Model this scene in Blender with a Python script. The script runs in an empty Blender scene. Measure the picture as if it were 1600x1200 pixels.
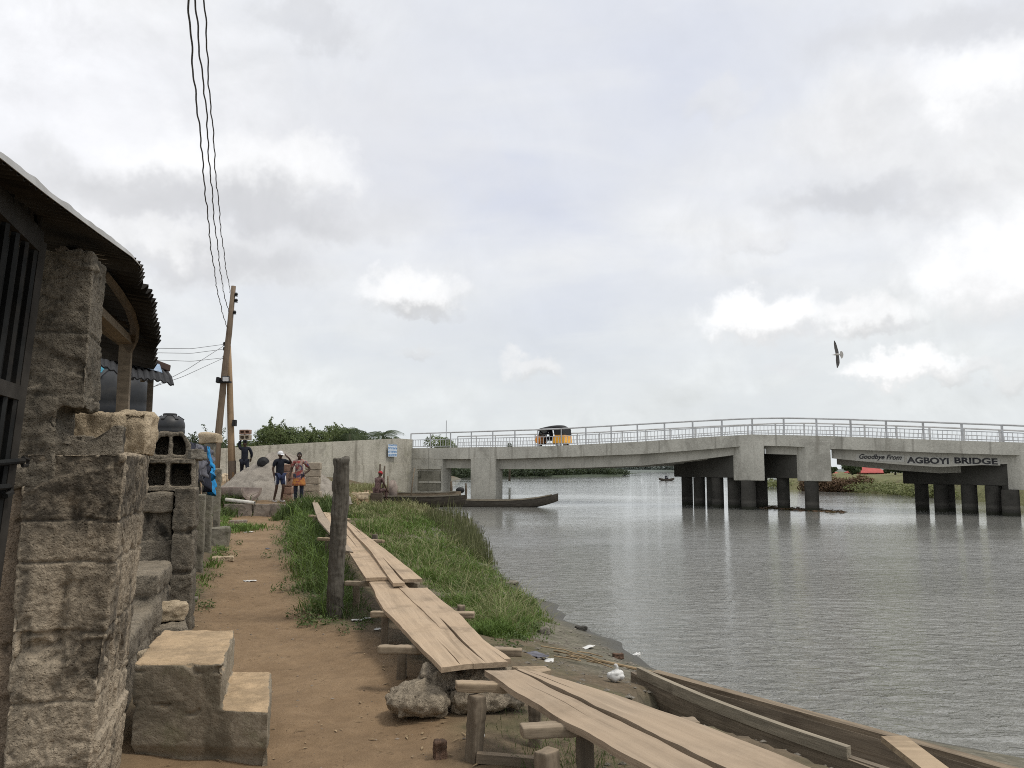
import bpy, bmesh, math, random
import numpy as np
from mathutils import Vector, Matrix, noise
random.seed(7); np.random.seed(7)
sc = bpy.context.scene
COL = sc.collection
PI = math.pi
V = Vector

# ------------------------------------------------------------------ camera
CAMZ, F, HZ = 1.6, 1250.0, 731.0
TH = math.atan((HZ - 600.0) / F)
cam_d = bpy.data.cameras.new('camera'); cam = bpy.data.objects.new('camera', cam_d); COL.objects.link(cam)
cam.location = (0, 0, CAMZ); cam.rotation_euler = (PI / 2 + TH, 0, 0)
cam_d.sensor_width = 36.0; cam_d.lens = 36.0 * F / 1600.0
cam_d.clip_start = 0.05; cam_d.clip_end = 6000
sc.camera = cam
sc.view_settings.view_transform = 'Standard'; sc.view_settings.look = 'None'
sc.view_settings.exposure = 0; sc.view_settings.gamma = 1
CAM = V((0, 0, CAMZ))

def ray(px, py):
    x = (px - 800) / F; y = (600 - py) / F
    return V((x, math.cos(TH) - y * math.sin(TH), math.sin(TH) + y * math.cos(TH)))
def P(px, py, d):          # the point of that photo direction at world depth Y = d
    r = ray(px, py); return CAM + r * (d / r.y)
def G(px, py, z):          # the point of that photo direction on the level z
    r = ray(px, py); return CAM + r * ((z - CAMZ) / r.z)

# ------------------------------------------------------------------ object helpers
def tag(o, label, cat, group=None, kind=None):
    if label: o['label'] = label
    if cat: o['category'] = cat
    if group: o['group'] = group
    if kind: o['kind'] = kind
    return o
def thing(name, label, cat, loc=(0, 0, 0), group=None, rz=0.0):
    o = bpy.data.objects.new(name, None); COL.objects.link(o)
    o.empty_display_size = 0.2
    o.location = loc; o.rotation_euler = (0, 0, rz)
    return tag(o, label, cat, group)
def root_matrix(o):
    return Matrix.Translation(o.location) @ o.rotation_euler.to_matrix().to_4x4()
def parent_keep(o, p):      # p: top-level, or a part built in world space
    o.parent = p
    m = root_matrix(p)
    q = p
    if q.parent is not None: m = root_matrix(q.parent) @ q.matrix_parent_inverse @ m
    o.matrix_parent_inverse = m.inverted()
def link_mesh(name, me, parent=None, matrix=None):
    o = bpy.data.objects.new(name, me); COL.objects.link(o)
    if matrix is not None:
        loc, rot, _ = matrix.decompose(); o.location = loc; o.rotation_euler = rot.to_euler()
    if parent is not None: parent_keep(o, parent)
    return o
def copy_tree(o, parent=None):
    c = o.copy(); COL.objects.link(c)
    if parent is not None: c.parent = parent
    for ch in [k for k in bpy.data.objects if k.parent == o]:
        copy_tree(ch, c)
    return c

class MB:
    def __init__(s): s.v = []; s.f = []; s.m = []
    def add(s, vs, fs, mi=0):
        b = len(s.v); s.v.extend([tuple(v) for v in vs])
        for f in fs: s.f.append(tuple(b + i for i in f)); s.m.append(mi)
        return s
    def box(s, c, d, rot=None, mi=0):
        c = V(c); h = V(d) / 2
        vs = []
        for sz in (-1, 1):
            for sx, sy in ((-1, -1), (1, -1), (1, 1), (-1, 1)):
                p = V((sx * h.x, sy * h.y, sz * h.z))
                if rot is not None: p = rot @ p
                vs.append(c + p)
        return s.add(vs, [(3, 2, 1, 0), (4, 5, 6, 7), (0, 1, 5, 4), (1, 2, 6, 5), (2, 3, 7, 6), (3, 0, 4, 7)], mi)
    def beam(s, a, b, w, h, up=V((0, 0, 1)), mi=0):
        a, b = V(a), V(b); x = (b - a).normalized(); y = up.cross(x)
        if y.length < 1e-4: y = V((0, 1, 0)).cross(x)
        y.normalize(); z = x.cross(y)
        rot = Matrix((x, y, z)).transposed()
        return s.box((a + b) / 2, ((b - a).length, w, h), rot, mi)
    def hexa(s, bot, top, mi=0):
        return s.add(list(bot) + list(top), [(3, 2, 1, 0), (4, 5, 6, 7), (0, 1, 5, 4), (1, 2, 6, 5), (2, 3, 7, 6), (3, 0, 4, 7)], mi)
    def tube(s, pts, rad, n=8, cap=True, mi=0, flat=1.0):
        pts = [V(p) for p in pts]
        if not hasattr(rad, '__len__'): rad = [rad] * len(pts)
        rings = []; prev = None
        for i, p in enumerate(pts):
            a = pts[max(i - 1, 0)]; b = pts[min(i + 1, len(pts) - 1)]
            t = (b - a)
            if t.length < 1e-9: t = V((0, 0, 1))
            t.normalize()
            u = prev - t * prev.dot(t) if prev is not None else t.orthogonal()
            if u.length < 1e-6: u = t.orthogonal()
            u.normalize(); prev = u; w = t.cross(u)
            rings.append([p + (u * math.cos(2 * PI * k / n) + w * math.sin(2 * PI * k / n) * flat) * rad[i] for k in range(n)])
        vs = [q for r in rings for q in r]; fs = []
        for i in range(len(rings) - 1):
            for k in range(n):
                k2 = (k + 1) % n
                fs.append((i * n + k, i * n + k2, (i + 1) * n + k2, (i + 1) * n + k))
        if cap:
            fs.append(tuple(range(n - 1, -1, -1))); o = (len(rings) - 1) * n; fs.append(tuple(o + k for k in range(n)))
        return s.add(vs, fs, mi)
    def lathe(s, prof, c=(0, 0, 0), n=24, mi=0):
        c = V(c); vs = []; fs = []
        for r, z in prof:
            for k in range(n):
                a = 2 * PI * k / n; vs.append(c + V((r * math.cos(a), r * math.sin(a), z)))
        for i in range(len(prof) - 1):
            for k in range(n):
                k2 = (k + 1) % n; fs.append((i * n + k, i * n + k2, (i + 1) * n + k2, (i + 1) * n + k))
        fs.append(tuple(range(n - 1, -1, -1))); o = (len(prof) - 1) * n; fs.append(tuple(o + k for k in range(n)))
        return s.add(vs, fs, mi)
    def ball(s, c, r, n=12, m=8, mi=0):
        c = V(c); r = V(r) if hasattr(r, '__len__') else V((r, r, r))
        vs = []; fs = []
        for i in range(m + 1):
            th = PI * i / m
            for k in range(n):
                a = 2 * PI * k / n
                vs.append(c + V((r.x * math.sin(th) * math.cos(a), r.y * math.sin(th) * math.sin(a), -r.z * math.cos(th))))
        for i in range(m):
            for k in range(n):
                k2 = (k + 1) % n; fs.append((i * n + k, i * n + k2, (i + 1) * n + k2, (i + 1) * n + k))
        return s.add(vs, fs, mi)
    def sheet(s, grid, thick=None, mi=0):     # grid[i][j] of points
        n, m = len(grid), len(grid[0]); vs = [p for r in grid for p in r]; fs = []
        for i in range(n - 1):
            for j in range(m - 1):
                fs.append((i * m + j, i * m + j + 1, (i + 1) * m + j + 1, (i + 1) * m + j))
        return s.add(vs, fs, mi)
    def mesh(s, name, mats, smooth=False, matrix=None, weld=False):
        me = bpy.data.meshes.new(name)
        vs = s.v
        if matrix is not None:
            inv = matrix.inverted(); vs = [tuple(inv @ V(v)) for v in vs]
        me.from_pydata(vs, [], s.f); 
        for m in (mats if isinstance(mats, (list, tuple)) else [mats]): me.materials.append(m)
        me.polygons.foreach_set('material_index', s.m)
        if smooth: me.polygons.foreach_set('use_smooth', [True] * len(s.f))
        if weld:
            bm = bmesh.new(); bm.from_mesh(me); bmesh.ops.remove_doubles(bm, verts=bm.verts, dist=1e-4)
            bmesh.ops.recalc_face_normals(bm, faces=bm.faces); bm.to_mesh(me); bm.free()
        me.update(); return me
    def build(s, name, mats, parent=None, smooth=False, matrix=None, bevel=0.0, weld=False, solid=0.0):
        o = link_mesh(name, s.mesh(name, mats, smooth, matrix, weld), parent, matrix)
        if solid:
            md = o.modifiers.new('solid', 'SOLIDIFY'); md.thickness = solid; md.offset = 0
        if bevel:
            md = o.modifiers.new('bevel', 'BEVEL'); md.width = bevel; md.segments = 2; md.limit_method = 'ANGLE'
        return o

def fr(p, sc_=1.0, oct_=4, seed=0.0):
    return noise.fractal(V((p[0] * sc_ + seed, p[1] * sc_ + seed * 1.7, p[2] * sc_ - seed)), 0.8, 2.1, oct_)

def eval_mesh(o):
    dg = bpy.context.evaluated_depsgraph_get()
    me = bpy.data.meshes.new_from_object(o.evaluated_get(dg), depsgraph=dg)
    return me

def rough(mb, name, mat, voxel=0.02, disp=((0.02, 3.0), (0.008, 14.0)), parent=None, matrix=None, seed=0.0, fn=None, smooth=True, cut=None):
    """union of the shapes in mb, worn and pitted like old concrete; matrix = local frame the mb is already in"""
    me0 = bpy.data.meshes.new('tmp'); me0.from_pydata(mb.v, [], mb.f)
    o0 = bpy.data.objects.new('tmp', me0); COL.objects.link(o0)
    md = o0.modifiers.new('r', 'REMESH'); md.mode = 'VOXEL'; md.voxel_size = voxel
    sm = o0.modifiers.new('s', 'SMOOTH'); sm.iterations = 1; sm.factor = 0.5
    me = eval_mesh(o0)
    bpy.data.objects.remove(o0); bpy.data.meshes.remove(me0)
    me.name = name
    n = len(me.vertices)
    co = [v.co.copy() for v in me.vertices]; no = [v.normal.copy() for v in me.vertices]
    for i in range(n):
        p = co[i]; d = 0.0
        for a, s_ in disp: d += a * fr(p, s_, 3, seed)
        if fn is not None:
            r = fn(p, no[i])
            if isinstance(r, Vector): me.vertices[i].co = r + no[i] * d; continue
            d += r
        me.vertices[i].co = p + no[i] * d
    me.materials.clear(); me.materials.append(mat)
    if smooth: me.polygons.foreach_set('use_smooth', [True] * len(me.polygons))
    me.update()
    return link_mesh(name, me, parent, matrix)

# ------------------------------------------------------------------ material helpers
class NB:
    def __init__(s, mat=None, tree=None):
        s.t = tree or mat.node_tree
    def n(s, typ, props=None, **ins):
        nd = s.t.nodes.new(typ)
        for k, v in (props or {}).items(): setattr(nd, k, v)
        for k, v in ins.items():
            key = int(k[1:]) if k[0] == '_' and k[1:].isdigit() else k.replace('_', ' ')
            sk = nd.inputs[key]
            if isinstance(v, bpy.types.NodeSocket): s.t.links.new(v, sk)
            else:
                try: sk.default_value = v
                except Exception: sk.default_value = tuple(v) + (1.0,)
        return nd
    def coord(s, kind='Object'): return s.n('ShaderNodeTexCoord').outputs[kind]
    def map(s, vec, scale=(1, 1, 1), loc=(0, 0, 0), rot=(0, 0, 0)):
        return s.n('ShaderNodeMapping', None, Vector=vec, Scale=scale, Location=loc, Rotation=rot).outputs[0]
    def noise(s, vec, scale, detail=4, rough=0.55, dist=0.0, out='Fac'):
        return s.n('ShaderNodeTexNoise', None, Vector=vec, Scale=scale, Detail=detail, Roughness=rough, Distortion=dist).outputs[out]
    def vor(s, vec, scale, feature='F1', out='Distance', rnd=1.0):
        return s.n('ShaderNodeTexVoronoi', {'feature': feature}, Vector=vec, Scale=scale, Randomness=rnd).outputs[out]
    def ramp(s, fac, stops, interp='LINEAR'):
        nd = s.n('ShaderNodeValToRGB', None, Fac=fac); cr = nd.color_ramp; cr.interpolation = interp
        while len(cr.elements) < len(stops): cr.elements.new(0.5)
        for e, (p, c) in zip(cr.elements, stops):
            e.position = p
            c = (c, c, c) if not hasattr(c, '__len__') else c
            e.color = tuple(c)[:3] + (1.0,)
        return nd.outputs[0]
    def mix(s, fac, a, b, mode='MIX'):
        nd = s.n('ShaderNodeMix', {'data_type': 'RGBA', 'blend_type': mode})
        for sk, v in ((nd.inputs[0], fac), (nd.inputs[6], a), (nd.inputs[7], b)):
            if isinstance(v, bpy.types.NodeSocket): s.t.links.new(v, sk)
            else: sk.default_value = v if not hasattr(v, '__len__') else tuple(v)[:3] + (1.0,)
        return nd.outputs[2]
    def math(s, op, a, b=0.0, c=0.0, clamp=False):
        return s.n('ShaderNodeMath', {'operation': op, 'use_clamp': clamp}, _0=a, _1=b, _2=c).outputs[0]
    def vmath(s, op, a, b=(0, 0, 0), out=0):
        return s.n('ShaderNodeVectorMath', {'operation': op}, _0=a, _1=b).outputs[out]
    def sep(s, v): return s.n('ShaderNodeSeparateXYZ', None, Vector=v).outputs
    def smooth(s, x, a, b):
        return s.n('ShaderNodeMapRange', {'interpolation_type': 'SMOOTHSTEP'}, Value=x, From_Min=a, From_Max=b).outputs[0]
    def bump(s, h, strength=0.5, dist=0.02, normal=None):
        kw = dict(Height=h, Strength=strength, Distance=dist)
        if normal is not None: kw['Normal'] = normal
        return s.n('ShaderNodeBump', None, **kw).outputs[0]

def newmat(name):
    m = bpy.data.materials.new(name); m.use_nodes = True
    b = m.node_tree.nodes['Principled BSDF']; return m, NB(m), b
def setp(nb, b, **kw):
    for k, v in kw.items():
        sk = b.inputs[k.replace('_', ' ')]
        if isinstance(v, bpy.types.NodeSocket): nb.t.links.new(v, sk)
        else: sk.default_value = v if not hasattr(v, '__len__') else (tuple(v)[:3] + (1.0,) if len(sk.default_value) == 4 else v)

def concrete(name, lo, hi, dark=(0.04, 0.037, 0.03), scale=2.0, stain=0.5, streak=0.4, speck=0.25, bump=0.6, bd=0.02, point=0.0, zdark=None, top=None, green=0.0, sks=(5, 5, 0.45), tide=None, form=0.0):
    m, nb, b = newmat(name)
    c = nb.coord()
    n1 = nb.noise(c, scale, 6, 0.62, 0.3)
    col = nb.ramp(n1, [(0.3, lo), (0.5, [(x + y) / 2 for x, y in zip(lo, hi)]), (0.68, hi)])
    n2 = nb.noise(c, scale * 22, 4, 0.7)
    col = nb.mix(speck, col, nb.ramp(n2, [(0.3, [0.3 * x for x in lo]), (0.7, [min(1, 1.25 * x) for x in hi])]))
    st = nb.noise(nb.map(c, (1, 1, 0.8), (3.1, 7.7, 1.3)), scale * 1.2, 5, 0.68, 0.6)
    sm = nb.math('MULTIPLY', nb.smooth(st, 0.5, 0.66), stain)
    if zdark:
        z = nb.sep(c)[2]
        zz = nb.math('ADD', z, nb.math('MULTIPLY', nb.math('SUBTRACT', nb.noise(c, 3.5, 5), 0.5), zdark[3] if len(zdark) > 3 else 0.35))
        sm = nb.math('MAXIMUM', sm, nb.math('MULTIPLY', nb.smooth(zz, zdark[0], zdark[1]), nb.math('MULTIPLY', nb.smooth(nb.noise(c, scale * 5, 6, 0.7), 0.25, 0.6), zdark[2])))
    col = nb.mix(sm, col, dark)
    if streak:
        sk = nb.noise(nb.map(c, sks), 1.6, 5, 0.6)
        col = nb.mix(nb.math('MULTIPLY', nb.smooth(sk, 0.52, 0.72), streak), col, [x * 1.6 + 0.01 for x in dark])
    if green:
        g = nb.noise(nb.map(c, (1, 1, 1), (9, 2, 5)), scale * 1.7, 6, 0.65)
        col = nb.mix(nb.math('MULTIPLY', nb.smooth(g, 0.52, 0.7), green), col, (0.11, 0.12, 0.05))
    if point:
        g = nb.n('ShaderNodeNewGeometry').outputs['Pointiness']
        col = nb.mix(nb.math('MULTIPLY', nb.smooth(g, 0.5, 0.62), point), col, [min(1, x * 1.35) for x in hi])
        col = nb.mix(nb.math('MULTIPLY', nb.smooth(g, 0.5, 0.4), point), col, dark)
    if tide:
        zt = nb.math('ADD', nb.sep(c)[2], nb.math('MULTIPLY', nb.noise(c, 6.0, 3), 0.12))
        col = nb.mix(nb.math('MULTIPLY', nb.smooth(zt, tide + 0.12, tide), 0.85), col, (0.03, 0.032, 0.022))
        col = nb.mix(nb.math('MULTIPLY', nb.smooth(nb.math('ABSOLUTE', nb.math('SUBTRACT', zt, tide + 0.3)), 0.14, 0.02), 0.4), col, [min(1, x * 1.6) for x in hi])
    if form:
        fx = nb.math('ABSOLUTE', nb.math('SUBTRACT', nb.math('FRACT', nb.math('MULTIPLY', nb.sep(c)[0], form)), 0.5))
        col = nb.mix(nb.math('MULTIPLY', nb.smooth(fx, 0.475, 0.497), 0.45), col, dark)
    if top:
        nz = nb.sep(nb.n('ShaderNodeNewGeometry').outputs['Normal'])[2]
        tn = nb.math('ADD', nz, nb.math('MULTIPLY', nb.math('SUBTRACT', nb.noise(c, scale * 4, 4), 0.5), 0.8))
        tc = nb.mix(nb.smooth(nb.noise(c, scale * 3, 6, 0.75), 0.35, 0.65), [x * 0.62 for x in top], top)
        tc = nb.mix(nb.math('MULTIPLY', nb.smooth(n2, 0.5, 0.65), 0.3), tc, [x * 0.5 for x in top])
        col = nb.mix(nb.math('MULTIPLY', nb.smooth(tn, 0.45, 0.85), 0.9), col, tc)
    h = nb.math('ADD', nb.math('MULTIPLY', n2, 0.6), nb.noise(c, scale * 7, 5, 0.65))
    pits = nb.smooth(nb.vor(c, scale * 30), 0.0, 0.35)
    h = nb.math('ADD', h, nb.math('MULTIPLY', pits, 0.25))
    setp(nb, b, Base_Color=col, Roughness=0.92, Normal=nb.bump(h, bump, bd))
    b.inputs['Specular IOR Level'].default_value = 0.2
    return m

def wood(name, lo, hi, axis=0, scale=1.0, dark=(0.05, 0.035, 0.025), stain=0.35, bump=0.4, rough_=0.85, dust=0.0, dustc=(0.42, 0.33, 0.24)):
    m, nb, b = newmat(name)
    rnd = nb.n('ShaderNodeObjectInfo').outputs['Random']
    c = nb.vmath('ADD', nb.coord(), nb.n('ShaderNodeCombineXYZ', None, X=nb.math('MULTIPLY', rnd, 37.0), Y=nb.math('MULTIPLY', rnd, 11.0), Z=nb.math('MULTIPLY', rnd, 5.0)).outputs[0]); sc3 = [26, 26, 26]; sc3[axis] = 0.9
    g = nb.noise(nb.map(c, [x * scale for x in sc3]), 1.0, 6, 0.6, 0.5)
    col = nb.ramp(g, [(0.28, lo), (0.72, hi)])
    sc4 = [90, 90, 90]; sc4[axis] = 1.6
    f = nb.noise(nb.map(c, [x * scale for x in sc4]), 1.0, 3, 0.6)
    col = nb.mix(nb.math('MULTIPLY', nb.smooth(f, 0.58, 0.76), 0.3), col, dark)
    s_ = nb.noise(c, 2.4, 6, 0.65)
    col = nb.mix(nb.math('MULTIPLY', nb.smooth(s_, 0.5, 0.72), stain), col, dark)
    if dust:
        d_ = nb.noise(nb.map(c, (1, 1, 1), (4, 4, 4)), 3.0, 6, 0.6)
        nz = nb.sep(nb.n('ShaderNodeNewGeometry').outputs['Normal'])[2]
        col = nb.mix(nb.math('MULTIPLY', nb.math('MULTIPLY', nb.smooth(d_, 0.3, 0.65), nb.smooth(nz, 0.5, 0.9)), dust), col, dustc)
    col = nb.mix(1.0, col, nb.ramp(rnd, [(0.0, (0.80, 0.82, 0.84)), (0.5, (1.0, 0.98, 0.96)), (1.0, (1.12, 1.08, 1.02))]), 'MULTIPLY')
    h = nb.math('ADD', nb.math('MULTIPLY', f, 0.5), g)
    setp(nb, b, Base_Color=col, Roughness=rough_, Normal=nb.bump(h, bump, 0.008))
    b.inputs['Specular IOR Level'].default_value = 0.2
    return m

def plain(name, col, rough_=0.6, metal=0.0, var=0.25, scale=8.0, bump=0.1, spec=0.3, dirt=None):
    m, nb, b = newmat(name)
    c = nb.coord(); n1 = nb.noise(c, scale, 6, 0.6)
    cc = nb.ramp(n1, [(0.3, [x * (1 - var) for x in col]), (0.7, [min(1, x * (1 + var)) for x in col])])
    if dirt:
        cc = nb.mix(nb.math('MULTIPLY', nb.smooth(nb.noise(c, scale * 0.4, 7, 0.7), 0.45, 0.7), 0.7), cc, dirt)
    setp(nb, b, Base_Color=cc, Roughness=rough_, Metallic=metal, Normal=nb.bump(n1, bump, 0.01))
    b.inputs['Specular IOR Level'].default_value = spec
    return m

def leaf(name, lo, hi, scale=3.0, trans=0.25, tip=None):
    m, nb, b = newmat(name)
    c = nb.coord()
    n1 = nb.noise(c, scale, 4, 0.6); n2 = nb.noise(c, scale * 11, 3, 0.6)
    f = nb.math('ADD', nb.math('MULTIPLY', n1, 0.65), nb.math('MULTIPLY', n2, 0.35))
    stops = [(0.32, lo), (0.6, hi)]
    if tip: stops.append((0.74, tip))
    col = nb.ramp(f, stops)
    setp(nb, b, Base_Color=col, Roughness=0.65)
    b.inputs['Specular IOR Level'].default_value = 0.25
    tr = nb.n('ShaderNodeBsdfTranslucent', None, Color=nb.mix(0.5, col, (0.10, 0.14, 0.02)))
    mx = nb.n('ShaderNodeMixShader', None, Fac=trans)
    nb.t.links.new(b.outputs[0], mx.inputs[1]); nb.t.links.new(tr.outputs[0], mx.inputs[2])
    nb.t.links.new(mx.outputs[0], m.node_tree.nodes['Material Output'].inputs[0])
    return m

M = {}
M['wall_near'] = concrete('old block concrete', (0.15, 0.122, 0.088), (0.46, 0.385, 0.285), dark=(0.04, 0.035, 0.028), scale=1.9, stain=0.75, streak=0.45, speck=0.5, bump=1.0, bd=0.02, point=0.6, zdark=(1.2, 1.42, 0.9, 0.3), top=(0.42, 0.35, 0.26))
M['plaster'] = concrete('brown mortar plaster', (0.15, 0.115, 0.082), (0.33, 0.26, 0.19), scale=3.0, stain=0.5, streak=0.3, speck=0.5, bump=0.9, bd=0.03, point=0.6)
M['column_dark'] = concrete('weathered dark column', (0.095, 0.083, 0.064), (0.23, 0.2, 0.155), scale=3.0, stain=0.6, streak=0.4, speck=0.5, bump=1.0, bd=0.03, point=0.8, top=(0.4, 0.34, 0.26))
M['block'] = concrete('grey sandcrete block', (0.11, 0.095, 0.075), (0.31, 0.27, 0.21), dark=(0.026, 0.024, 0.02), scale=3.5, stain=0.9, streak=0.45, speck=0.5, bump=1.0, bd=0.03, point=0.8, top=(0.33, 0.28, 0.21))
M['block_pale'] = concrete('pale broken sandcrete', (0.38, 0.30, 0.20), (0.62, 0.51, 0.36), dark=(0.2, 0.15, 0.09), scale=5.0, stain=0.35, streak=0.0, speck=0.3, bump=0.9, point=0.4)  # pale yellowish sandcrete, the block's own colour
M['block_new'] = concrete('new sandcrete', (0.30, 0.25, 0.19), (0.42, 0.36, 0.28), dark=(0.15, 0.11, 0.08), scale=3.0, stain=0.25, streak=0.0, bump=0.4)
M['block_red'] = concrete('reddish sandcrete', (0.24, 0.14, 0.10), (0.36, 0.24, 0.18), dark=(0.1, 0.05, 0.04), scale=5.0, stain=0.4, streak=0.0, bump=0.4)
M['steps'] = concrete('cast concrete steps', (0.20, 0.17, 0.125), (0.31, 0.265, 0.2), dark=(0.095, 0.082, 0.058), scale=1.8, stain=0.7, streak=0.3, speck=0.3, bump=0.7, bd=0.014, point=0.3, green=0.4, top=(0.50, 0.365, 0.225))
M['bridge'] = concrete('bridge concrete', (0.40, 0.385, 0.335), (0.60, 0.58, 0.51), dark=(0.17, 0.16, 0.135), scale=0.5, stain=0.4, streak=0.75, speck=0.25, bump=0.4, bd=0.05, sks=(1.3, 1.3, 0.16), form=0.33)
M['girder'] = concrete('girder concrete', (0.38, 0.365, 0.32), (0.52, 0.50, 0.44), dark=(0.1, 0.095, 0.08), scale=0.4, stain=0.3, streak=0.3, speck=0.12, bump=0.3, bd=0.05)
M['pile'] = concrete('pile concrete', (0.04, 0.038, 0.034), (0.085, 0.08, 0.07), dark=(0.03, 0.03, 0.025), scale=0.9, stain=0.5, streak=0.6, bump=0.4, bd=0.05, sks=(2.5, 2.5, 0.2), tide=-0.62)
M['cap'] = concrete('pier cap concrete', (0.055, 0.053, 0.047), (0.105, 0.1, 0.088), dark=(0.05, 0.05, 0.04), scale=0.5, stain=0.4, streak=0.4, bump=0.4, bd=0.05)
M['ramp_wall'] = concrete('ramp wall concrete', (0.36, 0.34, 0.285), (0.52, 0.495, 0.42), dark=(0.13, 0.12, 0.095), scale=0.6, stain=0.45, streak=0.75, speck=0.3, bump=0.5, bd=0.06, green=0.2, sks=(1.0, 1.0, 0.14), form=0.29)
M['stain_panel'] = concrete('stained abutment concrete', (0.12, 0.115, 0.09), (0.3, 0.285, 0.235), dark=(0.05, 0.05, 0.04), scale=1.0, stain=0.9, streak=0.9, bump=0.5, bd=0.05)
M['kerb'] = concrete('kerb concrete', (0.2, 0.165, 0.135), (0.33, 0.28, 0.23), scale=3, stain=0.6, streak=0.2, bump=0.6)
M['post_c'] = concrete('fence post concrete', (0.13, 0.12, 0.095), (0.26, 0.24, 0.19), scale=3, stain=0.6, streak=0.5, bump=0.7, point=0.3, green=0.25)
M['bag'] = concrete('set cement bag', (0.2, 0.165, 0.122), (0.42, 0.355, 0.265), dark=(0.06, 0.05, 0.036), scale=3.2, stain=0.5, streak=0.0, speck=0.4, bump=1.0, bd=0.025, point=0.5)
M['lump'] = concrete('gravel concrete lump', (0.2, 0.17, 0.13), (0.46, 0.39, 0.3), dark=(0.06, 0.05, 0.04), scale=6, stain=0.6, streak=0.0, speck=0.5, bump=1.0, bd=0.03, point=0.7)
M['plank'] = wood('bare plank', (0.25, 0.195, 0.14), (0.45, 0.36, 0.265), stain=0.85, dust=0.6, dustc=(0.42, 0.325, 0.23), dark=(0.18, 0.14, 0.10))
M['timber'] = wood('old grey timber', (0.11, 0.092, 0.07), (0.24, 0.2, 0.152), stain=0.4, dust=0.3)
M['timber_dark'] = wood('dark old timber', (0.06, 0.05, 0.037), (0.15, 0.12, 0.09), stain=0.5)
M['beam'] = wood('weathered beam', (0.2, 0.158, 0.11), (0.37, 0.30, 0.215), stain=0.45, dust=0.45)
M['post_w'] = wood('weathered post', (0.06, 0.054, 0.043), (0.19, 0.17, 0.138), axis=2, stain=0.6, bump=1.0)
M['pole_w'] = wood('pole timber', (0.11, 0.085, 0.065), (0.21, 0.165, 0.125), axis=2, scale=0.6, stain=0.3)
M['pole_w2'] = wood('tan pole timber', (0.2, 0.145, 0.09), (0.33, 0.24, 0.16), axis=2, scale=0.6, stain=0.3)
M['hull'] = wood('canoe wood', (0.12, 0.098, 0.073), (0.27, 0.222, 0.165), stain=0.5, bump=0.8)
M['hull_grey'] = wood('grey canoe plank', (0.16, 0.145, 0.115), (0.33, 0.295, 0.235), stain=0.5, bump=0.7)
M['hull_dark'] = wood('tarred boat wood', (0.035, 0.032, 0.028), (0.10, 0.09, 0.075), stain=0.5, bump=0.5)
M['rail'] = plain('galvanised rail', (0.50, 0.51, 0.52), 0.5, 0.0, 0.15, 3.0, spec=0.5, dirt=(0.33, 0.32, 0.31))
M['roof'] = plain('rusted zinc sheet', (0.045, 0.042, 0.038), 0.9, 0.0, 0.5, 3.0, bump=0.2, spec=0.1, dirt=(0.022, 0.019, 0.016))
M['zinc'] = plain('bright zinc flashing', (0.38, 0.38, 0.37), 0.6, 0.0, 0.2, 4.0, spec=0.4, dirt=(0.24, 0.225, 0.205))
M['gate'] = plain('black gate paint', (0.016, 0.017, 0.017), 0.8, 0.0, 0.5, 6.0, spec=0.12, dirt=(0.05, 0.042, 0.034))
M['gate_rail'] = plain('dusty gate paint', (0.035, 0.032, 0.028), 0.85, 0.0, 0.4, 6.0, spec=0.12)
M['tank'] = plain('black tank plastic', (0.022, 0.024, 0.027), 0.45, 0.0, 0.3, 4.0, dirt=(0.06, 0.056, 0.05))
M['black'] = plain('matt black', (0.015, 0.015, 0.016), 0.7)
M['wire'] = plain('cable', (0.10, 0.10, 0.105), 0.6)
M['skin'] = plain('dark skin', (0.065, 0.037, 0.025), 0.5, var=0.15, scale=20)
M['hair'] = plain('black hair', (0.008, 0.007, 0.007), 0.8)
M['navy'] = plain('dark navy cloth', (0.012, 0.014, 0.022), 0.9, var=0.4, scale=12)
M['shorts'] = plain('blue shorts cloth', (0.03, 0.04, 0.085), 0.9, var=0.3, scale=12)
M['white'] = plain('white cloth', (0.65, 0.65, 0.66), 0.9, var=0.1)
M['redcap'] = plain('red cloth', (0.30, 0.025, 0.03), 0.9, var=0.3)
M['maroon'] = plain('maroon patterned cloth', (0.12, 0.075, 0.07), 0.9, var=0.9, scale=30)
M['teal'] = plain('teal cloth', (0.05, 0.22, 0.30), 0.85, var=0.3)
M['bluecloth'] = plain('bright blue cloth', (0.015, 0.20, 0.44), 0.85, var=0.35, scale=14)
M['darkcloth'] = plain('dark blue cloth', (0.02, 0.022, 0.035), 0.95, var=0.5, scale=14)
M['greycloth'] = plain('grey cloth', (0.12, 0.12, 0.14), 0.95, var=0.5, scale=14)
M['orange'] = plain('orange paint', (0.72, 0.26, 0.03), 0.4, var=0.15, dirt=(0.45, 0.2, 0.05))
M['yellow'] = plain('yellow paint', (0.78, 0.40, 0.05), 0.4, var=0.15, dirt=(0.6, 0.2, 0.04))
M['glass'] = plain('dark glass', (0.05, 0.055, 0.06), 0.1, spec=0.6, var=0.1)
M['sandal'] = plain('pale shoe', (0.5, 0.46, 0.42), 0.8)
M['bird'] = plain('grey brown feathers', (0.10, 0.095, 0.09), 0.9, var=0.5, scale=30)
M['birdw'] = plain('pale feathers', (0.45, 0.43, 0.4), 0.9, var=0.3, scale=30)
M['sand'] = concrete('building sand', (0.235, 0.208, 0.175), (0.38, 0.345, 0.295), dark=(0.13, 0.113, 0.095), scale=2.2, stain=0.5, streak=0.0, speck=0.3, bump=0.9, bd=0.04)
M['pvc'] = plain('white pipe', (0.55, 0.53, 0.48), 0.5, dirt=(0.3, 0.26, 0.2))
M['trough'] = concrete('trough concrete', (0.23, 0.175, 0.15), (0.36, 0.3, 0.26), scale=3, stain=0.4, streak=0.2, bump=0.4)
M['dry_stick'] = plain('dry reed stalk', (0.27, 0.2, 0.12), 0.9, var=0.4)
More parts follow.
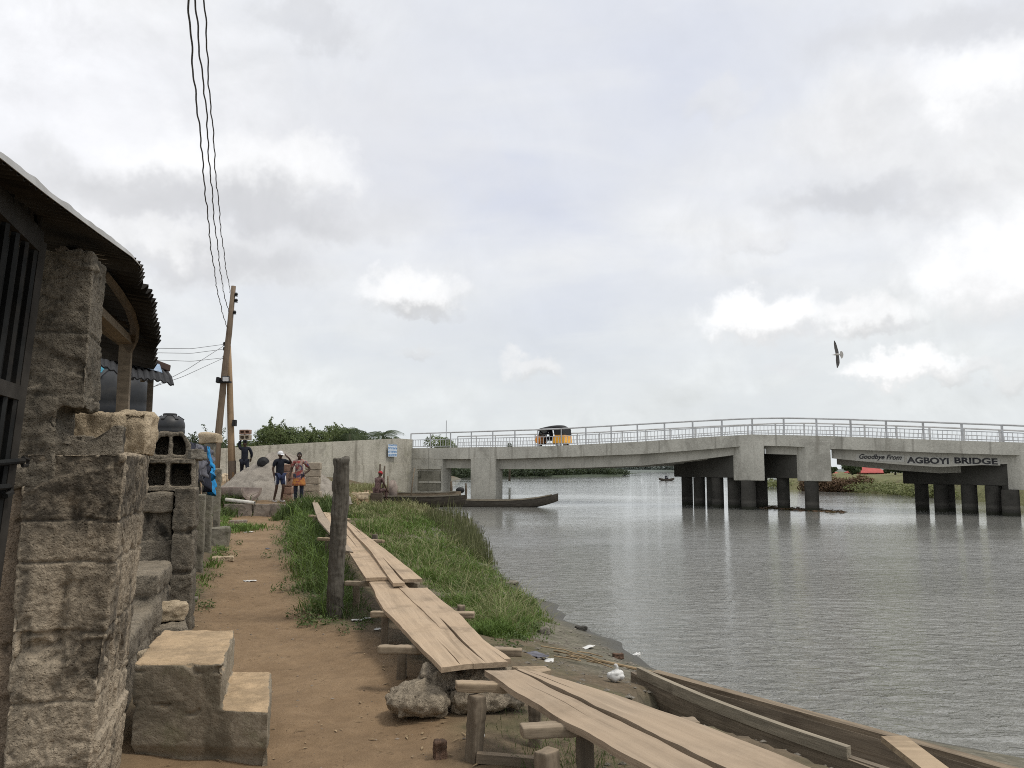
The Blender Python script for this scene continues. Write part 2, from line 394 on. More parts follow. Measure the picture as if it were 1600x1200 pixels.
M['litter'] = plain('white plastic', (0.62, 0.62, 0.6), 0.6, var=0.15, dirt=(0.4, 0.36, 0.3))
M['rock'] = concrete('small rubble', (0.15, 0.135, 0.11), (0.33, 0.3, 0.25), scale=8, stain=0.4, streak=0.0, bump=0.8)
M['brick'] = concrete('brown brick lump', (0.12, 0.075, 0.05), (0.22, 0.14, 0.1), scale=10, stain=0.4, streak=0.0, bump=0.8)
M['ink'] = plain('black sign paint', (0.03, 0.03, 0.035), 0.8, var=0.5, scale=2.2, dirt=(0.11, 0.105, 0.1))
M['signwhite'] = plain('white sign paint', (0.47, 0.46, 0.42), 0.9, var=0.15, scale=3, dirt=(0.36, 0.345, 0.3))
M['red_roof'] = plain('red roof sheet', (0.36, 0.07, 0.06), 0.7, var=0.2, scale=1)
M['pinkwall'] = plain('pink plaster', (0.42, 0.24, 0.2), 0.9, var=0.2, scale=1)
M['bark'] = plain('bark', (0.09, 0.07, 0.05), 0.95, var=0.4)
M['leaf_tree'] = leaf('tree leaves', (0.06, 0.085, 0.035), (0.16, 0.2, 0.08), 0.7, tip=(0.28, 0.31, 0.16))
M['leaf_dark'] = leaf('dark leaves', (0.035, 0.05, 0.025), (0.08, 0.11, 0.05), 0.5)
M['leaf_far'] = leaf('far mangrove leaves', (0.035, 0.048, 0.03), (0.07, 0.09, 0.055), 0.2)
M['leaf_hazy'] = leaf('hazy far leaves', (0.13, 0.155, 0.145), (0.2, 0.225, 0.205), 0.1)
M['leaf_brown'] = leaf('dry brown bush', (0.09, 0.05, 0.03), (0.19, 0.12, 0.075), 0.5)
M['leaf_bank'] = leaf('bank grass', (0.09, 0.11, 0.045), (0.2, 0.215, 0.09), 0.3, tip=(0.31, 0.30, 0.16))
M['grass'] = leaf('bank grass blades', (0.05, 0.09, 0.02), (0.155, 0.235, 0.055), 1.6, tip=(0.30, 0.34, 0.12))
M['grass_dark'] = leaf('dark long grass', (0.035, 0.058, 0.02), (0.11, 0.155, 0.05), 1.6, tip=(0.22, 0.25, 0.11))
M['grass_dry'] = leaf('pale dry grass', (0.13, 0.15, 0.06), (0.3, 0.29, 0.15), 1.6, tip=(0.4, 0.37, 0.22))
M['reed'] = leaf('dark reed stems', (0.065, 0.072, 0.036), (0.15, 0.155, 0.07), 2.0, trans=0.1)
# ------------------------------------------------------------------ world: hazy cloudy day
SUN_EL, SUN_AZ = 63.0, 104.0      # azimuth clockwise from +Y (the view direction)
w = bpy.data.worlds.new("World"); sc.world = w; w.use_nodes = True
nb = NB(tree=w.node_tree); nt = w.node_tree
bg = nt.nodes['Background']; out = nt.nodes['World Output']
sky = nb.n('ShaderNodeTexSky', {'sky_type': 'NISHITA', 'sun_disc': False, 'sun_elevation': math.radians(SUN_EL), 'sun_rotation': math.radians(SUN_AZ), 'altitude': 10, 'air_density': 1.5, 'dust_density': 4.0})
nt.links.new(sky.outputs[0], bg.inputs[0]); bg.inputs[1].default_value = 0.1
dirv = nb.vmath('NORMALIZE', nb.coord('Generated'))
dx, dy, dz = nb.sep(dirv)[0:3]
zc = nb.math('MAXIMUM', dz, 0.02)
# layered veil, projected on a cloud deck overhead
dk = nb.n('ShaderNodeCombineXYZ', None, X=nb.math('DIVIDE', dx, nb.math('ADD', zc, 0.22)), Y=nb.math('DIVIDE', dy, nb.math('ADD', zc, 0.22)), Z=0.0).outputs[0]
v1 = nb.noise(nb.map(dk, (1.0, 1.0, 1), (1.3, 4.2, 0)), 1.1, 5, 0.52, 0.25)
v2 = nb.noise(nb.map(dk, (1.0, 2.2, 1), (5.3, 1.2, 0)), 2.0, 4, 0.55, 0.4)
veil = nb.ramp(v1, [(0.3, (0.715, 0.745, 0.835)), (0.45, (0.79, 0.81, 0.86)), (0.6, (0.875, 0.882, 0.893)), (0.72, (0.96, 0.96, 0.958))])
veil = nb.mix(nb.math('MULTIPLY', nb.smooth(v2, 0.45, 0.7), 0.35), veil, (0.90, 0.905, 0.91))
w.cycles.sampling_method = 'NONE'
low = nb.smooth(dz, 0.30, 0.02)
veil = nb.mix(nb.math('MULTIPLY', low, 0.8), veil, (0.755, 0.798, 0.812))
# brighter high overhead
veil = nb.mix(nb.smooth(dz, 0.55, 0.95), veil, (1.0, 0.99, 0.97))
# individual cumulus: (px, py, half width px, half height px, white, strength, shade)
clouds = [
    (120, 250, 340, 200, 0.93, 0.9, 0.0), (60, 110, 300, 170, 0.95, 0.85, 0.0), (520, 230, 240, 130, 0.82, 0.55, 0.0),
    (320, 262, 200, 80, 1.02, 0.95, 0.15), (470, 262, 115, 50, 1.0, 0.8, 0.15), (150, 300, 130, 60, 0.92, 0.6, 0.1),
    (400, 330, 240, 66, 0.64, 0.8, 0.0), (170, 300, 170, 55, 0.68, 0.6, 0.0), (330, 412, 180, 46, 0.67, 0.75, 0.0), (600, 330, 150, 50, 0.80, 0.3, 0.0), (250, 380, 130, 36, 0.93, 0.8, 0.15),
    (655, 488, 70, 15, 0.66, 0.6, 0.0), (1225, 524, 80, 12, 0.78, 0.4, 0.0), (1545, 458, 80, 16, 0.70, 0.4, 0.0), (1375, 512, 50, 14, 0.72, 0.5, 0.0),
    (640, 456, 90, 38, 1.0, 1.0, 0.36), (832, 572, 50, 28, 0.93, 0.65, 0.22), (655, 548, 36, 14, 0.76, 0.4, 0.2),
    (1190, 498, 106, 46, 1.08, 1.0, 0.27), (1345, 492, 66, 36, 1.0, 0.9, 0.32), (1405, 572, 80, 28, 1.06, 1.0, 0.22), (1495, 582, 40, 18, 0.82, 0.5, 0.2),
    (1560, 415, 112, 85, 1.04, 0.95, 0.22), (1590, 590, 40, 26, 0.85, 0.5, 0.2), (1545, 130, 135, 65, 1.03, 0.9, 0.2), (1330, 185, 120, 55, 0.88, 0.6, 0.2),
    (1370, 250, 260, 80, 0.86, 0.5, 0.1), (1300, 325, 140, 40, 0.62, 0.55, 0.0), (1480, 35, 190, 45, 0.68, 0.5, 0.0), (1190, 375, 60, 26, 0.82, 0.5, 0.2), (1500, 290, 120, 30, 0.72, 0.35, 0.0),
    (1120, 160, 70, 30, 0.82, 0.4, 0.1), (230, 640, 60, 20, 0.82, 0.3, 0.0), (1220, 578, 40, 14, 0.8, 0.3, 0.0), (480, 30, 90, 40, 0.6, 0.35, 0.0), (730, 260, 160, 40, 0.80, 0.3, 0.0)]
warp = nb.vmath('SCALE', nb.vmath('SUBTRACT', nb.noise(dirv, 9.0, 5, 0.6, 0.0, out='Color'), (0.5, 0.5, 0.5)))
warp.node.inputs['Scale'].default_value = 0.16
dw = nb.vmath('ADD', dirv, warp)
warp2 = nb.vmath('SCALE', nb.vmath('SUBTRACT', nb.noise(dirv, 26.0, 4, 0.6, 0.0, out='Color'), (0.5, 0.5, 0.5)))
warp2.node.inputs['Scale'].default_value = 0.07
dw2 = nb.vmath('ADD', dirv, warp2)
tex = nb.noise(dirv, 24.0, 4, 0.6)
col = veil
for (cx, cy, rx, ry, wh, st, sh) in clouds:
    c0 = ray(cx, cy).normalized(); kx = (rx / F) * 0.96; kz = (ry / F) * 0.96
    big = rx > 115
    q = nb.vmath('MULTIPLY', nb.vmath('SUBTRACT', dw if big else dw2, tuple(c0)), (1 / kx, 1.2, 1 / kz))
    ln = nb.vmath('LENGTH', q, out='Value')
    a = nb.math('MULTIPLY', nb.smooth(ln, 1.12, 0.42 if not big else 0.2), st)
    if sh > 0:
        qs = nb.sep(q)[2]
        body = nb.math('ADD', nb.math('MULTIPLY', nb.smooth(qs, -0.85, -0.05), sh), 1.0 - sh)
        body = nb.math('MULTIPLY', body, nb.math('ADD', nb.math('MULTIPLY', tex, 0.22), 0.89))
        cc = nb.n('ShaderNodeCombineColor', None, Red=nb.math('MULTIPLY', body, wh), Green=nb.math('MULTIPLY', body, wh), Blue=nb.math('MULTIPLY', body, wh * 1.005)).outputs[0]
    else:
        cc = (wh * 0.985, wh * 0.99, wh * 1.02)
    col = nb.mix(a, col, cc)
# relief of the billows: tops lit, hollows greyer
e1 = nb.noise(dirv, 7.5, 6, 0.58, 0.3); e2 = nb.noise(nb.vmath('ADD', dirv, (0.006, 0.0, 0.022)), 7.5, 6, 0.58, 0.3)
emb = nb.math('MULTIPLY', nb.math('SUBTRACT', e1, e2), nb.math('ADD', 0.25, nb.math('MULTIPLY', nb.smooth(v1, 0.42, 0.66), 0.75)))
gain = nb.math('ADD', 1.0, nb.math('MULTIPLY', emb, 0.65))
gain = nb.math('MINIMUM', nb.math('MAXIMUM', gain, 0.82), 1.14)
col = nb.mix(1.0, col, nb.n('ShaderNodeCombineColor', None, Red=gain, Green=gain, Blue=gain).outputs[0], 'MULTIPLY')
bg2 = nb.n('ShaderNodeBackground', None, Color=col, Strength=1.05)
mx = nb.n('ShaderNodeMixShader', None, Fac=nb.math('ADD', nb.math('MULTIPLY', v1, 0.08), 0.88))
nt.links.new(bg.outputs[0], mx.inputs[1]); nt.links.new(bg2.outputs[0], mx.inputs[2]); nt.links.new(mx.outputs[0], out.inputs[0])

ld = bpy.data.lights.new('sun', 'SUN'); lo = bpy.data.objects.new('sun', ld); COL.objects.link(lo)
ld.energy = 1.8; ld.angle = math.radians(12); ld.color = (1.0, 0.95, 0.87)
az, el = math.radians(SUN_AZ), math.radians(SUN_EL)
sdir = V((math.sin(az) * math.cos(el), math.cos(az) * math.cos(el), math.sin(el)))
lo.rotation_euler = sdir.to_track_quat('Z', 'Y').to_euler(); lo.location = (0, -5, 30)

# ------------------------------------------------------------------ terrain
WZ = -0.8
_s = [G(x, y, -0.8) for x, y in ((764, 862), (766, 879), (810, 917), (858, 944), (898, 970), (938, 996), (1004, 1027), (1082, 1065), (1129, 1085), (1189, 1104), (1300, 1126))]
sY = [-10, 3, 5, 6] + [p.y for p in _s[::-1]] + [27, 32, 36, 42, 50, 60, 75, 160]
sX = [40, 11, 7.0, 5.4] + [p.x for p in _s[::-1]] + [-0.9, -1.1, -1.5, -3.3, -6.5, -9.5, -11, -14]
bY = [-10, 3, 4, 5, 7, 8.7, 12, 17, 25, 30, 36, 42, 50, 60, 75, 160]
bX = [3, 0.7, 0.15, -0.1, -0.7, -1.3, -2.6, -4.0, -5.0, -5.0, -4.5, -5.2, -8.2, -12, -14, -18]
_r = [G(x, y, 0) for x, y in ((470, 797), (455, 806), (442, 830), (437, 850), (450, 890), (468, 930), (478, 962), (545, 985), (598, 1003), (640, 1030), (690, 1080), (722, 1130), (742, 1190))]
_l = [G(x, y, 0) for x, y in ((352, 799), (346, 815), (347, 850), (340, 880), (316, 920), (294, 958), (283, 1000))]
pY = [-10.0, 2.0] + [3.0 + 0.5 * k for k in range(51)]
pR = [1.2, 0.6] + list(np.interp(pY[2:], [3.0] + [p.y for p in _r[::-1]], [0.4] + [p.x for p in _r[::-1]]))
pL = [-1.0, -1.6] + list(np.interp(pY[2:], [3.0, 5.0] + [p.y for p in _l[::-1]], [-1.75, -2.35] + [p.x for p in _l[::-1]]))
def wob(X, Y):
    return (np.sin(X * 1.7 + Y * 0.9) * np.cos(Y * 1.3 - X * 0.6) + 0.6 * np.sin(X * 3.9 - Y * 2.2 + 1) + 0.35 * np.sin(X * 8.3 + Y * 7.1) + 0.25 * np.sin(X * 15.1 - Y * 13.7 + 2))
def sstep(x, a, b):
    t = np.clip((x - a) / (b - a), 0, 1); return t * t * (3 - 2 * t)
def hz(X, Y):
    X = np.asarray(X, float); Y = np.asarray(Y, float)
    xs = np.interp(Y, sY, sX); xb = np.interp(Y, bY, bX)
    xs = xs + 0.10 * np.sin(Y * 2.3) + 0.05 * np.sin(Y * 6.1 + 1)
    f = (X - xb) / np.maximum(xs - xb, 0.5)
    z = np.where(f < 0, 0, np.where(f < 1, WZ * (f ** 1.15), WZ - (X - xs) * 0.22))
    z = np.maximum(z, -2.5)
    land = np.clip(1 - f, 0, 1)
    z = z + wob(X, Y) * 0.014 * (0.4 + land)
    px = np.interp(Y, pY, pR); pl = np.interp(Y, pY, pL); mid = (px + pl) / 2; hw = (px - pl) / 2
    u = (X - mid) / np.maximum(hw, 0.3)
    z = z - 0.05 * np.clip(1 - u * u, 0, 1) * (Y < 27)
    z = z + 0.18 * sstep(pl - X, 0.0, 1.0) * sstep(Y, 6, 9)
    # hollow the near canoe lies in
    ax, ay, bx2, by2 = 1.75, 6.55, 4.9, 2.6
    tt_ = np.clip(((X - ax) * (bx2 - ax) + (Y - ay) * (by2 - ay)) / ((bx2 - ax) ** 2 + (by2 - ay) ** 2), 0, 1)
    dd_ = np.hypot(X - ax - tt_ * (bx2 - ax), Y - ay - tt_ * (by2 - ay))
    hol = sstep(-dd_, -0.85, -0.5)
    z = z * (1 - hol) + np.minimum(z, -0.74) * hol
    plat = sstep(Y, 27.25, 27.55) * sstep(-X, 6.2, 7.0)
    z = z + plat * (0.40 + 0.12 * sstep(Y, 28, 31) + 0.35 * sstep(Y, 31, 42) * sstep(-X, 9, 12))
    return z
def hz1(x, y): return float(hz(x, y))
ys = [-6.0]
while ys[-1] < 165:
    y = ys[-1]; ys.append(y + (0.35 if y < 1.5 else max(0.055, 0.0135 * y)))
xs_ = list(np.arange(-9.5, 6.0, 0.085)); a = xs_[0]; st = 0.1
left = []
while a > -75: st *= 1.14; a -= st; left.append(a)
a = xs_[-1]; st = 0.1; right = []
while a < 45: st *= 1.14; a += st; right.append(a)
gx = np.array(left[::-1] + xs_ + right); gy = np.array(ys)
GX, GY = np.meshgrid(gx, gy)
GZ = hz(GX, GY)
def masks(X, Y):
    wv = wob(X * 0.8, Y * 0.8) * 0.10
    pr = np.interp(Y, pY, pR) + wv; pl = np.interp(Y, pY, pL) + wv * 0.7
    path = np.where((X < pr) & (X > pl) & (Y < 27.4), 1.0, 0.0)
    edge = np.minimum(np.abs(X - pr), np.abs(X - pl))
    soft = np.where(path > 0, np.clip(0.5 + edge / 0.5, 0, 1), np.clip(0.5 - edge / 0.5, 0, 1)) * sstep(-Y, -27.9, -27.0)
    plat = ((Y > 27.4) & (X < -6.2) & (Y < 45)) * 1.0
    z = hz(X, Y)
    mud = np.clip((-0.22 - z + wv * 0.5) / 0.2, 0, 1)
    wet = np.clip((WZ + 0.16 - z) / 0.14, 0, 1)
    return path, soft, plat, mud, wet
PA, SO, PLT, MU, WE = masks(GX, GY)
ny, nx = GX.shape
verts = np.stack([GX, GY, GZ], -1).reshape(-1, 3)
idx = np.arange(ny * nx).reshape(ny, nx)
quads = np.stack([idx[:-1, :-1], idx[:-1, 1:], idx[1:, 1:], idx[1:, :-1]], -1).reshape(-1, 4)
fc = verts[quads].mean(1)
fpa, fso, fpl, fmu, fwe = masks(fc[:, 0], fc[:, 1])
cls = np.where(fpa > 0, 1, np.where(fmu > 0.5, 2, np.where(fpl > 0, 3, 0)))
m, nb, b = newmat('earth')
c = nb.coord()
at = nb.n('ShaderNodeVertexColor', {'layer_name': 'mask'}).outputs[0]
ma = nb.n('ShaderNodeSeparateColor', None, Color=at).outputs
n1 = nb.noise(c, 0.9, 8, 0.6); n2 = nb.noise(c, 9, 8, 0.65); n3 = nb.noise(c, 70, 4, 0.7)
pathc = nb.ramp(n1, [(0.3, (0.16, 0.106, 0.06)), (0.5, (0.215, 0.145, 0.084)), (0.7, (0.275, 0.19, 0.112))])
pathc = nb.mix(0.35, pathc, nb.ramp(n2, [(0.3, (0.12, 0.08, 0.045)), (0.55, (0.25, 0.172, 0.1)), (0.75, (0.35, 0.25, 0.155))]))
pathc = nb.mix(nb.math('MULTIPLY', nb.smooth(n3, 0.6, 0.75), 0.3), pathc, (0.42, 0.34, 0.25))
damp = nb.smooth(nb.noise(nb.map(c, (1, 0.6, 1), (3, 8, 0)), 0.8, 5, 0.6, 0.5), 0.52, 0.68)
pathc = nb.mix(nb.math('MULTIPLY', damp, 0.45), pathc, (0.13, 0.085, 0.047))
scuff = nb.smooth(nb.vor(nb.map(c, (3.4, 2.0, 1)), 1.0), 0.32, 0.12)
pathc = nb.mix(nb.math('MULTIPLY', scuff, 0.22), pathc, (0.14, 0.095, 0.055))
soilc = nb.ramp(n2, [(0.3, (0.075, 0.058, 0.037)), (0.7, (0.17, 0.13, 0.085))])
soilc = nb.mix(nb.math('MULTIPLY', nb.smooth(n1, 0.45, 0.65), 0.4), soilc, (0.07, 0.085, 0.03))
mudc = nb.ramp(n2, [(0.3, (0.085, 0.08, 0.06)), (0.5, (0.14, 0.13, 0.098)), (0.72, (0.23, 0.21, 0.165))])
mudc = nb.mix(nb.math('MULTIPLY', nb.smooth(nb.noise(c, 2.2, 7, 0.6), 0.48, 0.66), 0.45), mudc, (0.075, 0.075, 0.042))
mudc = nb.mix(nb.math('MULTIPLY', nb.smooth(n3, 0.62, 0.72), 0.5), mudc, (0.34, 0.31, 0.26))
col = nb.mix(nb.math('MULTIPLY', ma[0], nb.smooth(nb.math('ADD', n2, ma[0]), 0.6, 1.0)), soilc, pathc)
col = nb.mix(ma[1], col, mudc)
col = nb.mix(ma[2], col, (0.055, 0.052, 0.04))
h = nb.math('ADD', nb.math('ADD', nb.math('MULTIPLY', n2, 0.7), nb.math('MULTIPLY', n3, 0.35)), nb.math('MULTIPLY', n1, 0.5))
peb = nb.smooth(nb.vor(c, 26), 0.28, 0.1)
h = nb.math('SUBTRACT', h, nb.math('MULTIPLY', scuff, 0.35))
h = nb.math('ADD', h, nb.math('MULTIPLY', peb, nb.math('MULTIPLY', nb.smooth(n2, 0.5, 0.62), 0.5)))
setp(nb, b, Base_Color=col, Roughness=nb.math('SUBTRACT', 0.95, nb.math('MULTIPLY', ma[2], 0.5)), Normal=nb.bump(h, 0.7, 0.03))
b.inputs['Specular IOR Level'].default_value = 0.25
M['earth'] = m
mask_rgba = np.stack([np.maximum(SO, PLT * 0.9), MU * (1 - PLT), WE, np.ones_like(SO)], -1).reshape(-1, 4)
for k, nm, lab in ((0, 'ground', None), (1, 'path', None), (2, 'muddy_shore', None), (3, 'sandy_yard', None)):
    q = quads[cls == k]; used, inv = np.unique(q, return_inverse=True)
    me = bpy.data.meshes.new(nm); me.from_pydata(verts[used].tolist(), [], inv.reshape(-1, 4).tolist())
    ca = me.color_attributes.new('mask', 'FLOAT_COLOR', 'POINT'); ca.data.foreach_set('color', mask_rgba[used].ravel())
    me.materials.append(m); me.polygons.foreach_set('use_smooth', [True] * len(me.polygons)); me.update()
    o = link_mesh(nm, me)
    tag(o, {'ground': 'brown earth ground under the grass and trees', 'path': 'sandy tan footpath running between the block wall and the grass', 'muddy_shore': 'grey brown muddy shore sloping to the water', 'sandy_yard': 'raised sandy yard behind the low kerb'}[nm], {'ground': 'ground', 'path': 'path', 'muddy_shore': 'shore', 'sandy_yard': 'yard'}[nm], kind='structure')

# ------------------------------------------------------------------ water
m, nb, b = newmat('river water')
c = nb.coord()
dist = nb.n('ShaderNodeCameraData').outputs['View Distance'] if False else None
p1 = nb.map(c, (1.0, 1.9, 1), (0, 0, 0), (0, 0, 0.12))
r1 = nb.noise(p1, 2.6, 4, 0.6, 0.8)
r2 = nb.noise(nb.map(c, (0.9, 2.0, 1), (7, 3, 0), (0, 0, -0.1)), 6.0, 3, 0.55, 0.4)
r3 = nb.noise(nb.map(c, (1, 1.3, 1), (2, 9, 0), (0, 0, 0.5)), 0.45, 3, 0.5, 0.3)
gust = nb.smooth(nb.noise(nb.map(c, (0.6, 1.5, 1)), 0.055, 4, 0.55), 0.36, 0.62)
amp = nb.math('ADD', nb.math('MULTIPLY', gust, 0.75), 0.35)
h = nb.math('ADD', nb.math('ADD', r1, nb.math('MULTIPLY', r2, 0.28)), nb.math('MULTIPLY', r3, 0.9))
yy = nb.sep(c)[1]
h = nb.math('MULTIPLY', h, nb.math('MULTIPLY', amp, nb.math('SUBTRACT', 1.0, nb.math('MULTIPLY', nb.smooth(yy, 9, 36), 0.93))))
murk = nb.ramp(nb.noise(c, 0.08, 4, 0.5), [(0.3, (0.19, 0.192, 0.178)), (0.7, (0.25, 0.25, 0.232))])
setp(nb, b, Base_Color=murk, Roughness=0.02, Normal=nb.bump(h, 1.0, 0.19))
b.inputs['IOR'].default_value = 1.33
M['water'] = m
mb = MB(); mb.add([(-1500, -60, WZ), (2500, -60, WZ), (2500, 4000, WZ), (-1500, 4000, WZ)], [(0, 1, 2, 3)])
tag(mb.build('water', m), 'grey rippled river water under the bridge', 'water', kind='structure')

# far banks
def bank(name, pts, label, h0=1.2, depth=60, mat=None, slope=5):
    """pts: photo points of the waterline"""
    L = [G(px, py, WZ) for px, py in pts]
    rows = []
    for (off, z) in ((-1.5, -1.2), (0, WZ), (slope * 0.35, WZ + h0 * 0.5), (slope, WZ + h0), (depth, WZ + h0 + 0.3)):
        rows.append([V((p.x + off * 0.35, p.y + off * 0.94, z + 0.12 * fr(p, 0.3))) for p in L])
    mb = MB(); mb.sheet(rows); o = mb.build(name, mat, smooth=True); tag(o, label, 'bank', kind='structure'); return o
M['bank'] = concrete('grassy bank soil', (0.105, 0.115, 0.05), (0.21, 0.205, 0.1), dark=(0.09, 0.065, 0.04), scale=0.3, stain=0.5, streak=0, bump=0.6, bd=0.2)
bank('far_bank', [(1215, 764), (1245, 766), (1290, 768), (1340, 770), (1400, 773), (1450, 777), (1520, 783), (1620, 792), (1800, 805)], 'grassy far bank beyond the right hand bridge piers', 1.3, 90, M['bank'])
bank('distant_shore', [(560, 749), (640, 748), (720, 746.5), (800, 745.5), (900, 744.5), (972, 743.5)], 'distant wooded shore seen under the bridge', 0.4, 40, M['leaf_far'], 4)
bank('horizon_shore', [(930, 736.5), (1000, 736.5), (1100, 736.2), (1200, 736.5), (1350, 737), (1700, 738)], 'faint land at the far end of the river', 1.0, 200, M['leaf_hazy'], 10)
# ------------------------------------------------------------------ bridge
A0 = P(755, 720, 56.0); A1 = P(1597, 720, 40.0)
A = V((A0.x, A0.y, 0)); U = V((A1.x - A0.x, A1.y - A0.y, 0)); U.normalize()
BN = V((-U.y, U.x, 0))                      # from the near face into the bridge
CD = V((-0.35, 0.937, 0))                   # pier axis, along the stream
DECKW = 6.2
def tB(px, py=700):
    r = ray(px, py); k = r.x / r.y
    return (k * A.y - A.x) / (U.x - k * U.y)
def LB(px, py, off=0.0):                     # point on the near face plane at a photo direction
    t = tB(px, py); p = A + U * t; q = P(px, py, p.y); return V((p.x, p.y, q.z)) + BN * off
def prof(tab):
    xs = [a for a, _ in tab]; yy = [b for _, b in tab]
    return lambda x: float(np.interp(x, xs, yy))
ftop = prof([(600, 701), (690, 699.5), (860, 697), (1000, 690), (1100, 683), (1174, 678.7), (1240, 680), (1290, 681), (1484, 688), (1600, 691.5), (1900, 702)])
fbot = prof([(600, 716), (690, 717), (775, 717.5), (910, 713), (1000, 709.5), (1080, 704), (1157, 697.5), (1200, 696), (1258, 698.5), (1300, 701.5), (1484, 708), (1596, 711.5), (1900, 724)])
gbot = prof([(690, 731), (775, 733), (860, 732.5), (1000, 727.5), (1080, 719), (1157, 709), (1195, 709), (1258, 711), (1297, 716), (1380, 724), (1464, 729.7), (1592, 724), (1900, 742)])
rtop = prof([(600, 679), (640, 677.5), (860, 670.5), (1000, 662.5), (1100, 657), (1200, 652.5), (1300, 654.2), (1450, 659.3), (1600, 665), (1900, 678)])
bridge = thing('road_bridge', 'long grey concrete road bridge with pale metal railings crossing the river', 'bridge', (A.x, A.y, WZ))
XS = [640, 660, 690, 735, 775, 820, 860, 900, 950, 1000, 1050, 1100, 1135, 1157, 1174, 1193, 1225, 1258, 1278, 1297, 1350, 1400, 1464, 1530, 1592, 1660, 1740, 1850]
mb = MB()
fo, bo, fi, bi = [], [], [], []
for x in XS:
    t_, b_ = LB(x, ftop(x)), LB(x, fbot(x))
    fo.append(t_); bo.append(b_); fi.append(t_ + BN * 0.3); bi.append(b_ + BN * 0.3)
mb.sheet([bo, fo, fi, bi, bo])
mb.build('fascia', M['bridge'], bridge, weld=True)
mb = MB(); mb.sheet([[p + BN * DECKW for p in r] for r in (bi, fi, fo, bo, bi)]); mb.build('fascia', M['bridge'], bridge, weld=True)
mb = MB()
d0 = [p + BN * 0.303 - V((0, 0, 0.06)) for p in fo]; d1 = [p + BN * (DECKW - 0.003) - V((0, 0, 0.06)) for p in fo]
s0 = [p + BN * 0.303 + V((0, 0, 0.1)) for p in bo]; s1 = [p + BN * (DECKW - 0.003) + V((0, 0, 0.1)) for p in bo]
mb.sheet([d0, d1, s1, s0, d0]); mb.build('deck_slab', M['girder'], bridge, weld=True)
def girder(x0, x1, off, name='girder', drop=0.0):
    xs = [x0] + [x for x in XS if x0 < x < x1] + [x1]
    g = MB(); a, b_, c_, d_ = [], [], [], []
    for x in xs:
        tp = LB(x, fbot(x)); bt = LB(x, gbot(x)) - V((0, 0, drop))
        tz = tp.z + 0.095; q = V((tp.x, tp.y, 0)) + BN * off
        a.append(V((q.x, q.y, bt.z))); b_.append(V((q.x, q.y, tz)))
        c_.append(V((q.x, q.y, tz)) + BN * 0.42); d_.append(V((q.x, q.y, bt.z)) + BN * 0.42)
    g.sheet([a, b_, c_, d_, a])
    n = len(xs)
    g.f.append((0, n, 2 * n, 3 * n)); g.m.append(0); g.f.append((n - 1, 4 * n - 1, 3 * n - 1, 2 * n - 1)); g.m.append(0)
    return g.build(name, M['girder'], bridge, weld=True)
for (x0, x1) in ((690, 1157), (1193, 1258), (1297, 1592), (1630, 1850)):
    for off in (0.42, 2.2, 3.9, 5.7):
        girder(x0, x1, off, drop=0.34 if (x0 > 1250 and off > 1) else 0.0)
def skewbox(mb_, px0, px1, ytop, ybot, back0, back1, zt=None, zb=None, axis=CD):
    """block whose near face spans photo px0..px1 on the fascia plane, running back along the pier axis"""
    p = [A + U * tB(px0), A + U * tB(px1)]
    ztop = LB((px0 + px1) / 2, ytop).z if zt is None else zt
    zbot = LB((px0 + px1) / 2, ybot).z if zb is None else zb
    c_ = [p[0] + axis * back0, p[1] + axis * back0, p[1] + axis * back1, p[0] + axis * back1]
    mb_.hexa([V((q.x, q.y, zbot)) for q in c_], [V((q.x, q.y, ztop)) for q in c_])
    return ztop, zbot
def pier(px0, px1, ytop, ybot, cap_y0, cap_y1, piles, length=7.4, capx=0.15):
    pr = MB(); skewbox(pr, px0, px1, ytop, ybot, -0.04, 0.75)
    pr.build('pier_column', M['bridge'], bridge, bevel=0.03)
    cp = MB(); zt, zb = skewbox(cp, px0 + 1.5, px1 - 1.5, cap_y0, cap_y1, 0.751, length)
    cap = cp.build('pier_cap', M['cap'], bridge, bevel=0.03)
    zcol = LB((px0 + px1) / 2, ybot).z
    base = A + U * (tB(px0) + tB(px1)) / 2
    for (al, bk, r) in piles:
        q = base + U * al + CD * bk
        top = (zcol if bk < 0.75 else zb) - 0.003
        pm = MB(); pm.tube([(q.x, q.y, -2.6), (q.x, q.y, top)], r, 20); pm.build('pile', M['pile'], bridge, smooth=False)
pier(1157, 1193, 690, 751, 706, 747, [(0.0, 0.45, 0.42), (0.45, 2.6, 0.36), (-0.35, 2.9, 0.36), (0.45, 4.8, 0.36), (-0.4, 4.8, 0.36), (0.0, 6.9, 0.36)])
pier(1258, 1297, 690, 752, 707, 748, [(-0.1, 0.45, 0.38), (0.0, 3.0, 0.36), (0.0, 5.0, 0.36), (0.0, 6.9, 0.36)])
pier(1593, 1640, 705, 766, 723, 760, [(0.3, 0.45, 0.42), (-0.75, 0.5, 0.4), (-0.1, 1.3, 0.36), (-0.4, 1.9, 0.36), (0.35, 2.6, 0.36), (-0.4, 3.3, 0.38), (0.4, 4.3, 0.36), (-0.45, 5.0, 0.36), (0.4, 5.7, 0.36), (0.0, 6.9, 0.36)])
mb = MB(); skewbox(mb, 736, 775, 714, 780, -0.04, 0.9, zb=-2.6, axis=BN); mb.build('pier_column', M['bridge'], bridge, bevel=0.03)
mb = MB(); skewbox(mb, 642, 691, 715.5, 790, 0.03, 1.2, zb=-2.6, axis=BN); mb.build('abutment', M['bridge'], bridge, bevel=0.03)
mb = MB(); skewbox(mb, 654, 689, 736, 766, -0.05, 0.026, axis=BN); mb.build('stained_panel', M['stain_panel'], bridge)
mb = MB(); skewbox(mb, 652, 690, 728, 733, -0.09, 0.026, axis=BN); mb.build('ledge', M['bridge'], bridge)
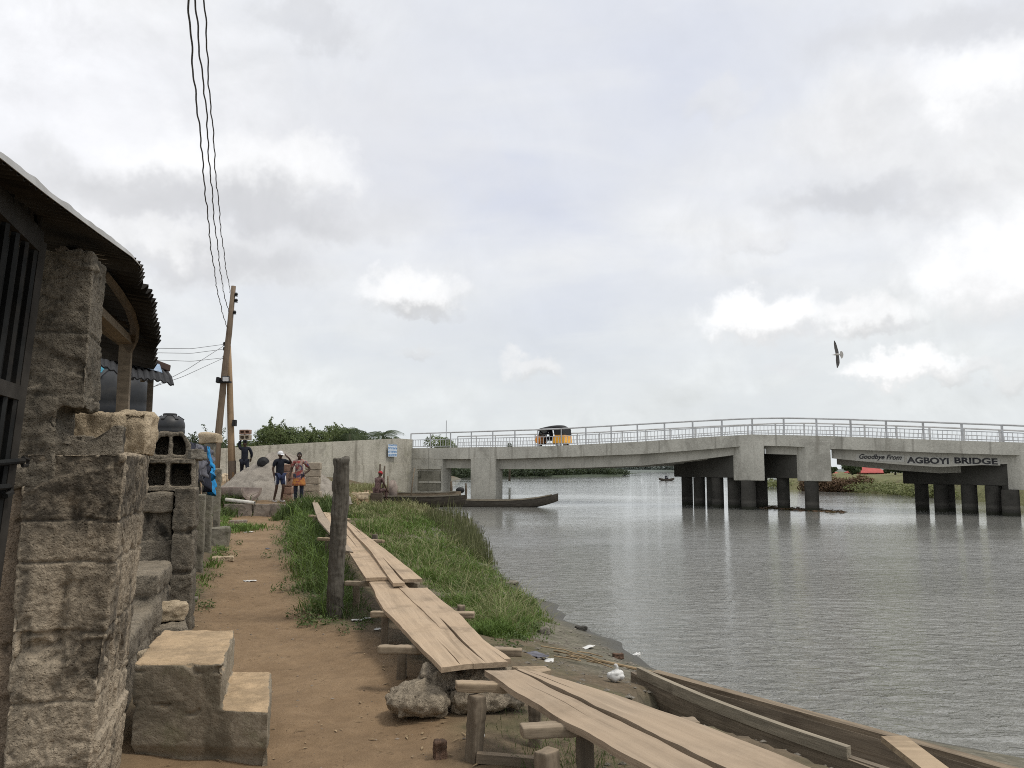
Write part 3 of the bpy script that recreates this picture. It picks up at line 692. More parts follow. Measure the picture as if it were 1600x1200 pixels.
mb = MB(); skewbox(mb, 656, 690, 752, 754.5, -0.09, -0.052, axis=BN); mb.build('ledge', M['bridge'], bridge)
# railings: posts, tubes and one baluster panel per bay, on both edges
t0, t1 = tB(640), tB(1850)
pxs = np.linspace(600, 1890, 400); tt = np.array([tB(x) for x in pxs])
def px_at(t): return float(np.interp(t, tt, pxs))
def rail_line(off):
    n = int((t1 - t0) / 1.72); hand = []
    for i in range(n + 1):
        t = t0 + (t1 - t0) * i / n; x = px_at(t)
        lo_, hi_ = LB(x, ftop(x), off), LB(x, rtop(x), off)
        hand.append(hi_)
        p = MB(); p.box((lo_ + hi_) / 2 - V((0, 0, 0.02)), (0.085, 0.085, (hi_ - lo_).length - 0.03), None); p.build('railing_post', M['rail'], bridge)
    hb = MB(); hb.tube(hand, 0.05, 8); hb.build('handrail', M['rail'], bridge)
    for i in range(n):
        ta = t0 + (t1 - t0) * i / n; tb_ = t0 + (t1 - t0) * (i + 1) / n
        pb = MB(); xa, xb_ = px_at(ta), px_at(tb_)
        la, ha, lb_, hb_ = LB(xa, ftop(xa), off), LB(xa, rtop(xa), off), LB(xb_, ftop(xb_), off), LB(xb_, rtop(xb_), off)
        def q(s, h):
            l_ = la.lerp(lb_, s); u_ = ha.lerp(hb_, s); return l_.lerp(u_, h)
        for h in (0.10, 0.56):
            pb.beam(q(0.03, h), q(0.97, h), 0.045, 0.045)
        for k in range(1, 8):
            pb.beam(q(k / 8, 0.125), q(k / 8, 0.54), 0.026, 0.026)
        pb.build('railing_panel', M['rail'], bridge)
rail_line(0.16); rail_line(DECKW + 0.12)
# painted sign on the right hand girder
def put_text(txt, px0, px1, py, hpx, shear=0.0, bold=0.0):
    cu = bpy.data.curves.new('t', 'FONT'); cu.body = txt; cu.size = 1.0; cu.shear = shear; cu.offset = bold; cu.extrude = 0.004; cu.align_x = 'LEFT'
    o = bpy.data.objects.new('t', cu); COL.objects.link(o); bpy.context.view_layer.update()
    me = eval_mesh(o); bpy.data.objects.remove(o)
    xs = [v.co.x for v in me.vertices]; yy = [v.co.y for v in me.vertices]
    x0, x1, y0, y1 = min(xs), max(xs), min(yy), max(yy)
    a, b_ = LB(px0, py, 0.40), LB(px1, py + (px1 - px0) * 0.026, 0.40)
    H = hpx / F * (a.y)
    for v in me.vertices:
        s = (v.co.x - x0) / (x1 - x0); h = (v.co.y - y0) / (y1 - y0) - 0.5
        base = a.lerp(b_, s); v.co = base + V((0, 0, h * H)) - BN * (0.004 + v.co.z * 2)
    me.materials.clear(); me.materials.append(M['ink']); return link_mesh('sign_lettering', me, bridge)
for (x0, x1, ya, yb) in ((1336, 1412, 710, 721), (1416, 1484, 713.5, 725.5), (1489, 1563, 715.5, 726.5)):
    s_ = MB(); s_.add([LB(x0, yb - 1.2, 0.408), LB(x1, yb + 0.8, 0.408), LB(x1, ya + 1, 0.408), LB(x0, ya - 1, 0.408)], [(0, 1, 2, 3)])
    s_.build('sign_panel', M['signwhite'], bridge)
put_text('Goodbye From', 1341, 1408, 714.0, 9.5, shear=0.35, bold=0.02)
put_text('AGBOYI', 1416, 1482, 718.6, 9.5, bold=0.03)
put_text('BRIDGE', 1491, 1559, 719.2, 9.5, bold=0.03)

# ------------------------------------------------------------------ ramp wall left of the bridge
rw = thing('ramp_wall', 'long weathered grey concrete retaining wall of the bridge ramp', 'wall', P(480, 730, 48))
E0 = A + U * tB(641)
pts = [(645, E0.y - 0.02, 686.7), (622, 57.5, 685.0), (560, 53.5, 688), (480, 48.5, 692), (395, 44.5, 697), (345, 42.5, 700.5), (250, 39.5, 708), (150, 38, 716)]
mb = MB(); tf, bf, tk, bk = [], [], [], []
for (x, d, y) in pts:
    t_ = P(x, y, d); t_ = V((t_.x, t_.y, t_.z)); b_ = V((t_.x, t_.y, -1.6))
    dn = V((-0.55, 0.83, 0)) * 0.35
    tf.append(t_); bf.append(b_); tk.append(t_ + dn); bk.append(b_ + dn)
mb.sheet([bk, tk, tf, bf, bk]); n = len(pts)
mb.f += [(0, n, 2 * n, 3 * n), (n - 1, 2 * n - 1, 3 * n - 1, 4 * n - 1)]; mb.m += [0, 0]
mb.build('wall_face', M['ramp_wall'], rw, weld=True)
mb = MB()       # low plinth course, slightly proud
ff = []
for (x, d, y) in pts:
    t_ = P(x, y, d); zt = 0.45 * (t_.z - 0.4) + 0.4; f_ = V((t_.x, t_.y, 0)) - V((-0.55, 0.83, 0)) * 0.06
    ff.append((V((f_.x, f_.y, zt)), V((f_.x, f_.y, -1.5)), V((t_.x, t_.y, zt)) + V((-0.55, 0.83, 0)) * 0.02))
mb.sheet([[a[1] for a in ff], [a[0] for a in ff], [a[2] for a in ff]]); mb.build('plinth_course', M['ramp_wall'], rw, weld=True)
# notice pasted on it
pa, pb_ = P(605.5, 704, 56.3), P(619.5, 704, 57.15)
m, nb, b = newmat('faded blue notice'); c = nb.coord('Object')
z_ = nb.math('FRACT', nb.math('MULTIPLY', nb.sep(c)[2], 4.2))
k1 = nb.noise(nb.map(c, (3, 3, 9)), 3.0, 5, 0.7)
colr = nb.mix(nb.math('MULTIPLY', nb.smooth(k1, 0.42, 0.52), nb.smooth(z_, 0.25, 0.45)), (0.62, 0.68, 0.74), (0.09, 0.22, 0.42))
setp(nb, b, Base_Color=colr, Roughness=0.7); M['notice'] = m
mb = MB(); off = V((0.45, -0.85, 0)).normalized() * 0.12
zt, zb = P(612, 694.5, 56.7).z, P(612, 713.5, 56.7).z
g_ = []
for k in range(5):
    q = pa.lerp(pb_, k / 4) + off; row = []
    for j in range(6): row.append(V((q.x, q.y - 0.015 * math.sin(k * 2 + j), zb + (zt - zb) * j / 5)))
    g_.append(row)
mb.sheet(g_); nb_o = mb.build('notice', M['notice'], solid=0.01, matrix=Matrix.Translation(pa))
tag(nb_o, 'small blue and white notice pasted on the grey ramp wall', 'notice')

# ------------------------------------------------------------------ mast behind the ramp
mb = MB(); q = P(697, 700, 62); mb.tube([(q.x, q.y, 2.0), (q.x, q.y, P(697, 657, 62).z)], [0.035, 0.02], 6)
tag(mb.build('mast', M['wire']), 'thin dark mast standing up behind the bridge railing', 'mast')
# ------------------------------------------------------------------ vegetation
def leaf_cloud(centers, n, size, seed=0, up=0.3, shell=0.55):
    """n leaf quads spread through ellipsoids [(c, r)], denser near each surface"""
    rs = np.random.RandomState(seed)
    wts = np.array([r[0] * r[1] + r[2] * r[0] for _, r in centers]); wts = wts / wts.sum()
    k = rs.choice(len(centers), n, p=wts)
    C = np.array([tuple(c) for c, _ in centers])[k]; R = np.array([tuple(r) for _, r in centers])[k]
    d = rs.normal(size=(n, 3)); d /= np.linalg.norm(d, axis=1)[:, None]
    rad = shell + (1.12 - shell) * rs.rand(n) ** 0.7
    p = C + d * R * rad[:, None]
    nrm = d * 0.6 + rs.normal(size=(n, 3)) * 0.6 + np.array([0, 0, up]); nrm /= np.linalg.norm(nrm, axis=1)[:, None]
    a = np.cross(nrm, rs.normal(size=(n, 3))); a /= np.linalg.norm(a, axis=1)[:, None]
    b_ = np.cross(nrm, a)
    s = size * (0.6 + 0.8 * rs.rand(n))[:, None]
    v = np.stack([p - a * s, p - b_ * s * 0.45, p + a * s, p + b_ * s * 0.45], 1).reshape(-1, 3)
    return v
def np_mesh(name, v, nper, mat, parent=None, smooth=False):
    n = len(v) // nper
    me = bpy.data.meshes.new(name)
    me.vertices.add(len(v)); me.vertices.foreach_set('co', np.asarray(v, np.float32).ravel())
    me.loops.add(len(v)); me.loops.foreach_set('vertex_index', np.arange(len(v), dtype=np.int32))
    me.polygons.add(n); me.polygons.foreach_set('loop_start', np.arange(0, len(v), nper, dtype=np.int32))
    try: me.polygons.foreach_set('loop_total', np.full(n, nper, np.int32))
    except Exception: pass
    me.materials.append(mat); me.update(calc_edges=True); me.validate()
    return link_mesh(name, me, parent)
def tree(name, label, base, h, cr, n, size, mat, seed, group=None, squash=0.75, lobes=8, trunk=0.12, low=0.35, cat='tree', wild=0):
    rs = random.Random(seed); base = V(base)
    t = thing(name, label, cat, base, group)
    cs = []
    for i in range(lobes):
        a = 2 * PI * (i + rs.random() * 0.6) / lobes; rr = cr * (0.25 + 0.55 * rs.random())
        zz = h * (low + (0.92 - low) * rs.random()); r = cr * (0.28 + 0.27 * rs.random())
        cs.append((base + V((rr * math.cos(a), rr * math.sin(a), zz)), V((r, r, r * squash))))
    cs.append((base + V((0, 0, h * 0.7)), V((cr * 0.5, cr * 0.5, h * 0.25))))
    tr = MB(); tr.tube([base - V((0, 0, 0.4)), base + V((cr * 0.04, 0, h * 0.35)), base + V((-cr * 0.03, 0, h * 0.75))], [trunk * 1.3, trunk, trunk * 0.4], 8)
    for c_, r in cs[:-1]:
        st_ = base + V((0, 0, h * rs.uniform(0.2, 0.5))); tr.tube([st_, st_.lerp(c_, 0.5) + V((0, 0, 0.05 * h)), c_], [trunk * 0.5, trunk * 0.3, trunk * 0.1], 5)
    for i in range(wild):     # thin twigs that stick out of the crown, leafy along their length
        c_, r = rs.choice(cs[:lobes]); d = V((rs.uniform(-1, 1), rs.uniform(-.5, .5), rs.uniform(0.5, 1.4))).normalized()
        e = c_ + d * (r.x * rs.uniform(1.1, 1.75)); tr.tube([c_, c_.lerp(e, .6) + V((0.05, 0, 0.05)), e], [0.03, 0.022, 0.01], 4)
        for q_ in range(5): cs.append((c_.lerp(e, .5 + .12 * q_) + V((rs.uniform(-.1, .1), 0, 0)), V((r.x * .13, r.x * .13, r.x * .08))))
    tr.build('trunk', M['bark'], t, smooth=True)
    np_mesh('crown', leaf_cloud(cs, n, size, seed), 4, mat, t)
    return t
g = 'trees behind the ramp wall'
for i, (px, py, d, wpx, mt, lab) in enumerate([
    (300, 688, 82, 60, 'leaf_dark', 'dark bushy tree behind the utility pole, leftmost of the row'),
    (420, 673, 84, 40, 'leaf_tree', 'green bushy tree behind the ramp wall nearest the block carrier'),
    (452, 669, 80, 42, 'leaf_tree', 'loose twiggy green tree behind the wall above the man in the cap'),
    (495, 669, 84, 44, 'leaf_tree', 'wide pale green tree behind the wall above the man in the patterned shirt'),
    (535, 668, 88, 36, 'leaf_tree', 'low green tree at the middle of the row behind the ramp wall'),
    (385, 690, 90, 34, 'leaf_tree', 'small faint tree behind the wall beside the carried blocks')]):
    top = P(px, py, d); base = V((top.x, top.y, hz1(top.x, top.y)))
    h = top.z - base.z; cr = wpx / F * d * 0.8
    tree('tree', lab, base, h, cr, 7500, 0.11, M[mt], 20 + i, g, wild=12, lobes=13, low=0.5)
for i, (px, py, d, mt, lab) in enumerate([
    (350, 686, 95, 'leaf_dark', 'thin tree seen between the two poles'),
    (553, 672, 92, 'leaf_dark', 'dark tree left of the palm behind the ramp wall'),
    (690, 684, 95, 'leaf_tree', 'green tree seen through the left end of the bridge railing'),
    (796, 690, 110, 'leaf_dark', 'small dark tree seen through the bridge railing left of the tricycle')]):
    top = P(px, py, d); base = V((top.x, top.y, 0.2)); h = top.z - base.z
    tree('tree', lab, base, h, {690: 2.6, 796: 1.0}.get(px, 2.0), 2600, 0.17, M[mt], 50 + i, None, low=0.4)
def palm(base, h, r, seed, label, mat):
    rs = random.Random(seed); t = thing('palm_tree', label, 'palm tree', base); base = V(base)
    mb = MB(); mb.tube([base - V((0, 0, 0.3)), base + V((0.1, 0, h * 0.5)), base + V((0.05, 0, h))], [0.22, 0.17, 0.13], 8); mb.build('trunk', M['bark'], t, smooth=True)
    for k in range(16):
        a = 2 * PI * k / 16 + rs.random() * 0.3; el_ = rs.uniform(-0.1, 1.2); f_ = MB()
        prev = None; top = base + V((0.05, 0, h)); pts_ = []
        for s in range(9):
            u = s / 8; rr = r * u * math.cos(el_ * (1 - 0.5 * u)); zz = r * (math.sin(el_) * u * 0.9 - 0.75 * u * u)
            pts_.append(top + V((rr * math.cos(a), rr * math.sin(a), zz)))
        f_.tube(pts_, [0.03 * (1 - 0.8 * s / 8) for s in range(9)], 4)
        side = V((-math.sin(a), math.cos(a), 0))
        for s in range(1, 8):
            for q in range(3):
                p_ = pts_[s].lerp(pts_[s + 1], q / 3); L = r * 0.34 * math.sin(PI * min(1, (s + 0.7) / 9)) 
                dv = (pts_[s + 1] - pts_[s]).normalized()
                for sg in (-1, 1):
                    e = p_ + side * sg * L + dv * L * 0.5 - V((0, 0, L * 0.55)); f_.add([p_ - dv * 0.03, p_ + dv * 0.03, e], [(0, 1, 2)])
        f_.build('frond', mat, t)
for px, py, d, lab in ((546, 671, 86, 'palm tree with drooping fronds among the trees behind the wall'), (598, 675, 88, 'dark palm tree at the right end of the trees behind the wall')):
    top = P(px, py, d); palm((top.x, top.y, 0.4), top.z - 0.9, 3.0, px, lab, M['leaf_dark'])
for px, py, d in ((575, 680, 95), (612, 682, 95)):
    top = P(px, py, d); base = V((top.x, top.y, 0.2))
    tree('bush', 'dark bush beside the right hand palm behind the wall, ' + ('left of it' if px < 590 else 'right of it'), base, top.z - 0.2, 2.3, 2400, 0.17, M['leaf_dark'], px, None, low=0.3, cat='bush')
# mangrove line under the left span
rs = random.Random(5); cs = []
for i in range(90):
    px = 560 + 415 * i / 89 + rs.uniform(-3, 3); wl = 749 - 5.5 * (px - 560) / 412
    b_ = G(px, wl, WZ) + V((0, 4 + rs.uniform(0, 8), 0)); hh = rs.uniform(2.2, 3.4) * (1.0 if px < 960 else 0.7)
    cs.append((b_ + V((0, 0, hh * 0.5)), V((rs.uniform(1.5, 3.2), 2.0, hh * 0.52))))
o = np_mesh('mangrove_thicket', leaf_cloud(cs, 26000, 0.33, 9), 4, M['leaf_far']); tag(o, 'dense dark mangrove thicket along the distant shore under the bridge', 'mangrove', kind='stuff')
cs = []
for i in range(80):
    px = 935 + 330 * i / 79; b_ = G(px, 736.4, WZ) + V((0, 15, 0)); hh = rs.uniform(4, 8.5) * (1 if px > 965 else 0.5)
    cs.append((b_ + V((0, 0, hh * 0.4)), V((rs.uniform(3, 7), 4, hh * 0.55))))
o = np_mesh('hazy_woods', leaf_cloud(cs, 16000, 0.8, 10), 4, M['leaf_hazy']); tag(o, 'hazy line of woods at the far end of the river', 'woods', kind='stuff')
# right bank: bushes, brown scrub, trees, house
cs = []
for i in range(60):
    px = 1225 + 375 * i / 59; b_ = G(px, float(np.interp(px, [1215, 1340, 1450, 1620], [764, 770, 777, 792])), WZ)
    for k in range(3):
        q = b_ + V((rs.uniform(0, 6), 4 + k * 5 + rs.uniform(0, 4), 0)); hh = rs.uniform(0.5, 1.0)
        cs.append((q + V((0, 0, 0.25 + hh * 0.35)), V((rs.uniform(1.0, 2.2), 1.6, hh * 0.6))))
o = np_mesh('bank_scrub', leaf_cloud(cs, 30000, 0.13, 12, up=0.8), 4, M['leaf_bank']); tag(o, 'yellow green scrub covering the far bank', 'scrub', kind='stuff')
cs = []
for i in range(26):
    px = 1262 + 92 * i / 25; b_ = G(px, 767.5 + (px - 1262) * 0.03, WZ); hh = rs.uniform(1.3, 1.9)
    cs.append((b_ + V((0.3, 0.9, hh * 0.35)), V((1.0, 0.8, hh * 0.55))))
o = np_mesh('brown_scrub', leaf_cloud(cs, 12000, 0.13, 13), 4, M['leaf_brown']); tag(o, 'dry reddish brown scrub at the edge of the far bank', 'scrub', kind='stuff')
for i, (px, py, d, wpx, lab) in enumerate([
    (1331, 731, 105, 22, 'round green bush left of the red roofed house across the river'),
    (1298, 733, 110, 12, 'dark bush across the river beside the middle pier'),
    (1398, 728, 105, 26, 'dark green tree right of the red roofed house across the river'),
    (1430, 730, 100, 30, 'dark tree behind the right hand pier across the river'),
    (1480, 745, 95, 26, 'bush on the far bank seen between the right hand piles'),
    (1535, 748, 92, 28, 'leafy bush on the far bank at the right edge between the piles'),
    (1580, 748, 90, 26, 'bush on the far bank beside the rightmost pile')]):
    top = P(px, py, d); base = V((top.x, top.y, 0.6)); h = top.z - base.z + 0.3
    tree('bush' if i in (0, 1, 4, 5, 6) else 'tree', lab, base, h, wpx / F * d * 0.62, 2600, 0.15, M['leaf_dark'], 80 + i, None, low=0.3, cat='bush' if i in (0, 1, 4, 5, 6) else 'tree')
def house(px0, px1, pyr, pye, pyb, d, label):
    a, b_ = P(px0, pye, d), P(px1, pye, d); t = thing('house', label, 'house', ((a.x + b_.x) / 2, d, 0.6))
    ze, zr = a.z, P(px0, pyr, d + 2.5).z; zb = 0.4; L = b_.x - a.x
    mb = MB(); mb.box(((a.x + b_.x) / 2, d + 2.5, (ze + zb) / 2), (L, 5, ze - zb)); mb.build('wall', M['pinkwall'], t)
    mb = MB(); r0 = [V((a.x - 0.4, d - 0.5, ze - 0.05)), V((b_.x + 0.4, d - 0.5, ze - 0.05))]; r1 = [V((a.x + L * 0.12, d + 2.5, zr)), V((b_.x - L * 0.05, d + 2.5, zr))]; r2 = [V((a.x - 0.4, d + 5.5, ze - 0.05)), V((b_.x + 0.4, d + 5.5, ze - 0.05))]
    mb.add(r0 + r1 + r2, [(0, 1, 3, 2), (2, 3, 5, 4), (0, 2, 4), (1, 5, 3)]); mb.build('roof', M['red_roof'], t, solid=0.08)
    for k in range(2):
        mb = MB(); x = a.x + L * (0.3 + 0.4 * k); mb.box((x, d - 0.02, zb + (ze - zb) * 0.62), (L * 0.12, 0.06, (ze - zb) * 0.3)); mb.build('window', M['glass'], t)
house(1347, 1382, 729.5, 738.5, 752, 118, 'pink walled house with a red sheet roof on the far bank')
house(1300, 1318, 738, 744, 752, 125, 'low red roofed shed on the far bank beside the middle pier')

# grass on the river bank: many blades in a few soft masses
def blades(pts, hmin, hmax, wd, seed, lean=0.5, segs=2, dirs=None):
    rs = np.random.RandomState(seed); n = len(pts)
    X, Y = pts[:, 0], pts[:, 1]; Z = hz(X, Y) - 0.03
    H = hmin + (hmax - hmin) * rs.rand(n) ** 1.4
    if pts.shape[1] > 2: H = H * pts[:, 2]
    a = rs.rand(n) * 2 * PI; ld_ = lean * (0.3 + rs.rand(n)) * H
    lx, ly = np.cos(a) * ld_, np.sin(a) * ld_
    wa = rs.rand(n) * PI; wx, wy = np.cos(wa) * wd, np.sin(wa) * wd
    wsc = np.clip(np.hypot(X, Y) / 9.0, 0.75, 3.0); wx = wx * wsc; wy = wy * wsc
    b0 = np.stack([X - wx, Y - wy, Z], 1); b1 = np.stack([X + wx, Y + wy, Z], 1)
    m0 = np.stack([X + lx * 0.3 - wx * 0.8, Y + ly * 0.3 - wy * 0.8, Z + H * 0.6], 1); m1 = np.stack([X + lx * 0.3 + wx * 0.8, Y + ly * 0.3 + wy * 0.8, Z + H * 0.6], 1)
    tp = np.stack([X + lx, Y + ly, Z + H * (0.98 - 0.25 * lean * rs.rand(n))], 1)
    tl = tp - np.stack([wx, wy, 0 * wx], 1) * 0.1; tr_ = tp + np.stack([wx, wy, 0 * wx], 1) * 0.1
    return np.concatenate([np.stack([b0, b1, m1, m0], 1).reshape(-1, 3), np.stack([m0, m1, tr_, tl], 1).reshape(-1, 3)], 0)
def scatter(n, y0, y1, fl, fr_, seed, ypow=1.6, clump=0.0, dens=None):
    rs = np.random.RandomState(seed); out_ = []
    Y = y0 + (y1 - y0) * rs.rand(n) ** ypow
    L, R = np.array([fl(y) for y in Y]), np.array([fr_(y) for y in Y])
    X = L + (R - L) * rs.rand(n)
    k = wob(X * 1.3, Y * 1.3); keep = (rs.rand(n) < np.clip(0.72 + 0.5 * k, 0.10, 1)) & (rs.rand(n) < np.clip(0.25 + np.minimum(X - L, R - X) / 0.35, 0, 1)) & (rs.rand(n) < np.clip(0.2 + (Y - y0) / 0.5, 0, 1))
    hmul = np.clip(0.85 + 0.3 * wob(X * 0.9 + 5, Y * 0.9), 0.4, 1.4)
    e = np.minimum(X - L, R - X) / 0.45; hmul = hmul * np.clip(0.35 + 0.65 * e, 0.3, 1)
    return np.stack([X, Y, hmul], 1)[keep]
itp = lambda xs, ys_: (lambda y: float(np.interp(y, xs, ys_)))
def GG(px, py):
    q = G(px, py, 0)
    for _ in range(25): q2 = G(px, py, q.z); q = V((q2.x, q2.y, 0.5 * q.z + 0.5 * hz1(q2.x, q2.y)))
    return q
def edge_fn(pts, amp=0.14, seed=0):
    q = sorted([(p.y, p.x) for p in (GG(*t) for t in pts)]); ys_ = [a for a, _ in q]; xs2 = [b for _, b in q]
    return lambda y: float(np.interp(y, ys_, xs2)) + amp * (math.sin(y * 5.1 + seed) + 0.7 * math.sin(y * 11.7 + seed * 2) + 0.5 * math.sin(y * 23.0 + seed))
def gy(px, py): return GG(px, py).y
# left clump, round the wooden post between the path and the planks
lf = edge_fn([(462, 797), (446, 815), (437, 850), (446, 885), (462, 925), (476, 962), (488, 975)], 0.09, 1); rf = edge_fn([(500, 797), (505, 815), (528, 850), (545, 885), (568, 925), (572, 962), (560, 977)], 0.05, 2)
o = np_mesh('grass', blades(scatter(11000, gy(480, 972), gy(470, 796), lf, rf, 1, 1.5), 0.12, 0.46, 0.005, 1, 0.95), 4, M['grass_dark']); tag(o, 'dark long grass round the wooden post beside the path', 'grass', kind='stuff')
o = np_mesh('grass', blades(scatter(2600, gy(480, 972), gy(470, 796), lf, rf, 11, 1.3), 0.35, 0.7, 0.004, 11, 1.0), 4, M['grass']); tag(o, 'bright arching grass blades beside the wooden post', 'grass', kind='stuff')
lf2 = edge_fn([(525, 797), (560, 835), (610, 880), (665, 920), (715, 965), (760, 1000)], 0.05, 3); rf2 = edge_fn([(700, 800), (752, 850), (764, 876), (806, 915), (842, 943), (864, 975), (850, 990), (800, 1002)], 0.10, 4)
y0_ = gy(790, 1000)
o = np_mesh('grass', blades(scatter(52000, y0_, 33, lf2, rf2, 2, 2.0), 0.07, 0.29, 0.0048, 2, 0.75), 4, M['grass']); tag(o, 'fresh green grass on the bank between the planks and the water', 'grass', kind='stuff')
o = np_mesh('grass', blades(scatter(3600, y0_ + .5, 24, lf2, rf2, 3, 1.5), 0.25, 0.6, 0.0036, 3, 1.15), 4, M['grass_dry']); tag(o, 'pale dry grass stems standing out of the green bank', 'grass', kind='stuff')
lf3 = edge_fn([(650, 800), (680, 830), (715, 860), (735, 880)], 0.08, 5); rf3 = edge_fn([(705, 800), (758, 845), (768, 868), (776, 884)], 0.08, 6)
o = np_mesh('reeds', blades(scatter(3000, gy(755, 880), 33, lf3, rf3, 4, 1.1), 0.35, 0.85, 0.004, 4, 0.22), 4, M['reed']); tag(o, 'dark upright reeds at the edge of the water below the bridge', 'reeds', kind='stuff')
lf4 = edge_fn([(343, 800), (338, 830), (330, 870), (305, 905), (288, 940)], 0.04, 7); rf4 = edge_fn([(366, 800), (352, 830), (349, 870), (330, 910), (297, 945)], 0.06, 8)
o = np_mesh('grass', blades(scatter(6500, gy(292, 942), 25.5, lf4, rf4, 5, 1.3), 0.08, 0.36, 0.0055, 5, 0.8), 4, M['grass']); tag(o, 'grass strip along the foot of the block wall', 'grass', kind='stuff')
cl = GG(378, 828); rs_ = np.random.RandomState(77); pp = np.stack([cl.x + rs_.normal(0, .22, 900), cl.y + rs_.normal(0, .5, 900), np.ones(900)], 1)
o = np_mesh('grass', blades(pp, 0.08, 0.26, 0.005, 15, 0.8), 4, M['grass']); tag(o, 'small grass tuft at the left edge of the path near the kerb', 'grass', kind='stuff')
cl = GG(352, 800); pp = np.stack([cl.x + rs_.normal(0, .25, 700), cl.y + rs_.normal(0, .5, 700), np.ones(700)], 1)
o = np_mesh('weeds', blades(pp, 0.2, 0.5, 0.006, 16, 0.9), 4, M['grass_dark']); tag(o, 'tall leafy weeds beside the thin post near the trough', 'weeds', kind='stuff')
lf5 = itp([3.0, 4, 5, 6], [0.3, 0.0, -0.2, -0.3]); rf5 = itp([3.0, 4, 5, 6], [1.2, 0.95, 0.7, 0.4])
o = np_mesh('weeds', blades(scatter(2600, 3.2, 5.8, lf5, rf5, 6, 1.0), 0.06, 0.3, 0.0028, 6, 0.9), 4, M['grass_dark']); tag(o, 'sparse weeds growing under the near plank walkway', 'weeds', kind='stuff')
lf6 = itp([27, 34, 40, 46], [-6.9, -7.6, -10.2, -11.5]); rf6 = itp([27, 34, 40, 50], [-3.2, -3.0, -4.2, -7.2])
o = np_mesh('grass', blades(scatter(13000, 26.0, 47, lf6, rf6, 8, 1.2), 0.1, 0.4, 0.006, 8, 0.6), 4, M['grass_dry']); tag(o, 'pale grass in front of the moored boats and the ramp wall', 'grass', kind='stuff')
lf7 = itp([25, 27.2], [-7.6, -7.9]); rf7 = itp([25, 27.2], [-5.0, -5.4])
o = np_mesh('grass', blades(scatter(3200, 25.2, 27.1, lf7, rf7, 9, 1.0), 0.35, 0.85, 0.006, 9, 0.5), 4, M['grass_dark']); tag(o, 'tall grass hiding the feet of the man in the patterned shirt', 'grass', kind='stuff')

# broad leaved weeds at the path edges and fallen bits trodden into the path
rs = random.Random(61); cs = []
for k in range(70):
    px, py = rs.choice([(446, 870), (462, 920), (480, 965), (530, 980), (438, 838), (350, 865), (335, 905), (360, 822), (300, 945), (575, 975), (830, 985), (800, 1000)])
    q = GG(px + rs.gauss(0, 12), py + rs.gauss(0, 9)); r = rs.uniform(.05, .13); cs.append((q + V((0, 0, r * .5)), V((r, r, r * .7))))
o = np_mesh('broadleaf_weeds', leaf_cloud(cs, 3600, 0.017, 63, up=1.0), 4, M['grass_dark']); tag(o, 'small broad leaved weeds along the edges of the path and the bank', 'weeds', kind='stuff')
rs = np.random.RandomState(64); n = 900; Yp = 3.4 + 22 * rs.rand(n) ** 1.8; Lp = np.interp(Yp, pY, pL); Rp = np.interp(Yp, pY, pR); u_ = rs.rand(n); u_ = np.where(rs.rand(n) < .6, np.where(u_ < .5, u_ * .35, 1 - (1 - u_) * .35), u_); Xp = Lp + (Rp - Lp) * u_
Zp = hz(Xp, Yp) + .006; a = rs.rand(n) * 6.28; ln = .012 + .035 * rs.rand(n) ** 2; wd_ = .003 + .006 * rs.rand(n) ** 2
dx_, dy_ = np.cos(a) * ln, np.sin(a) * ln; ex_, ey_ = -np.sin(a) * wd_, np.cos(a) * wd_
vv = np.stack([np.stack([Xp - dx_, Yp - dy_, Zp], 1), np.stack([Xp + ex_, Yp + ey_, Zp + .004], 1), np.stack([Xp + dx_, Yp + dy_, Zp + .002], 1), np.stack([Xp - ex_, Yp - ey_, Zp + .004], 1)], 1).reshape(-1, 3)
o = np_mesh('leaf_litter', vv, 4, M['dry_stick']); tag(o, 'dry straw and leaf bits trodden into the path', 'leaf litter', kind='stuff')
# ------------------------------------------------------------------ left hand wall and shed
O_ = P(157, 1193, 3.6); O_ = V((O_.x, O_.y, 0))
WD = V((-0.30, 0.954, 0)).normalized(); WN = V((WD.y, -WD.x, 0))
WR = math.atan2(WN.y, WN.x)
def W(s, t, z): return O_ + WD * s + WN * t + V((0, 0, z))
def WM(s, t, z, rz=0.0, rx=0.0, ry=0.0):
    from mathutils import Euler
    return Matrix.Translation(W(s, t, z)) @ Euler((rx, ry, WR + rz)).to_matrix().to_4x4()
rw_ = thing('ruined_wall', 'tall ruined block wall end with a mortared gate pier at the left edge', 'wall', W(0.3, -0.3, 0))
def joints(zs, depth=0.02, wd=0.02, seed=0.0):
    def f(p, n):
        d = 0.0
        for z in zs:
            k = abs(p.z - z + 0.02 * fr((p.x, p.y, 0), 6, 2, seed)) / wd
            if k < 1: d -= depth * (1 - k * k) * (0.5 + 0.7 * abs(fr(p, 5, 2, seed + 3)))
        c = fr(p, 2.2, 4, seed + 11)
        if c > 0.42: d -= min(0.014, (c - 0.42) * 0.3)            # spalled patches with a clear lip
        e = fr(p, 6.0, 4, seed + 5)
        if e > 0.55: d -= min(0.008, (e - 0.55) * 0.2)
        e = fr(p, 22.0, 2, seed + 9)
        if e > 0.5: d -= min(0.006, (e - 0.5) * 0.05)
        return d
    return f
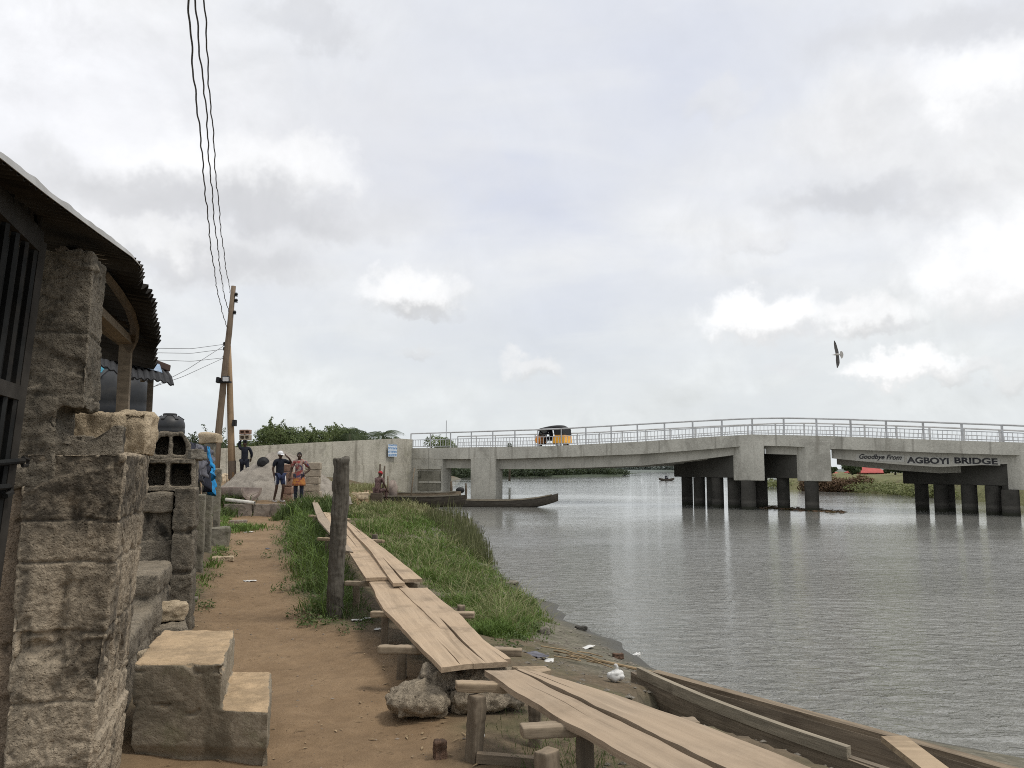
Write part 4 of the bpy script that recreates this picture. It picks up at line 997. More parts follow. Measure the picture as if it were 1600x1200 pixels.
# lower stub: s 0..0.83, t -0.36..0
mb = MB(); mb.box((-0.19, 0.42, 0.82), (0.36, 0.84, 1.70)); mb.box((-0.02, 0.44, 0.2), (0.06, 0.80, 0.45))
j = joints([0.32, 0.6, 0.89, 1.19, 1.37], 0.016, 0.009, 1.0)
def stubfn(p, n):
    d = j(p, n)
    if n.y < -0.5:
        k = abs(p.x + 0.20 + 0.02 * fr((0, 0, p.z), 5, 3)) / 0.035
        if k < 1: d -= 0.03 * (1 - k) * min(1, max(0, 0.35 + 1.6 * fr((0, 0, p.z), 2.5, 3, 13)))
        if p.z < 0.9: d -= min(.03, 0.05 * max(0, fr(p, 3.0, 4, 9)))
    if p.z > 1.5 and n.z > 0.3: d -= 0.02 * max(0, fr(p, 6, 3, 4))
    if n.x > 0.5:
        k = abs(p.y - 0.35 - 0.12 * fr((0, 0, p.z), 2, 3, 7)) / 0.03
        if k < 1: d -= 0.02 * (1 - k)
    return d
stub_o = rough(mb, 'block_stub', M['wall_near'], 0.0095, ((0.006, 3.2), (0.005, 12.0), (0.004, 40.0), (0.0022, 110.0)), rw_, WM(0, 0, 0), 2.0, stubfn)
for v in stub_o.data.vertices: v.co.x += (v.co.z - 0.78) * 0.066 * min(1.0, max(0.0, (v.co.x + 0.36) / 0.2))
# upper column, ragged toward its foot
mb = MB(); mb.box((-0.325, 0.18, 2.22), (0.37, 0.34, 0.72)); mb.box((-0.42, 0.17, 1.74), (0.36, 0.33, 0.46)); mb.box((-0.30, 0.24, 1.62), (0.30, 0.3, 0.26)); mb.box((-0.36, 0.2, 1.62), (0.34, 0.3, 0.2))
jc = joints([1.93, 2.21], 0.014, 0.010, 4.0)
def colfn(p, n):
    d = jc(p, n)
    if p.z < 2.05: d -= 0.05 * max(0, fr(p, 5, 4, 6))
    if p.z > 2.5: d += 0.02 * fr(p, 9, 3, 2)
    return d
rough(mb, 'upper_column', M['column_dark'], 0.011, ((0.007, 3.0), (0.005, 13.0), (0.004, 38.0), (0.002, 100.0)), rw_, WM(0, 0, 0), 5.0, colfn)
mb = MB(); mb.box((-0.72, 0.24, 1.02), (0.74, 0.36, 2.10)); mb.box((-0.42, 0.22, 0.9), (0.18, 0.36, 1.9))
def pierfn(p, n):
    d = 0.0
    c = fr(p, 3.0, 4, 21.0)
    if c > 0.3: d -= min(0.02, (c - 0.3) * 0.4)
    return d
rough(mb, 'gate_pier', M['plaster'], 0.014, ((0.010, 2.5), (0.006, 14.0), (0.003, 45.0)), rw_, WM(0, 0, 0), 8.0, pierfn)

# broken blocks on the stub
mb = MB(); mb.box((0, 0, 0.1), (0.31, 0.24, 0.2))
def trough(p, n):
    # scooped top
    r = p.copy()
    if p.z > 0.03:
        u = (p.x + 0.02) / 0.135; cut = 0.055 + 0.13 * min(1.0, u * u) if u < 0 else 0.055 + 0.075 * min(1.0, u * u)
        r.z = min(p.z, cut + 0.03)
    return r
o = rough(mb, 'broken_block', M['block'], 0.011, ((0.010, 8.0), (0.004, 35.0)), None, WM(0.22, -0.16, 1.635, 0.1), 3.0, trough)
tag(o, 'dark broken hollow block with a scooped top lying on the near wall end', 'concrete block')
mb = MB(); mb.box((-0.03, 0, 0.135), (0.42, 0.22, 0.17)); mb.box((0.09, 0, 0.12), (0.17, 0.25, 0.23))
o = rough(mb, 'broken_block', M['block_pale'], 0.012, ((0.03, 4.5), (0.012, 14.0), (0.004, 45.0)), None, WM(0.66, -0.11, 1.655, -0.1), 6.0, lambda p, n: (0.03 * min(0, fr(p, 9, 3, 4)) if n.z > 0.2 else 0))
tag(o, 'pale yellowish broken block on top of the near wall end', 'concrete block')

def hollow_block(name, label, w_, d_, h_, matrix, mat, seed, group=None, broken=0.0, cells=2, lying=True):
    mb = MB(); t_ = 0.042
    mb.box((0, 0, t_ / 2), (w_, d_, t_)); mb.box((0, 0, h_ - t_ / 2), (w_, d_, t_))
    for k in range(cells + 1):
        x = -w_ / 2 + t_ / 2 + (w_ - t_) * k / cells; mb.box((x, 0, h_ / 2), (t_, d_, h_))
    mb.box((0, d_ / 2 - t_ / 2, h_ / 2), (w_, t_, h_))
    def fn(p, n):
        if broken and p.z > h_ * 0.55:
            r = p.copy(); k = (p.z - h_ * 0.55) / (h_ * 0.45); sgn = 1 if p.x > 0 else -1
            r.x = p.x - sgn * broken * k * abs(p.x) ; return r
        return 0.0
    o = rough(mb, name, mat, 0.012, ((0.010, 7.0), (0.005, 30.0)), None, matrix, seed, fn)
    return tag(o, label, 'concrete block', group)
# second pier of blocks
p2 = thing('block_pier', 'leaning pier of dark weathered blocks second along the path', 'block pier', W(4.6, -0.2, 0))
mb = MB()
for k, (za, zb, tl, tr_, sf) in enumerate(((0, 0.30, -0.56, -0.16, 4.38), (0.30, 0.58, -0.54, -0.17, 4.36), (0.58, 0.92, -0.50, -0.15, 4.40), (0.92, 1.17, -0.49, -0.17, 4.42), (1.17, 1.37, -0.50, -0.16, 4.36))):
    mb.box(((tl + tr_) / 2, (sf + 4.95) / 2, (za + zb) / 2), (tr_ - tl, 4.95 - sf, zb - za + 0.004))
rough(mb, 'block_courses', M['block'], 0.016, ((0.010, 4.0), (0.006, 18.0), (0.003, 50.0)), p2, WM(0, 0, 0), 12.0, joints([0.3, 0.58, 0.92, 1.17], 0.02, 0.014, 3.0))
mb = MB(); mb.box((-0.055, 4.55, 0.70), (0.20, 0.5, 1.42))
rough(mb, 'edge_post', M['column_dark'], 0.016, ((0.010, 4.0), (0.006, 18.0), (0.003, 50.0)), p2, WM(0, 0, 0), 14.0, joints([1.0, 0.62], 0.03, 0.03, 8.0))
hollow_block('hollow_block', 'grey hollow block lying end on with two square cells on the second pier', 0.50, 0.36, 0.30, WM(4.55, -0.22, 1.385, 0.0), M['block'], 1.0)
hollow_block('hollow_block', 'broken hollow block with two arched cells, topmost on the second pier', 0.36, 0.3, 0.27, WM(4.75, -0.24, 1.685, 0.08), M['block'], 4.0, broken=0.42)
mb = MB(); mb.box((0, 0, 0.1), (0.3, 0.25, 0.2)); mb.box((0.1, 0.02, 0.06), (0.2, 0.3, 0.14))
o = rough(mb, 'rubble_lump', M['rock'], 0.014, ((0.03, 4.0), (0.01, 16.0)), None, WM(4.45, 0.02, 1.685, 0.3), 22.0); tag(o, 'small grey lump of rubble on the edge of the second pier', 'rubble')
o.scale = (0.45, 0.45, 0.5)
# low ruined stretch between the two
mb = MB(); mb.box((-0.30, 3.75, 0.36), (0.34, 0.9, 0.76)); mb.box((-0.33, 2.6, 0.22), (0.3, 2.6, 0.5))
o = rough(mb, 'low_wall', M['block'], 0.025, ((0.02, 3.0), (0.01, 14.0)), None, WM(0, 0, 0), 17.0, joints([0.28, 0.55], 0.03, 0.03, 2.0)); tag(o, 'low broken block wall between the near wall end and the second pier', 'wall')
mb = MB(); mb.box((0, 0, 0.1), (0.34, 0.3, 0.2))
o = rough(mb, 'broken_block', M['block_pale'], 0.014, ((0.035, 4.0), (0.012, 14.0)), None, WM(3.55, -0.18, 0.55, 0.3), 19.0); o.scale = (0.9, 0.8, 0.7); tag(o, 'pale broken block lying low at the foot of the second pier', 'concrete block')
o.location = W(3.65, -0.12, 0.0) + V((0, 0, 0.30))
mb = MB(); mb.box((0, 0, 0.14), (0.3, 0.6, 0.3))
o = rough(mb, 'rubble_lump', M['block'], 0.016, ((0.03, 3.0), (0.01, 14.0)), None, WM(3.6, -0.1, 0.0, 0.1), 29.0); tag(o, 'grey rubble lump under the pale block at the foot of the wall', 'rubble')

# steps
s0, s1, s2 = G(203, 1182, 0), G(343, 1184, 0), G(420, 1187, 0); back = V((-0.262, 0.965, 0)) * 1.02
mb = MB(); dz_ = V((0, 0, -0.22))
mb.hexa([s0 + dz_, s1 + dz_, s1 + back + dz_, s0 + back + dz_], [s0 + V((0, 0, .50)), s1 + V((0, 0, .50)), s1 + back * .98 + V((0, 0, .50)), s0 + back + V((0, 0, .50))])
s1b = s1 - V((.06, 0, 0)); mb.hexa([s1b + dz_, s2 + dz_, s2 + back * .86 + dz_, s1b + back * .86 + dz_], [s1b + V((0, 0, .265)), s2 + V((-.01, 0, .255)), s2 + back * .86 + V((-.02, 0, .255)), s1b + back * .86 + V((0, 0, .255))])
mt = Matrix.Translation((-1.75, 4.9, 0))
mb.v = [tuple(mt.inverted() @ V(v)) for v in mb.v]
def stepfn(p, n):
    d = 0.0
    if p.z < 0.06 and n.z < 0.5: d -= 0.03 * min(1.0, (0.06 - p.z) / 0.06)
    c = fr(p, 5.0, 3, 31)
    if (0.41 < p.z) or (0.17 < p.z < 0.29):
        if n.z < 0.8 and (p.z > 0.455 or 0.215 < p.z < 0.29): d -= min(0.02, 0.12 * max(0, c - 0.02))
    e = fr(p, 16, 2, 35)
    if e > 0.6: d -= min(0.005, (e - 0.6) * 0.08)
    return d
o = rough(mb, 'steps', M['steps'], 0.011, ((0.008, 2.5), (0.004, 10.0), (0.002, 40.0)), None, mt, 33.0, stepfn); tag(o, 'two worn cast concrete steps beside the path', 'steps')
mb = MB(); mb.box((0, 0, 0.2), (0.2, 0.4, 0.5))
o = rough(mb, 'rubble_lump', M['block_pale'], 0.015, ((0.03, 4.0), (0.01, 14.0)), None, Matrix.Translation((-2.24, 5.35, 0)), 39.0); tag(o, 'pale ragged lump wedged behind the concrete steps', 'rubble')

# fence posts further along
def cpost(px, ytop, d, wpx, label, seed, lean=0.0, group='concrete fence posts along the path'):
    q = P(px, ytop, d); g0 = hz1(q.x, q.y); wd = wpx / F * d; h = q.z - g0 + 0.15
    mb = MB(); mb.box((0, 0, h / 2), (wd, wd * 1.3, h))
    o = rough(mb, 'concrete_post', M['post_c'], 0.022, ((0.012, 4.0), (0.006, 18.0)), None, Matrix.Translation((q.x, q.y, g0 - 0.15)) @ Matrix.Rotation(WR, 4, 'Z') @ Matrix.Rotation(lean, 4, 'Y'), seed); return tag(o, label, 'post', group)
cpost(299, 766, 9.6, 17, 'dark concrete post just behind the second block pier', 41)
cpost(314, 772, 12.6, 15, 'grey concrete post below the hanging blue cloth', 42)
cpost(327, 692, 15.2, 16, 'tall mossy concrete post at the end of the block wall', 43, 0.01)
cpost(341, 732, 18.5, 10, 'short thin concrete post in front of the leaning pole', 44)
cpost(309, 730, 14.0, 10, 'narrow concrete post behind the hanging dark clothes', 45)
mb = MB(); mb.box((0, 0, 0.16), (0.38, 0.4, 0.42))
q = P(344, 830, 17); o = rough(mb, 'footing_block', M['post_c'], 0.025, ((0.02, 3.0), (0.008, 15.0)), None, Matrix.Translation((q.x, q.y, hz1(q.x, q.y))) @ Matrix.Rotation(WR, 4, 'Z'), 46); tag(o, 'squat concrete footing beside the tall mossy post', 'footing')
mb = MB(); mb.box((0, 0, 0.12), (0.32, 0.24, 0.26)); q = P(330, 676, 15.6)
mb = MB(); mb.box((0, 0, 0.08), (0.34, 0.3, 0.18)); pq = bpy.data.objects['concrete_post.002'].location
o = rough(mb, 'broken_block', M['block_pale'], 0.018, ((0.03, 4.0),), None, Matrix.Translation((pq.x + 0.03, pq.y, P(327, 692, 15.2).z)), 47); tag(o, 'small broken block sitting on the tall mossy post', 'concrete block')
# wall of blocks between pier two and the posts (behind the clothes)
mb = MB()
for k in range(9):
    s = 5.3 + k * 0.8; h = 1.55 + 0.25 * math.sin(k * 2.1); mb.box((-0.55, s, h / 2), (0.24, 0.81, h))
o = rough(mb, 'block_wall', M['block'], 0.035, ((0.02, 3.0), (0.01, 14.0)), None, WM(0, 0, 0), 51.0, joints([0.3, 0.6, 0.9, 1.2, 1.5], 0.03, 0.03, 2.0)); tag(o, 'dark block wall running behind the clothes line and fence posts', 'wall')

# clothes line with washing
a_, b_ = W(4.75, -0.2, 2.0), P(325, 700, 15.0)
a_ = P(282, 690, 8.5); mb = MB(); mb.tube([a_, a_.lerp(b_, 0.5) - V((0, 0, 0.03)), b_], 0.006, 5); tag(mb.build('clothes_line', M['wire']), 'thin line strung from the second pier to the tall post', 'clothes line')
def cloth(name, label, u0, u1, drop, mat, seed, flare=0.0):
    A_, B_ = a_.lerp(b_, u0), a_.lerp(b_, u1); n, m_ = 26, 22; grid = []
    rs = random.Random(seed)
    for i in range(n + 1):
        u = i / n; row = []; top = A_.lerp(B_, u) + V((0, 0, 0.012))
        dr = drop * (0.72 + 0.28 * math.sin(u * 5 + seed) + 0.1 * fr((u * 3, seed, 0), 1, 2))
        for k in range(m_ + 1):
            v = k / m_; back = 0.35
            wv = 0.06 * math.sin(u * 19 + seed * 3 + v * 1.5) * (0.2 + v) + 0.04 * fr((u * 6, v * 4, seed), 1, 3)
            z = -dr * v if v > 0.02 else 0
            row.append(top + WN * (0.03 + wv + flare * v) + WD * (0.05 * math.sin(v * 6 + seed)) + V((0, 0, z)))
        grid.append(row)
    mb = MB(); mb.sheet(grid); o = mb.build(name, mat, smooth=True, solid=0.008); tag(o, label, 'clothing', 'washing on the line'); return o
cloth('hanging_cloth', 'black and navy clothes bunched on the line nearest the second pier', 0.02, 0.25, 0.42, M['darkcloth'], 1, 0.05)
cloth('hanging_cloth', 'grey cloth on the line beside the tall post', 0.3, 0.52, 0.55, M['greycloth'], 2, 0.05)
cloth('hanging_cloth', 'dark navy shirt hanging behind the bright blue cloth', 0.5, 0.72, 0.75, M['darkcloth'], 3, 0.06)
cloth('hanging_cloth', 'bright blue cloth hanging lowest on the line', 0.70, 0.92, 0.85, M['bluecloth'], 4, 0.10)
cloth('hanging_cloth', 'grey towel at the far end of the line', 0.85, 1.0, 0.4, M['greycloth'], 5, 0.03)

# shed roof
ev = [(-70, 195, 2.0), (0, 249, 2.3), (70, 304, 2.8), (150, 363, 3.45), (205, 402, 4.0), (217, 415, 4.15), (229, 446, 4.5), (243, 492, 5.0), (248, 530, 5.4), (243, 573, 5.8)]
EV = [P(*e) for e in ev]
def curve(pts, n):
    L = [0]; 
    for i in range(1, len(pts)): L.append(L[-1] + (pts[i] - pts[i - 1]).length)
    res = []
    for k in range(n + 1):
        s = L[-1] * k / n; i = max(i for i in range(len(L)) if L[i] <= s + 1e-9); i = min(i, len(pts) - 2)
        res.append(pts[i].lerp(pts[i + 1], (s - L[i]) / (L[i + 1] - L[i])))
    return res, L[-1]
sh = thing('shed_roof', 'dark sagging corrugated sheet roof of the shed on the left', 'roof', W(1.5, -1.2, 0))
C_, LL = curve(EV, 220); grid = []
nin = 10
for i, p in enumerate(C_):
    s = LL * i / 220; row = []; lump = 0.006 + 0.016 * sstep(s, LL * 0.45, LL * 0.62)
    ragged = 0.04 * fr((s * 3, 1, 2), 1, 3) * sstep(s, LL * 0.5, LL * 0.6)
    for k in range(nin + 1):
        v = k / nin
        cz = lump * math.sin(2 * PI * s / 0.075) + 0.05 * v * fr((s * 1.5, v * 3, 0), 1, 3)
        row.append(p + V((-1.9 * v + ragged * (1 - v), 0.35 * v, 0.42 * v - 0.12 * v * v)) + V((cz * 0.7, 0, cz)))
    grid.append(row)
mb = MB(); mb.sheet(grid); mb.build('roof_sheet', M['roof'], sh, smooth=False, solid=0.004)
fl_ = []
kk = int(220 * 0.585)
for i in range(0, kk, 2):
    p = C_[i]; hh = 0.024 * min(1, (kk - i) / 40 + 0.25) * (1 + 0.5 * fr((i * 0.09, 0, 0), 1, 2))
    fl_.append([p + V((0.012, -0.01, -0.004)), p + V((0.004, -0.005, hh)), p + V((-0.3, 0.02, hh + 0.05))])
mb = MB(); mb.sheet(fl_); mb.build('ridge_flashing', M['zinc'], sh, solid=0.003)
# timbers under it
mb = MB()
rf = [P(160, 425, 4.25), P(182, 452, 4.55), P(203, 485, 4.95), P(211, 512, 5.25), P(208, 535, 5.4), P(200, 548, 5.4)]
cr_, _ = curve(rf, 14); g_ = []
for p in cr_: g_.append([p + V((-0.022, 0, 0.016)), p + V((0.022, 0, -0.012))])
mb.sheet(g_); mb.build('bent_rafter', M['timber_dark'], sh, solid=0.03)
mb = MB(); mb.beam(P(140, 478, 4.4), P(198, 533, 5.4), 0.08, 0.05); mb.build('rafter', M['timber'], sh)
mb = MB(); mb.beam(P(140, 497, 4.6), P(232, 566, 6.6), 0.06, 0.03); mb.build('wall_plate', M['timber'], sh)
mb = MB(); q = P(197, 535, 5.42); mb.box((q.x, q.y, (q.z + 0.0) / 2 + 0.0), (0.075, 0.075, q.z), Matrix.Rotation(WR, 3, 'Z')); mb.build('roof_post', M['timber'], sh)
mb = MB(); mb.beam(P(100, 455, 4.9), P(205, 505, 5.3), 0.05, 0.08); mb.beam(P(20, 330, 3.6), P(62, 320, 3.3), 0.04, 0.05); mb.build('purlin', M['timber_dark'], sh)
for (x0, y0, d0_, x1, y1, d1_) in ((40, 345, 3.2, 10, 300, 3.8), (120, 405, 3.9, 60, 350, 4.6)):
    mb = MB(); mb.beam(P(x0, y0, d0_), P(x1, y1, d1_), 0.05, 0.06); mb.build('purlin', M['timber_dark'], sh)
# second lower sheet with blue tarp
g_ = []
c00, c01, c10, c11 = P(120, 533, 7.9), P(120, 556, 6.9), P(258, 577, 8.4), P(272, 597, 7.4)
for i in range(61):
    u = i / 60; row = []
    for k in range(5):
        v = k / 4; p = c00.lerp(c10, u).lerp(c01.lerp(c11, u), v); row.append(p + V((0, 0, 0.010 * math.sin(u * 90) + 0.02 * math.sin(u * 9) - (.045 if k == 4 else 0))))
    g_.append(row)
mb = MB(); mb.sheet(g_); o = mb.build('roof_sheet', M['black'], solid=0.012); tag(o, 'loose dark corrugated sheet sticking out below the shed roof', 'roof sheet')
g_ = []
for i in range(31):
    u = i / 30; p = c00.lerp(c10, u * 0.9) + V((0, -0.02, 0.03)); q = c00.lerp(c10, u * 0.9).lerp(c01.lerp(c11, u * 0.9), 0.75) + V((0, 0, 0.035)); hh = 0.03 + 0.02 * math.sin(u * 8)
    g_.append([p + V((0, 0, hh)), p.lerp(q, 0.5) + V((0, 0, hh * 0.8)), q + V((0, -0.01, 0.01 - hh * 0.3))])
mb = MB(); mb.sheet(g_); o = mb.build('tarpaulin', plain('faded blue tarp', (0.25, 0.34, 0.46), 0.5, var=0.4, scale=6, dirt=(0.5, 0.53, 0.57)), smooth=True, solid=0.006); tag(o, 'faded blue tarpaulin laid on the loose roof sheet', 'tarpaulin')
mb = MB(); mb.beam(P(225, 562, 7.8), P(262, 576, 8.1), 0.08, 0.07); o = mb.build('timber_end', plain('reddish timber', (0.07, 0.045, 0.038), 0.9), bevel=.01); tag(o, 'reddish timber end poking out at the corner of the shed roof', 'timber')
mb = MB(); mb.beam(P(222, 594, 8.2), P(238, 582, 8.0), 0.04, 0.04); o = mb.build('prop_stick', M['timber_dark']); tag(o, 'short dark prop under the loose roof sheet', 'stick')
mb = MB(); q = P(236, 583, 7.95); mb.tube([(q.x, q.y, 0), q], 0.03, 6); o = mb.build('prop_post', M['timber_dark']); tag(o, 'thin dark prop holding up the loose roof sheet', 'post')

# water tanks
def tank(px, d, ztop, r, h, label, lidr=0.3):
    q = P(px, 640, d); t = thing('water_tank', label, 'water tank', (q.x, q.y, ztop - h), None)
    z0 = ztop - h
    mb = MB(); pr = [(r * 0.97, 0), (r, 0.04)]
    for k in range(5):
        zz = 0.1 + k * (h * 0.62) / 5; pr += [(r, zz), (r * 0.975, zz + h * 0.03), (r, zz + h * 0.06)]
    pr += [(r, h * 0.72), (r * 0.97, h * 0.78), (r * 0.86, h * 0.86), (r * 0.62, h * 0.92), (r * 0.44, h * 0.94)]
    mb.lathe(pr, (q.x, q.y, z0), 40); mb.build('body', M['tank'], t, smooth=True)
    mb = MB(); mb.lathe([(r * 0.44, h * 0.925), (r * 0.46, h * 0.94), (r * 0.46, h * 0.985), (r * 0.40, h), (r * 0.1, h * 1.005)], (q.x, q.y, z0), 32); mb.build('lid', M['tank'], t)
    for k in range(6):
        a = k * PI / 3 + 0.4; mb = MB(); mb.beam((q.x + r * 0.5 * math.cos(a), q.y + r * 0.5 * math.sin(a), z0 + h * 0.935), (q.x + r * 0.9 * math.cos(a), q.y + r * 0.9 * math.sin(a), z0 + h * 0.845), 0.07, 0.04); mb.build('rib', M['tank'], t)
    mb = MB(); mb.box((q.x, q.y, z0 / 2 - 0.002), (r * 1.7, r * 1.7, z0 - 0.004)); o = mb.build('tank_stand', M['block'], bevel=0.03); tag(o, 'block stand under the ' + ('large' if r > 0.4 else 'small') + ' black water tank', 'stand')
    return t
tk = tank(180, 11.0, P(180, 572, 11.0).z, 0.44, 1.35, 'large black plastic water tank behind the ruined wall')
tank(266, 17.0, P(262, 646, 17.0).z, 0.31, 0.9, 'small black plastic tank further along behind the block piers')
zt_ = P(180, 572, 11.0).z; q = P(156, 572, 10.9)
g_ = []
for i in range(15):
    row = []
    for k in range(9):
        u, v = i / 14 - 0.5, k / 8 - 0.5; row.append(V((q.x + 0.36 * u, q.y - 0.05 + 0.3 * v, zt_ - 0.03 - 0.9 * (u * u) * (0.35 if u > 0 else 0.05) - 0.3 * v * v + 0.03 * fr((u * 5, v * 5, 0), 1, 3))))
    g_.append(row)
mb = MB(); mb.sheet(g_); o = mb.build('folded_cloth', M['teal'], smooth=True, solid=0.03); tag(o, 'teal cloth lying on top of the large black tank', 'cloth')

# gate
gt = thing('iron_gate', 'black iron gate with spiked bars at the left edge', 'gate', W(0, -0.5, 0))
RT, RB = P(60, 378, 3.32), P(-16, 930, 3.18)
GD = V((0.30, -0.954, 0))
def gp(u, v): return RB.lerp(RT, v) + GD * u
mb = MB(); mb.beam(gp(0, -0.1), gp(0, 1), 0.05, 0.04); mb.build('stile', M['gate_rail'], gt)
mb = MB(); mb.beam(gp(-0.02, 1.0), gp(1.5, 1.0), 0.03, 0.10); mb.build('top_rail', M['gate_rail'], gt)
for v in (0.55, 0.1):
    mb = MB(); mb.beam(gp(0.0, v), gp(1.5, v), 0.03, 0.06); mb.build('cross_rail', M['gate_rail'], gt)
for k in range(9):
    u = 0.05 + k * 0.13; mb = MB(); a, b2 = gp(u, -0.1), gp(u, 1.05)
    mb.beam(a, b2, 0.022, 0.022); d_ = (b2 - a).normalized(); s_ = V((1, 0, 0))
    mb.tube([b2 - d_ * 0.02, b2 + d_ * 0.03, b2 + d_ * 0.075], [0.010, 0.018, 0.002], 6)
    mb.build('bar', M['gate'], gt)
mb = MB(); off = WN * -0.035
mb.add([gp(0.03, -0.1) + off, gp(1.5, -0.1) + off, gp(1.5, 0.96) + off, gp(0.03, 0.96) + off], [(0, 1, 2, 3)]); mb.build('sheet_panel', M['gate'], gt, solid=0.004)
mb = MB(); a = P(-20, 725, 3.0); b2 = P(36, 720, 3.3); mb.tube([a, b2], 0.012, 8); mb.tube([P(36, 715, 3.3), P(44, 718, 3.36), P(43, 727, 3.36), P(36, 728, 3.3), P(34, 720, 3.3)], 0.008, 6); mb.tube([P(-5, 762, 3.05), P(14, 760, 3.2), P(18, 770, 3.2), P(8, 775, 3.15)], 0.012, 6); mb.build('bolt', M['gate'], gt)
# ------------------------------------------------------------------ utility pole, wires
up = thing('utility_pole', 'tall leaning timber utility pole with a second timber strapped to it', 'utility pole', P(345, 745, 33))
pa = P(336, 752, 33.0); pt = P(365, 447, 33.0); pb = P(346, 640, 33.0)
mb = MB(); mb.tube([pa - V((0, 0, 0.8)), P(341, 680, 33.0), P(352, 570, 33), P(358, 520, 33.0), pt], [0.145, 0.14, 0.125, 0.12, 0.095], 12); mb.build('pole', M['pole_w'], up, smooth=True)
mb = MB(); mb.tube([P(364, 765, 33.3), P(361, 690, 33.25), P(359, 600, 33.22), P(357, 540, 33.2)], [0.155, 0.14, 0.12, 0.10], 12); mb.build('brace_pole', M['pole_w2'], up, smooth=True)
mb = MB(); mb.tube([P(363, 748, 33.3), P(362.5, 720, 33.28)], [0.165, 0.158], 12); mb.build('tarred_foot', M['pole_w'], up)
for (x, y, s) in ((369, 461, 1), (369, 470.5, 1), (366.5, 489, 1), (351, 538, -1), (351, 545.5, -1), (350.5, 559, -1)):
    q = P(x, y, 33.0); mb = MB(); mb.lathe([(0.03, -0.06), (0.075, -0.05), (0.05, 0.0), (0.08, 0.04), (0.04, 0.10)], q, 10); mb.beam(q, q - V((s * 0.18, 0, 0)), 0.03, 0.03); mb.build('insulator', M['black'], up)
mb = MB(); mb.box(P(350, 597, 32.85), (0.55, 0.25, 0.07)); mb.build('strap', M['black'], up)
def flood(name, label, c, face, lit):
    t = thing(name, label, 'floodlight', c); c = V(c)
    f = V(face).normalized(); s = V((-f.y, f.x, 0)).normalized(); u = f.cross(s); rot = Matrix((f, s, u)).transposed()
    mb = MB(); mb.box(c, (0.12, 0.28, 0.24), rot); hs = mb.build('housing', M['black'], t, bevel=0.02)
    mb = MB(); mb.box(c + f * 0.064, (0.012, 0.23, 0.18), rot); mb.build('lens', M['lens'], hs)
    mb = MB(); mb.beam(c - f * 0.06, c - f * 0.16, 0.05, 0.05); mb.build('bracket', M['black'], t); return t
M['lens'] = plain('floodlight lens', (0.75, 0.76, 0.78), 0.15, spec=0.7, var=0.05)
flood('floodlight', 'floodlight on the pole with a pale lens facing the path', P(353, 592, 32.7), (0.15, -1, -0.2), 1)
flood('floodlight', 'black floodlight sticking out left from the pole', P(341, 594, 32.8), (-1, -0.1, 0.1), 0)
mb = MB(); mb.box(P(366.5, 661, 33.1), (0.13, 0.2, 0.26)); mb.beam(P(366.5, 661, 33.1), P(361, 661, 33.2), 0.04, 0.04); tag(mb.build('meter_box', M['black']), 'small dark box fixed to the brace pole above the sand heap', 'box')
def wire(name, label, pts, r, group, wav=0.0, seed=0):
    L, ln = curve([V(p) for p in pts], max(30, int(sum((V(pts[i + 1]) - V(pts[i])).length for i in range(len(pts) - 1)) / (0.11 if wav else 1.2)))); res = []
    for i, p in enumerate(L):
        s = ln * i / (len(L) - 1); ph = seed * 2.3
        res.append(p + V((wav * (math.sin(s * 4.3 + ph) + 0.5 * math.sin(s * 9.7 + ph) + 1.2 * math.sin(s * 1.3 + ph)), 0, wav * (math.cos(s * 4.3 + ph) + 0.8 * math.sin(s * 2.3 + ph)))))
    mb = MB(); mb.tube(res, r, 5); o = mb.build(name, M['wire'], smooth=True); tag(o, label, 'cable', group)
for k, (pts_, lab) in enumerate((([(293, 0), (299, 66), (305, 130), (311, 200), (319, 275), (325, 346), (333, 412), (342, 467), (354, 511)], 'leftmost of the three twisted overhead cables'),
        ([(306, 0), (315, 105), (324, 200), (328, 262), (333, 325), (340, 387), (348, 450), (357, 487)], 'middle of the three twisted overhead cables'),
        ([(318, 0), (325, 100), (332, 200), (337, 267), (342, 325), (348, 383), (354, 425), (360, 457)], 'rightmost of the three twisted overhead cables'))):
    ye = pts_[-1][1]; L = [P(x, y, 33.0 * (731 - ye) / (731 - y)) for x, y in pts_]
    L.insert(0, L[0] + (L[0] - L[2]) * 2.0)
    wire('overhead_cable', lab, L, 0.0145, 'twisted overhead cables', 0.010, k + 1)
for k, (x1, y1, x0, y0, d0_, lab) in enumerate(((350, 538, 230, 544, 24, 'uppermost of the thin wires running left from the pole'), (350, 545.5, 230, 551, 24, 'second of the thin wires running left from the pole'), (350, 559, 230, 562, 24, 'third thin wire running nearly level left from the pole'), (350, 540, 200, 625, 20, 'thin service wire sloping down behind the shed from the upper insulator'), (350, 559, 180, 625, 20, 'lowest thin service wire sloping down from the pole to the left'))):
    a, b2 = P(x1, y1, 33.0), P(x0, y0, d0_); c2 = b2 + (b2 - a) * 0.6
    wire('service_wire', lab, [a, a.lerp(b2, 0.5) - V((0, 0, 0.10)), b2, c2], 0.009, 'thin service wires', 0.0, k)
wire('stay_wire', 'thin vertical wire hanging between the two pole timbers', [P(353, 605, 33.1), P(353.5, 760, 33.1)], 0.008, None)

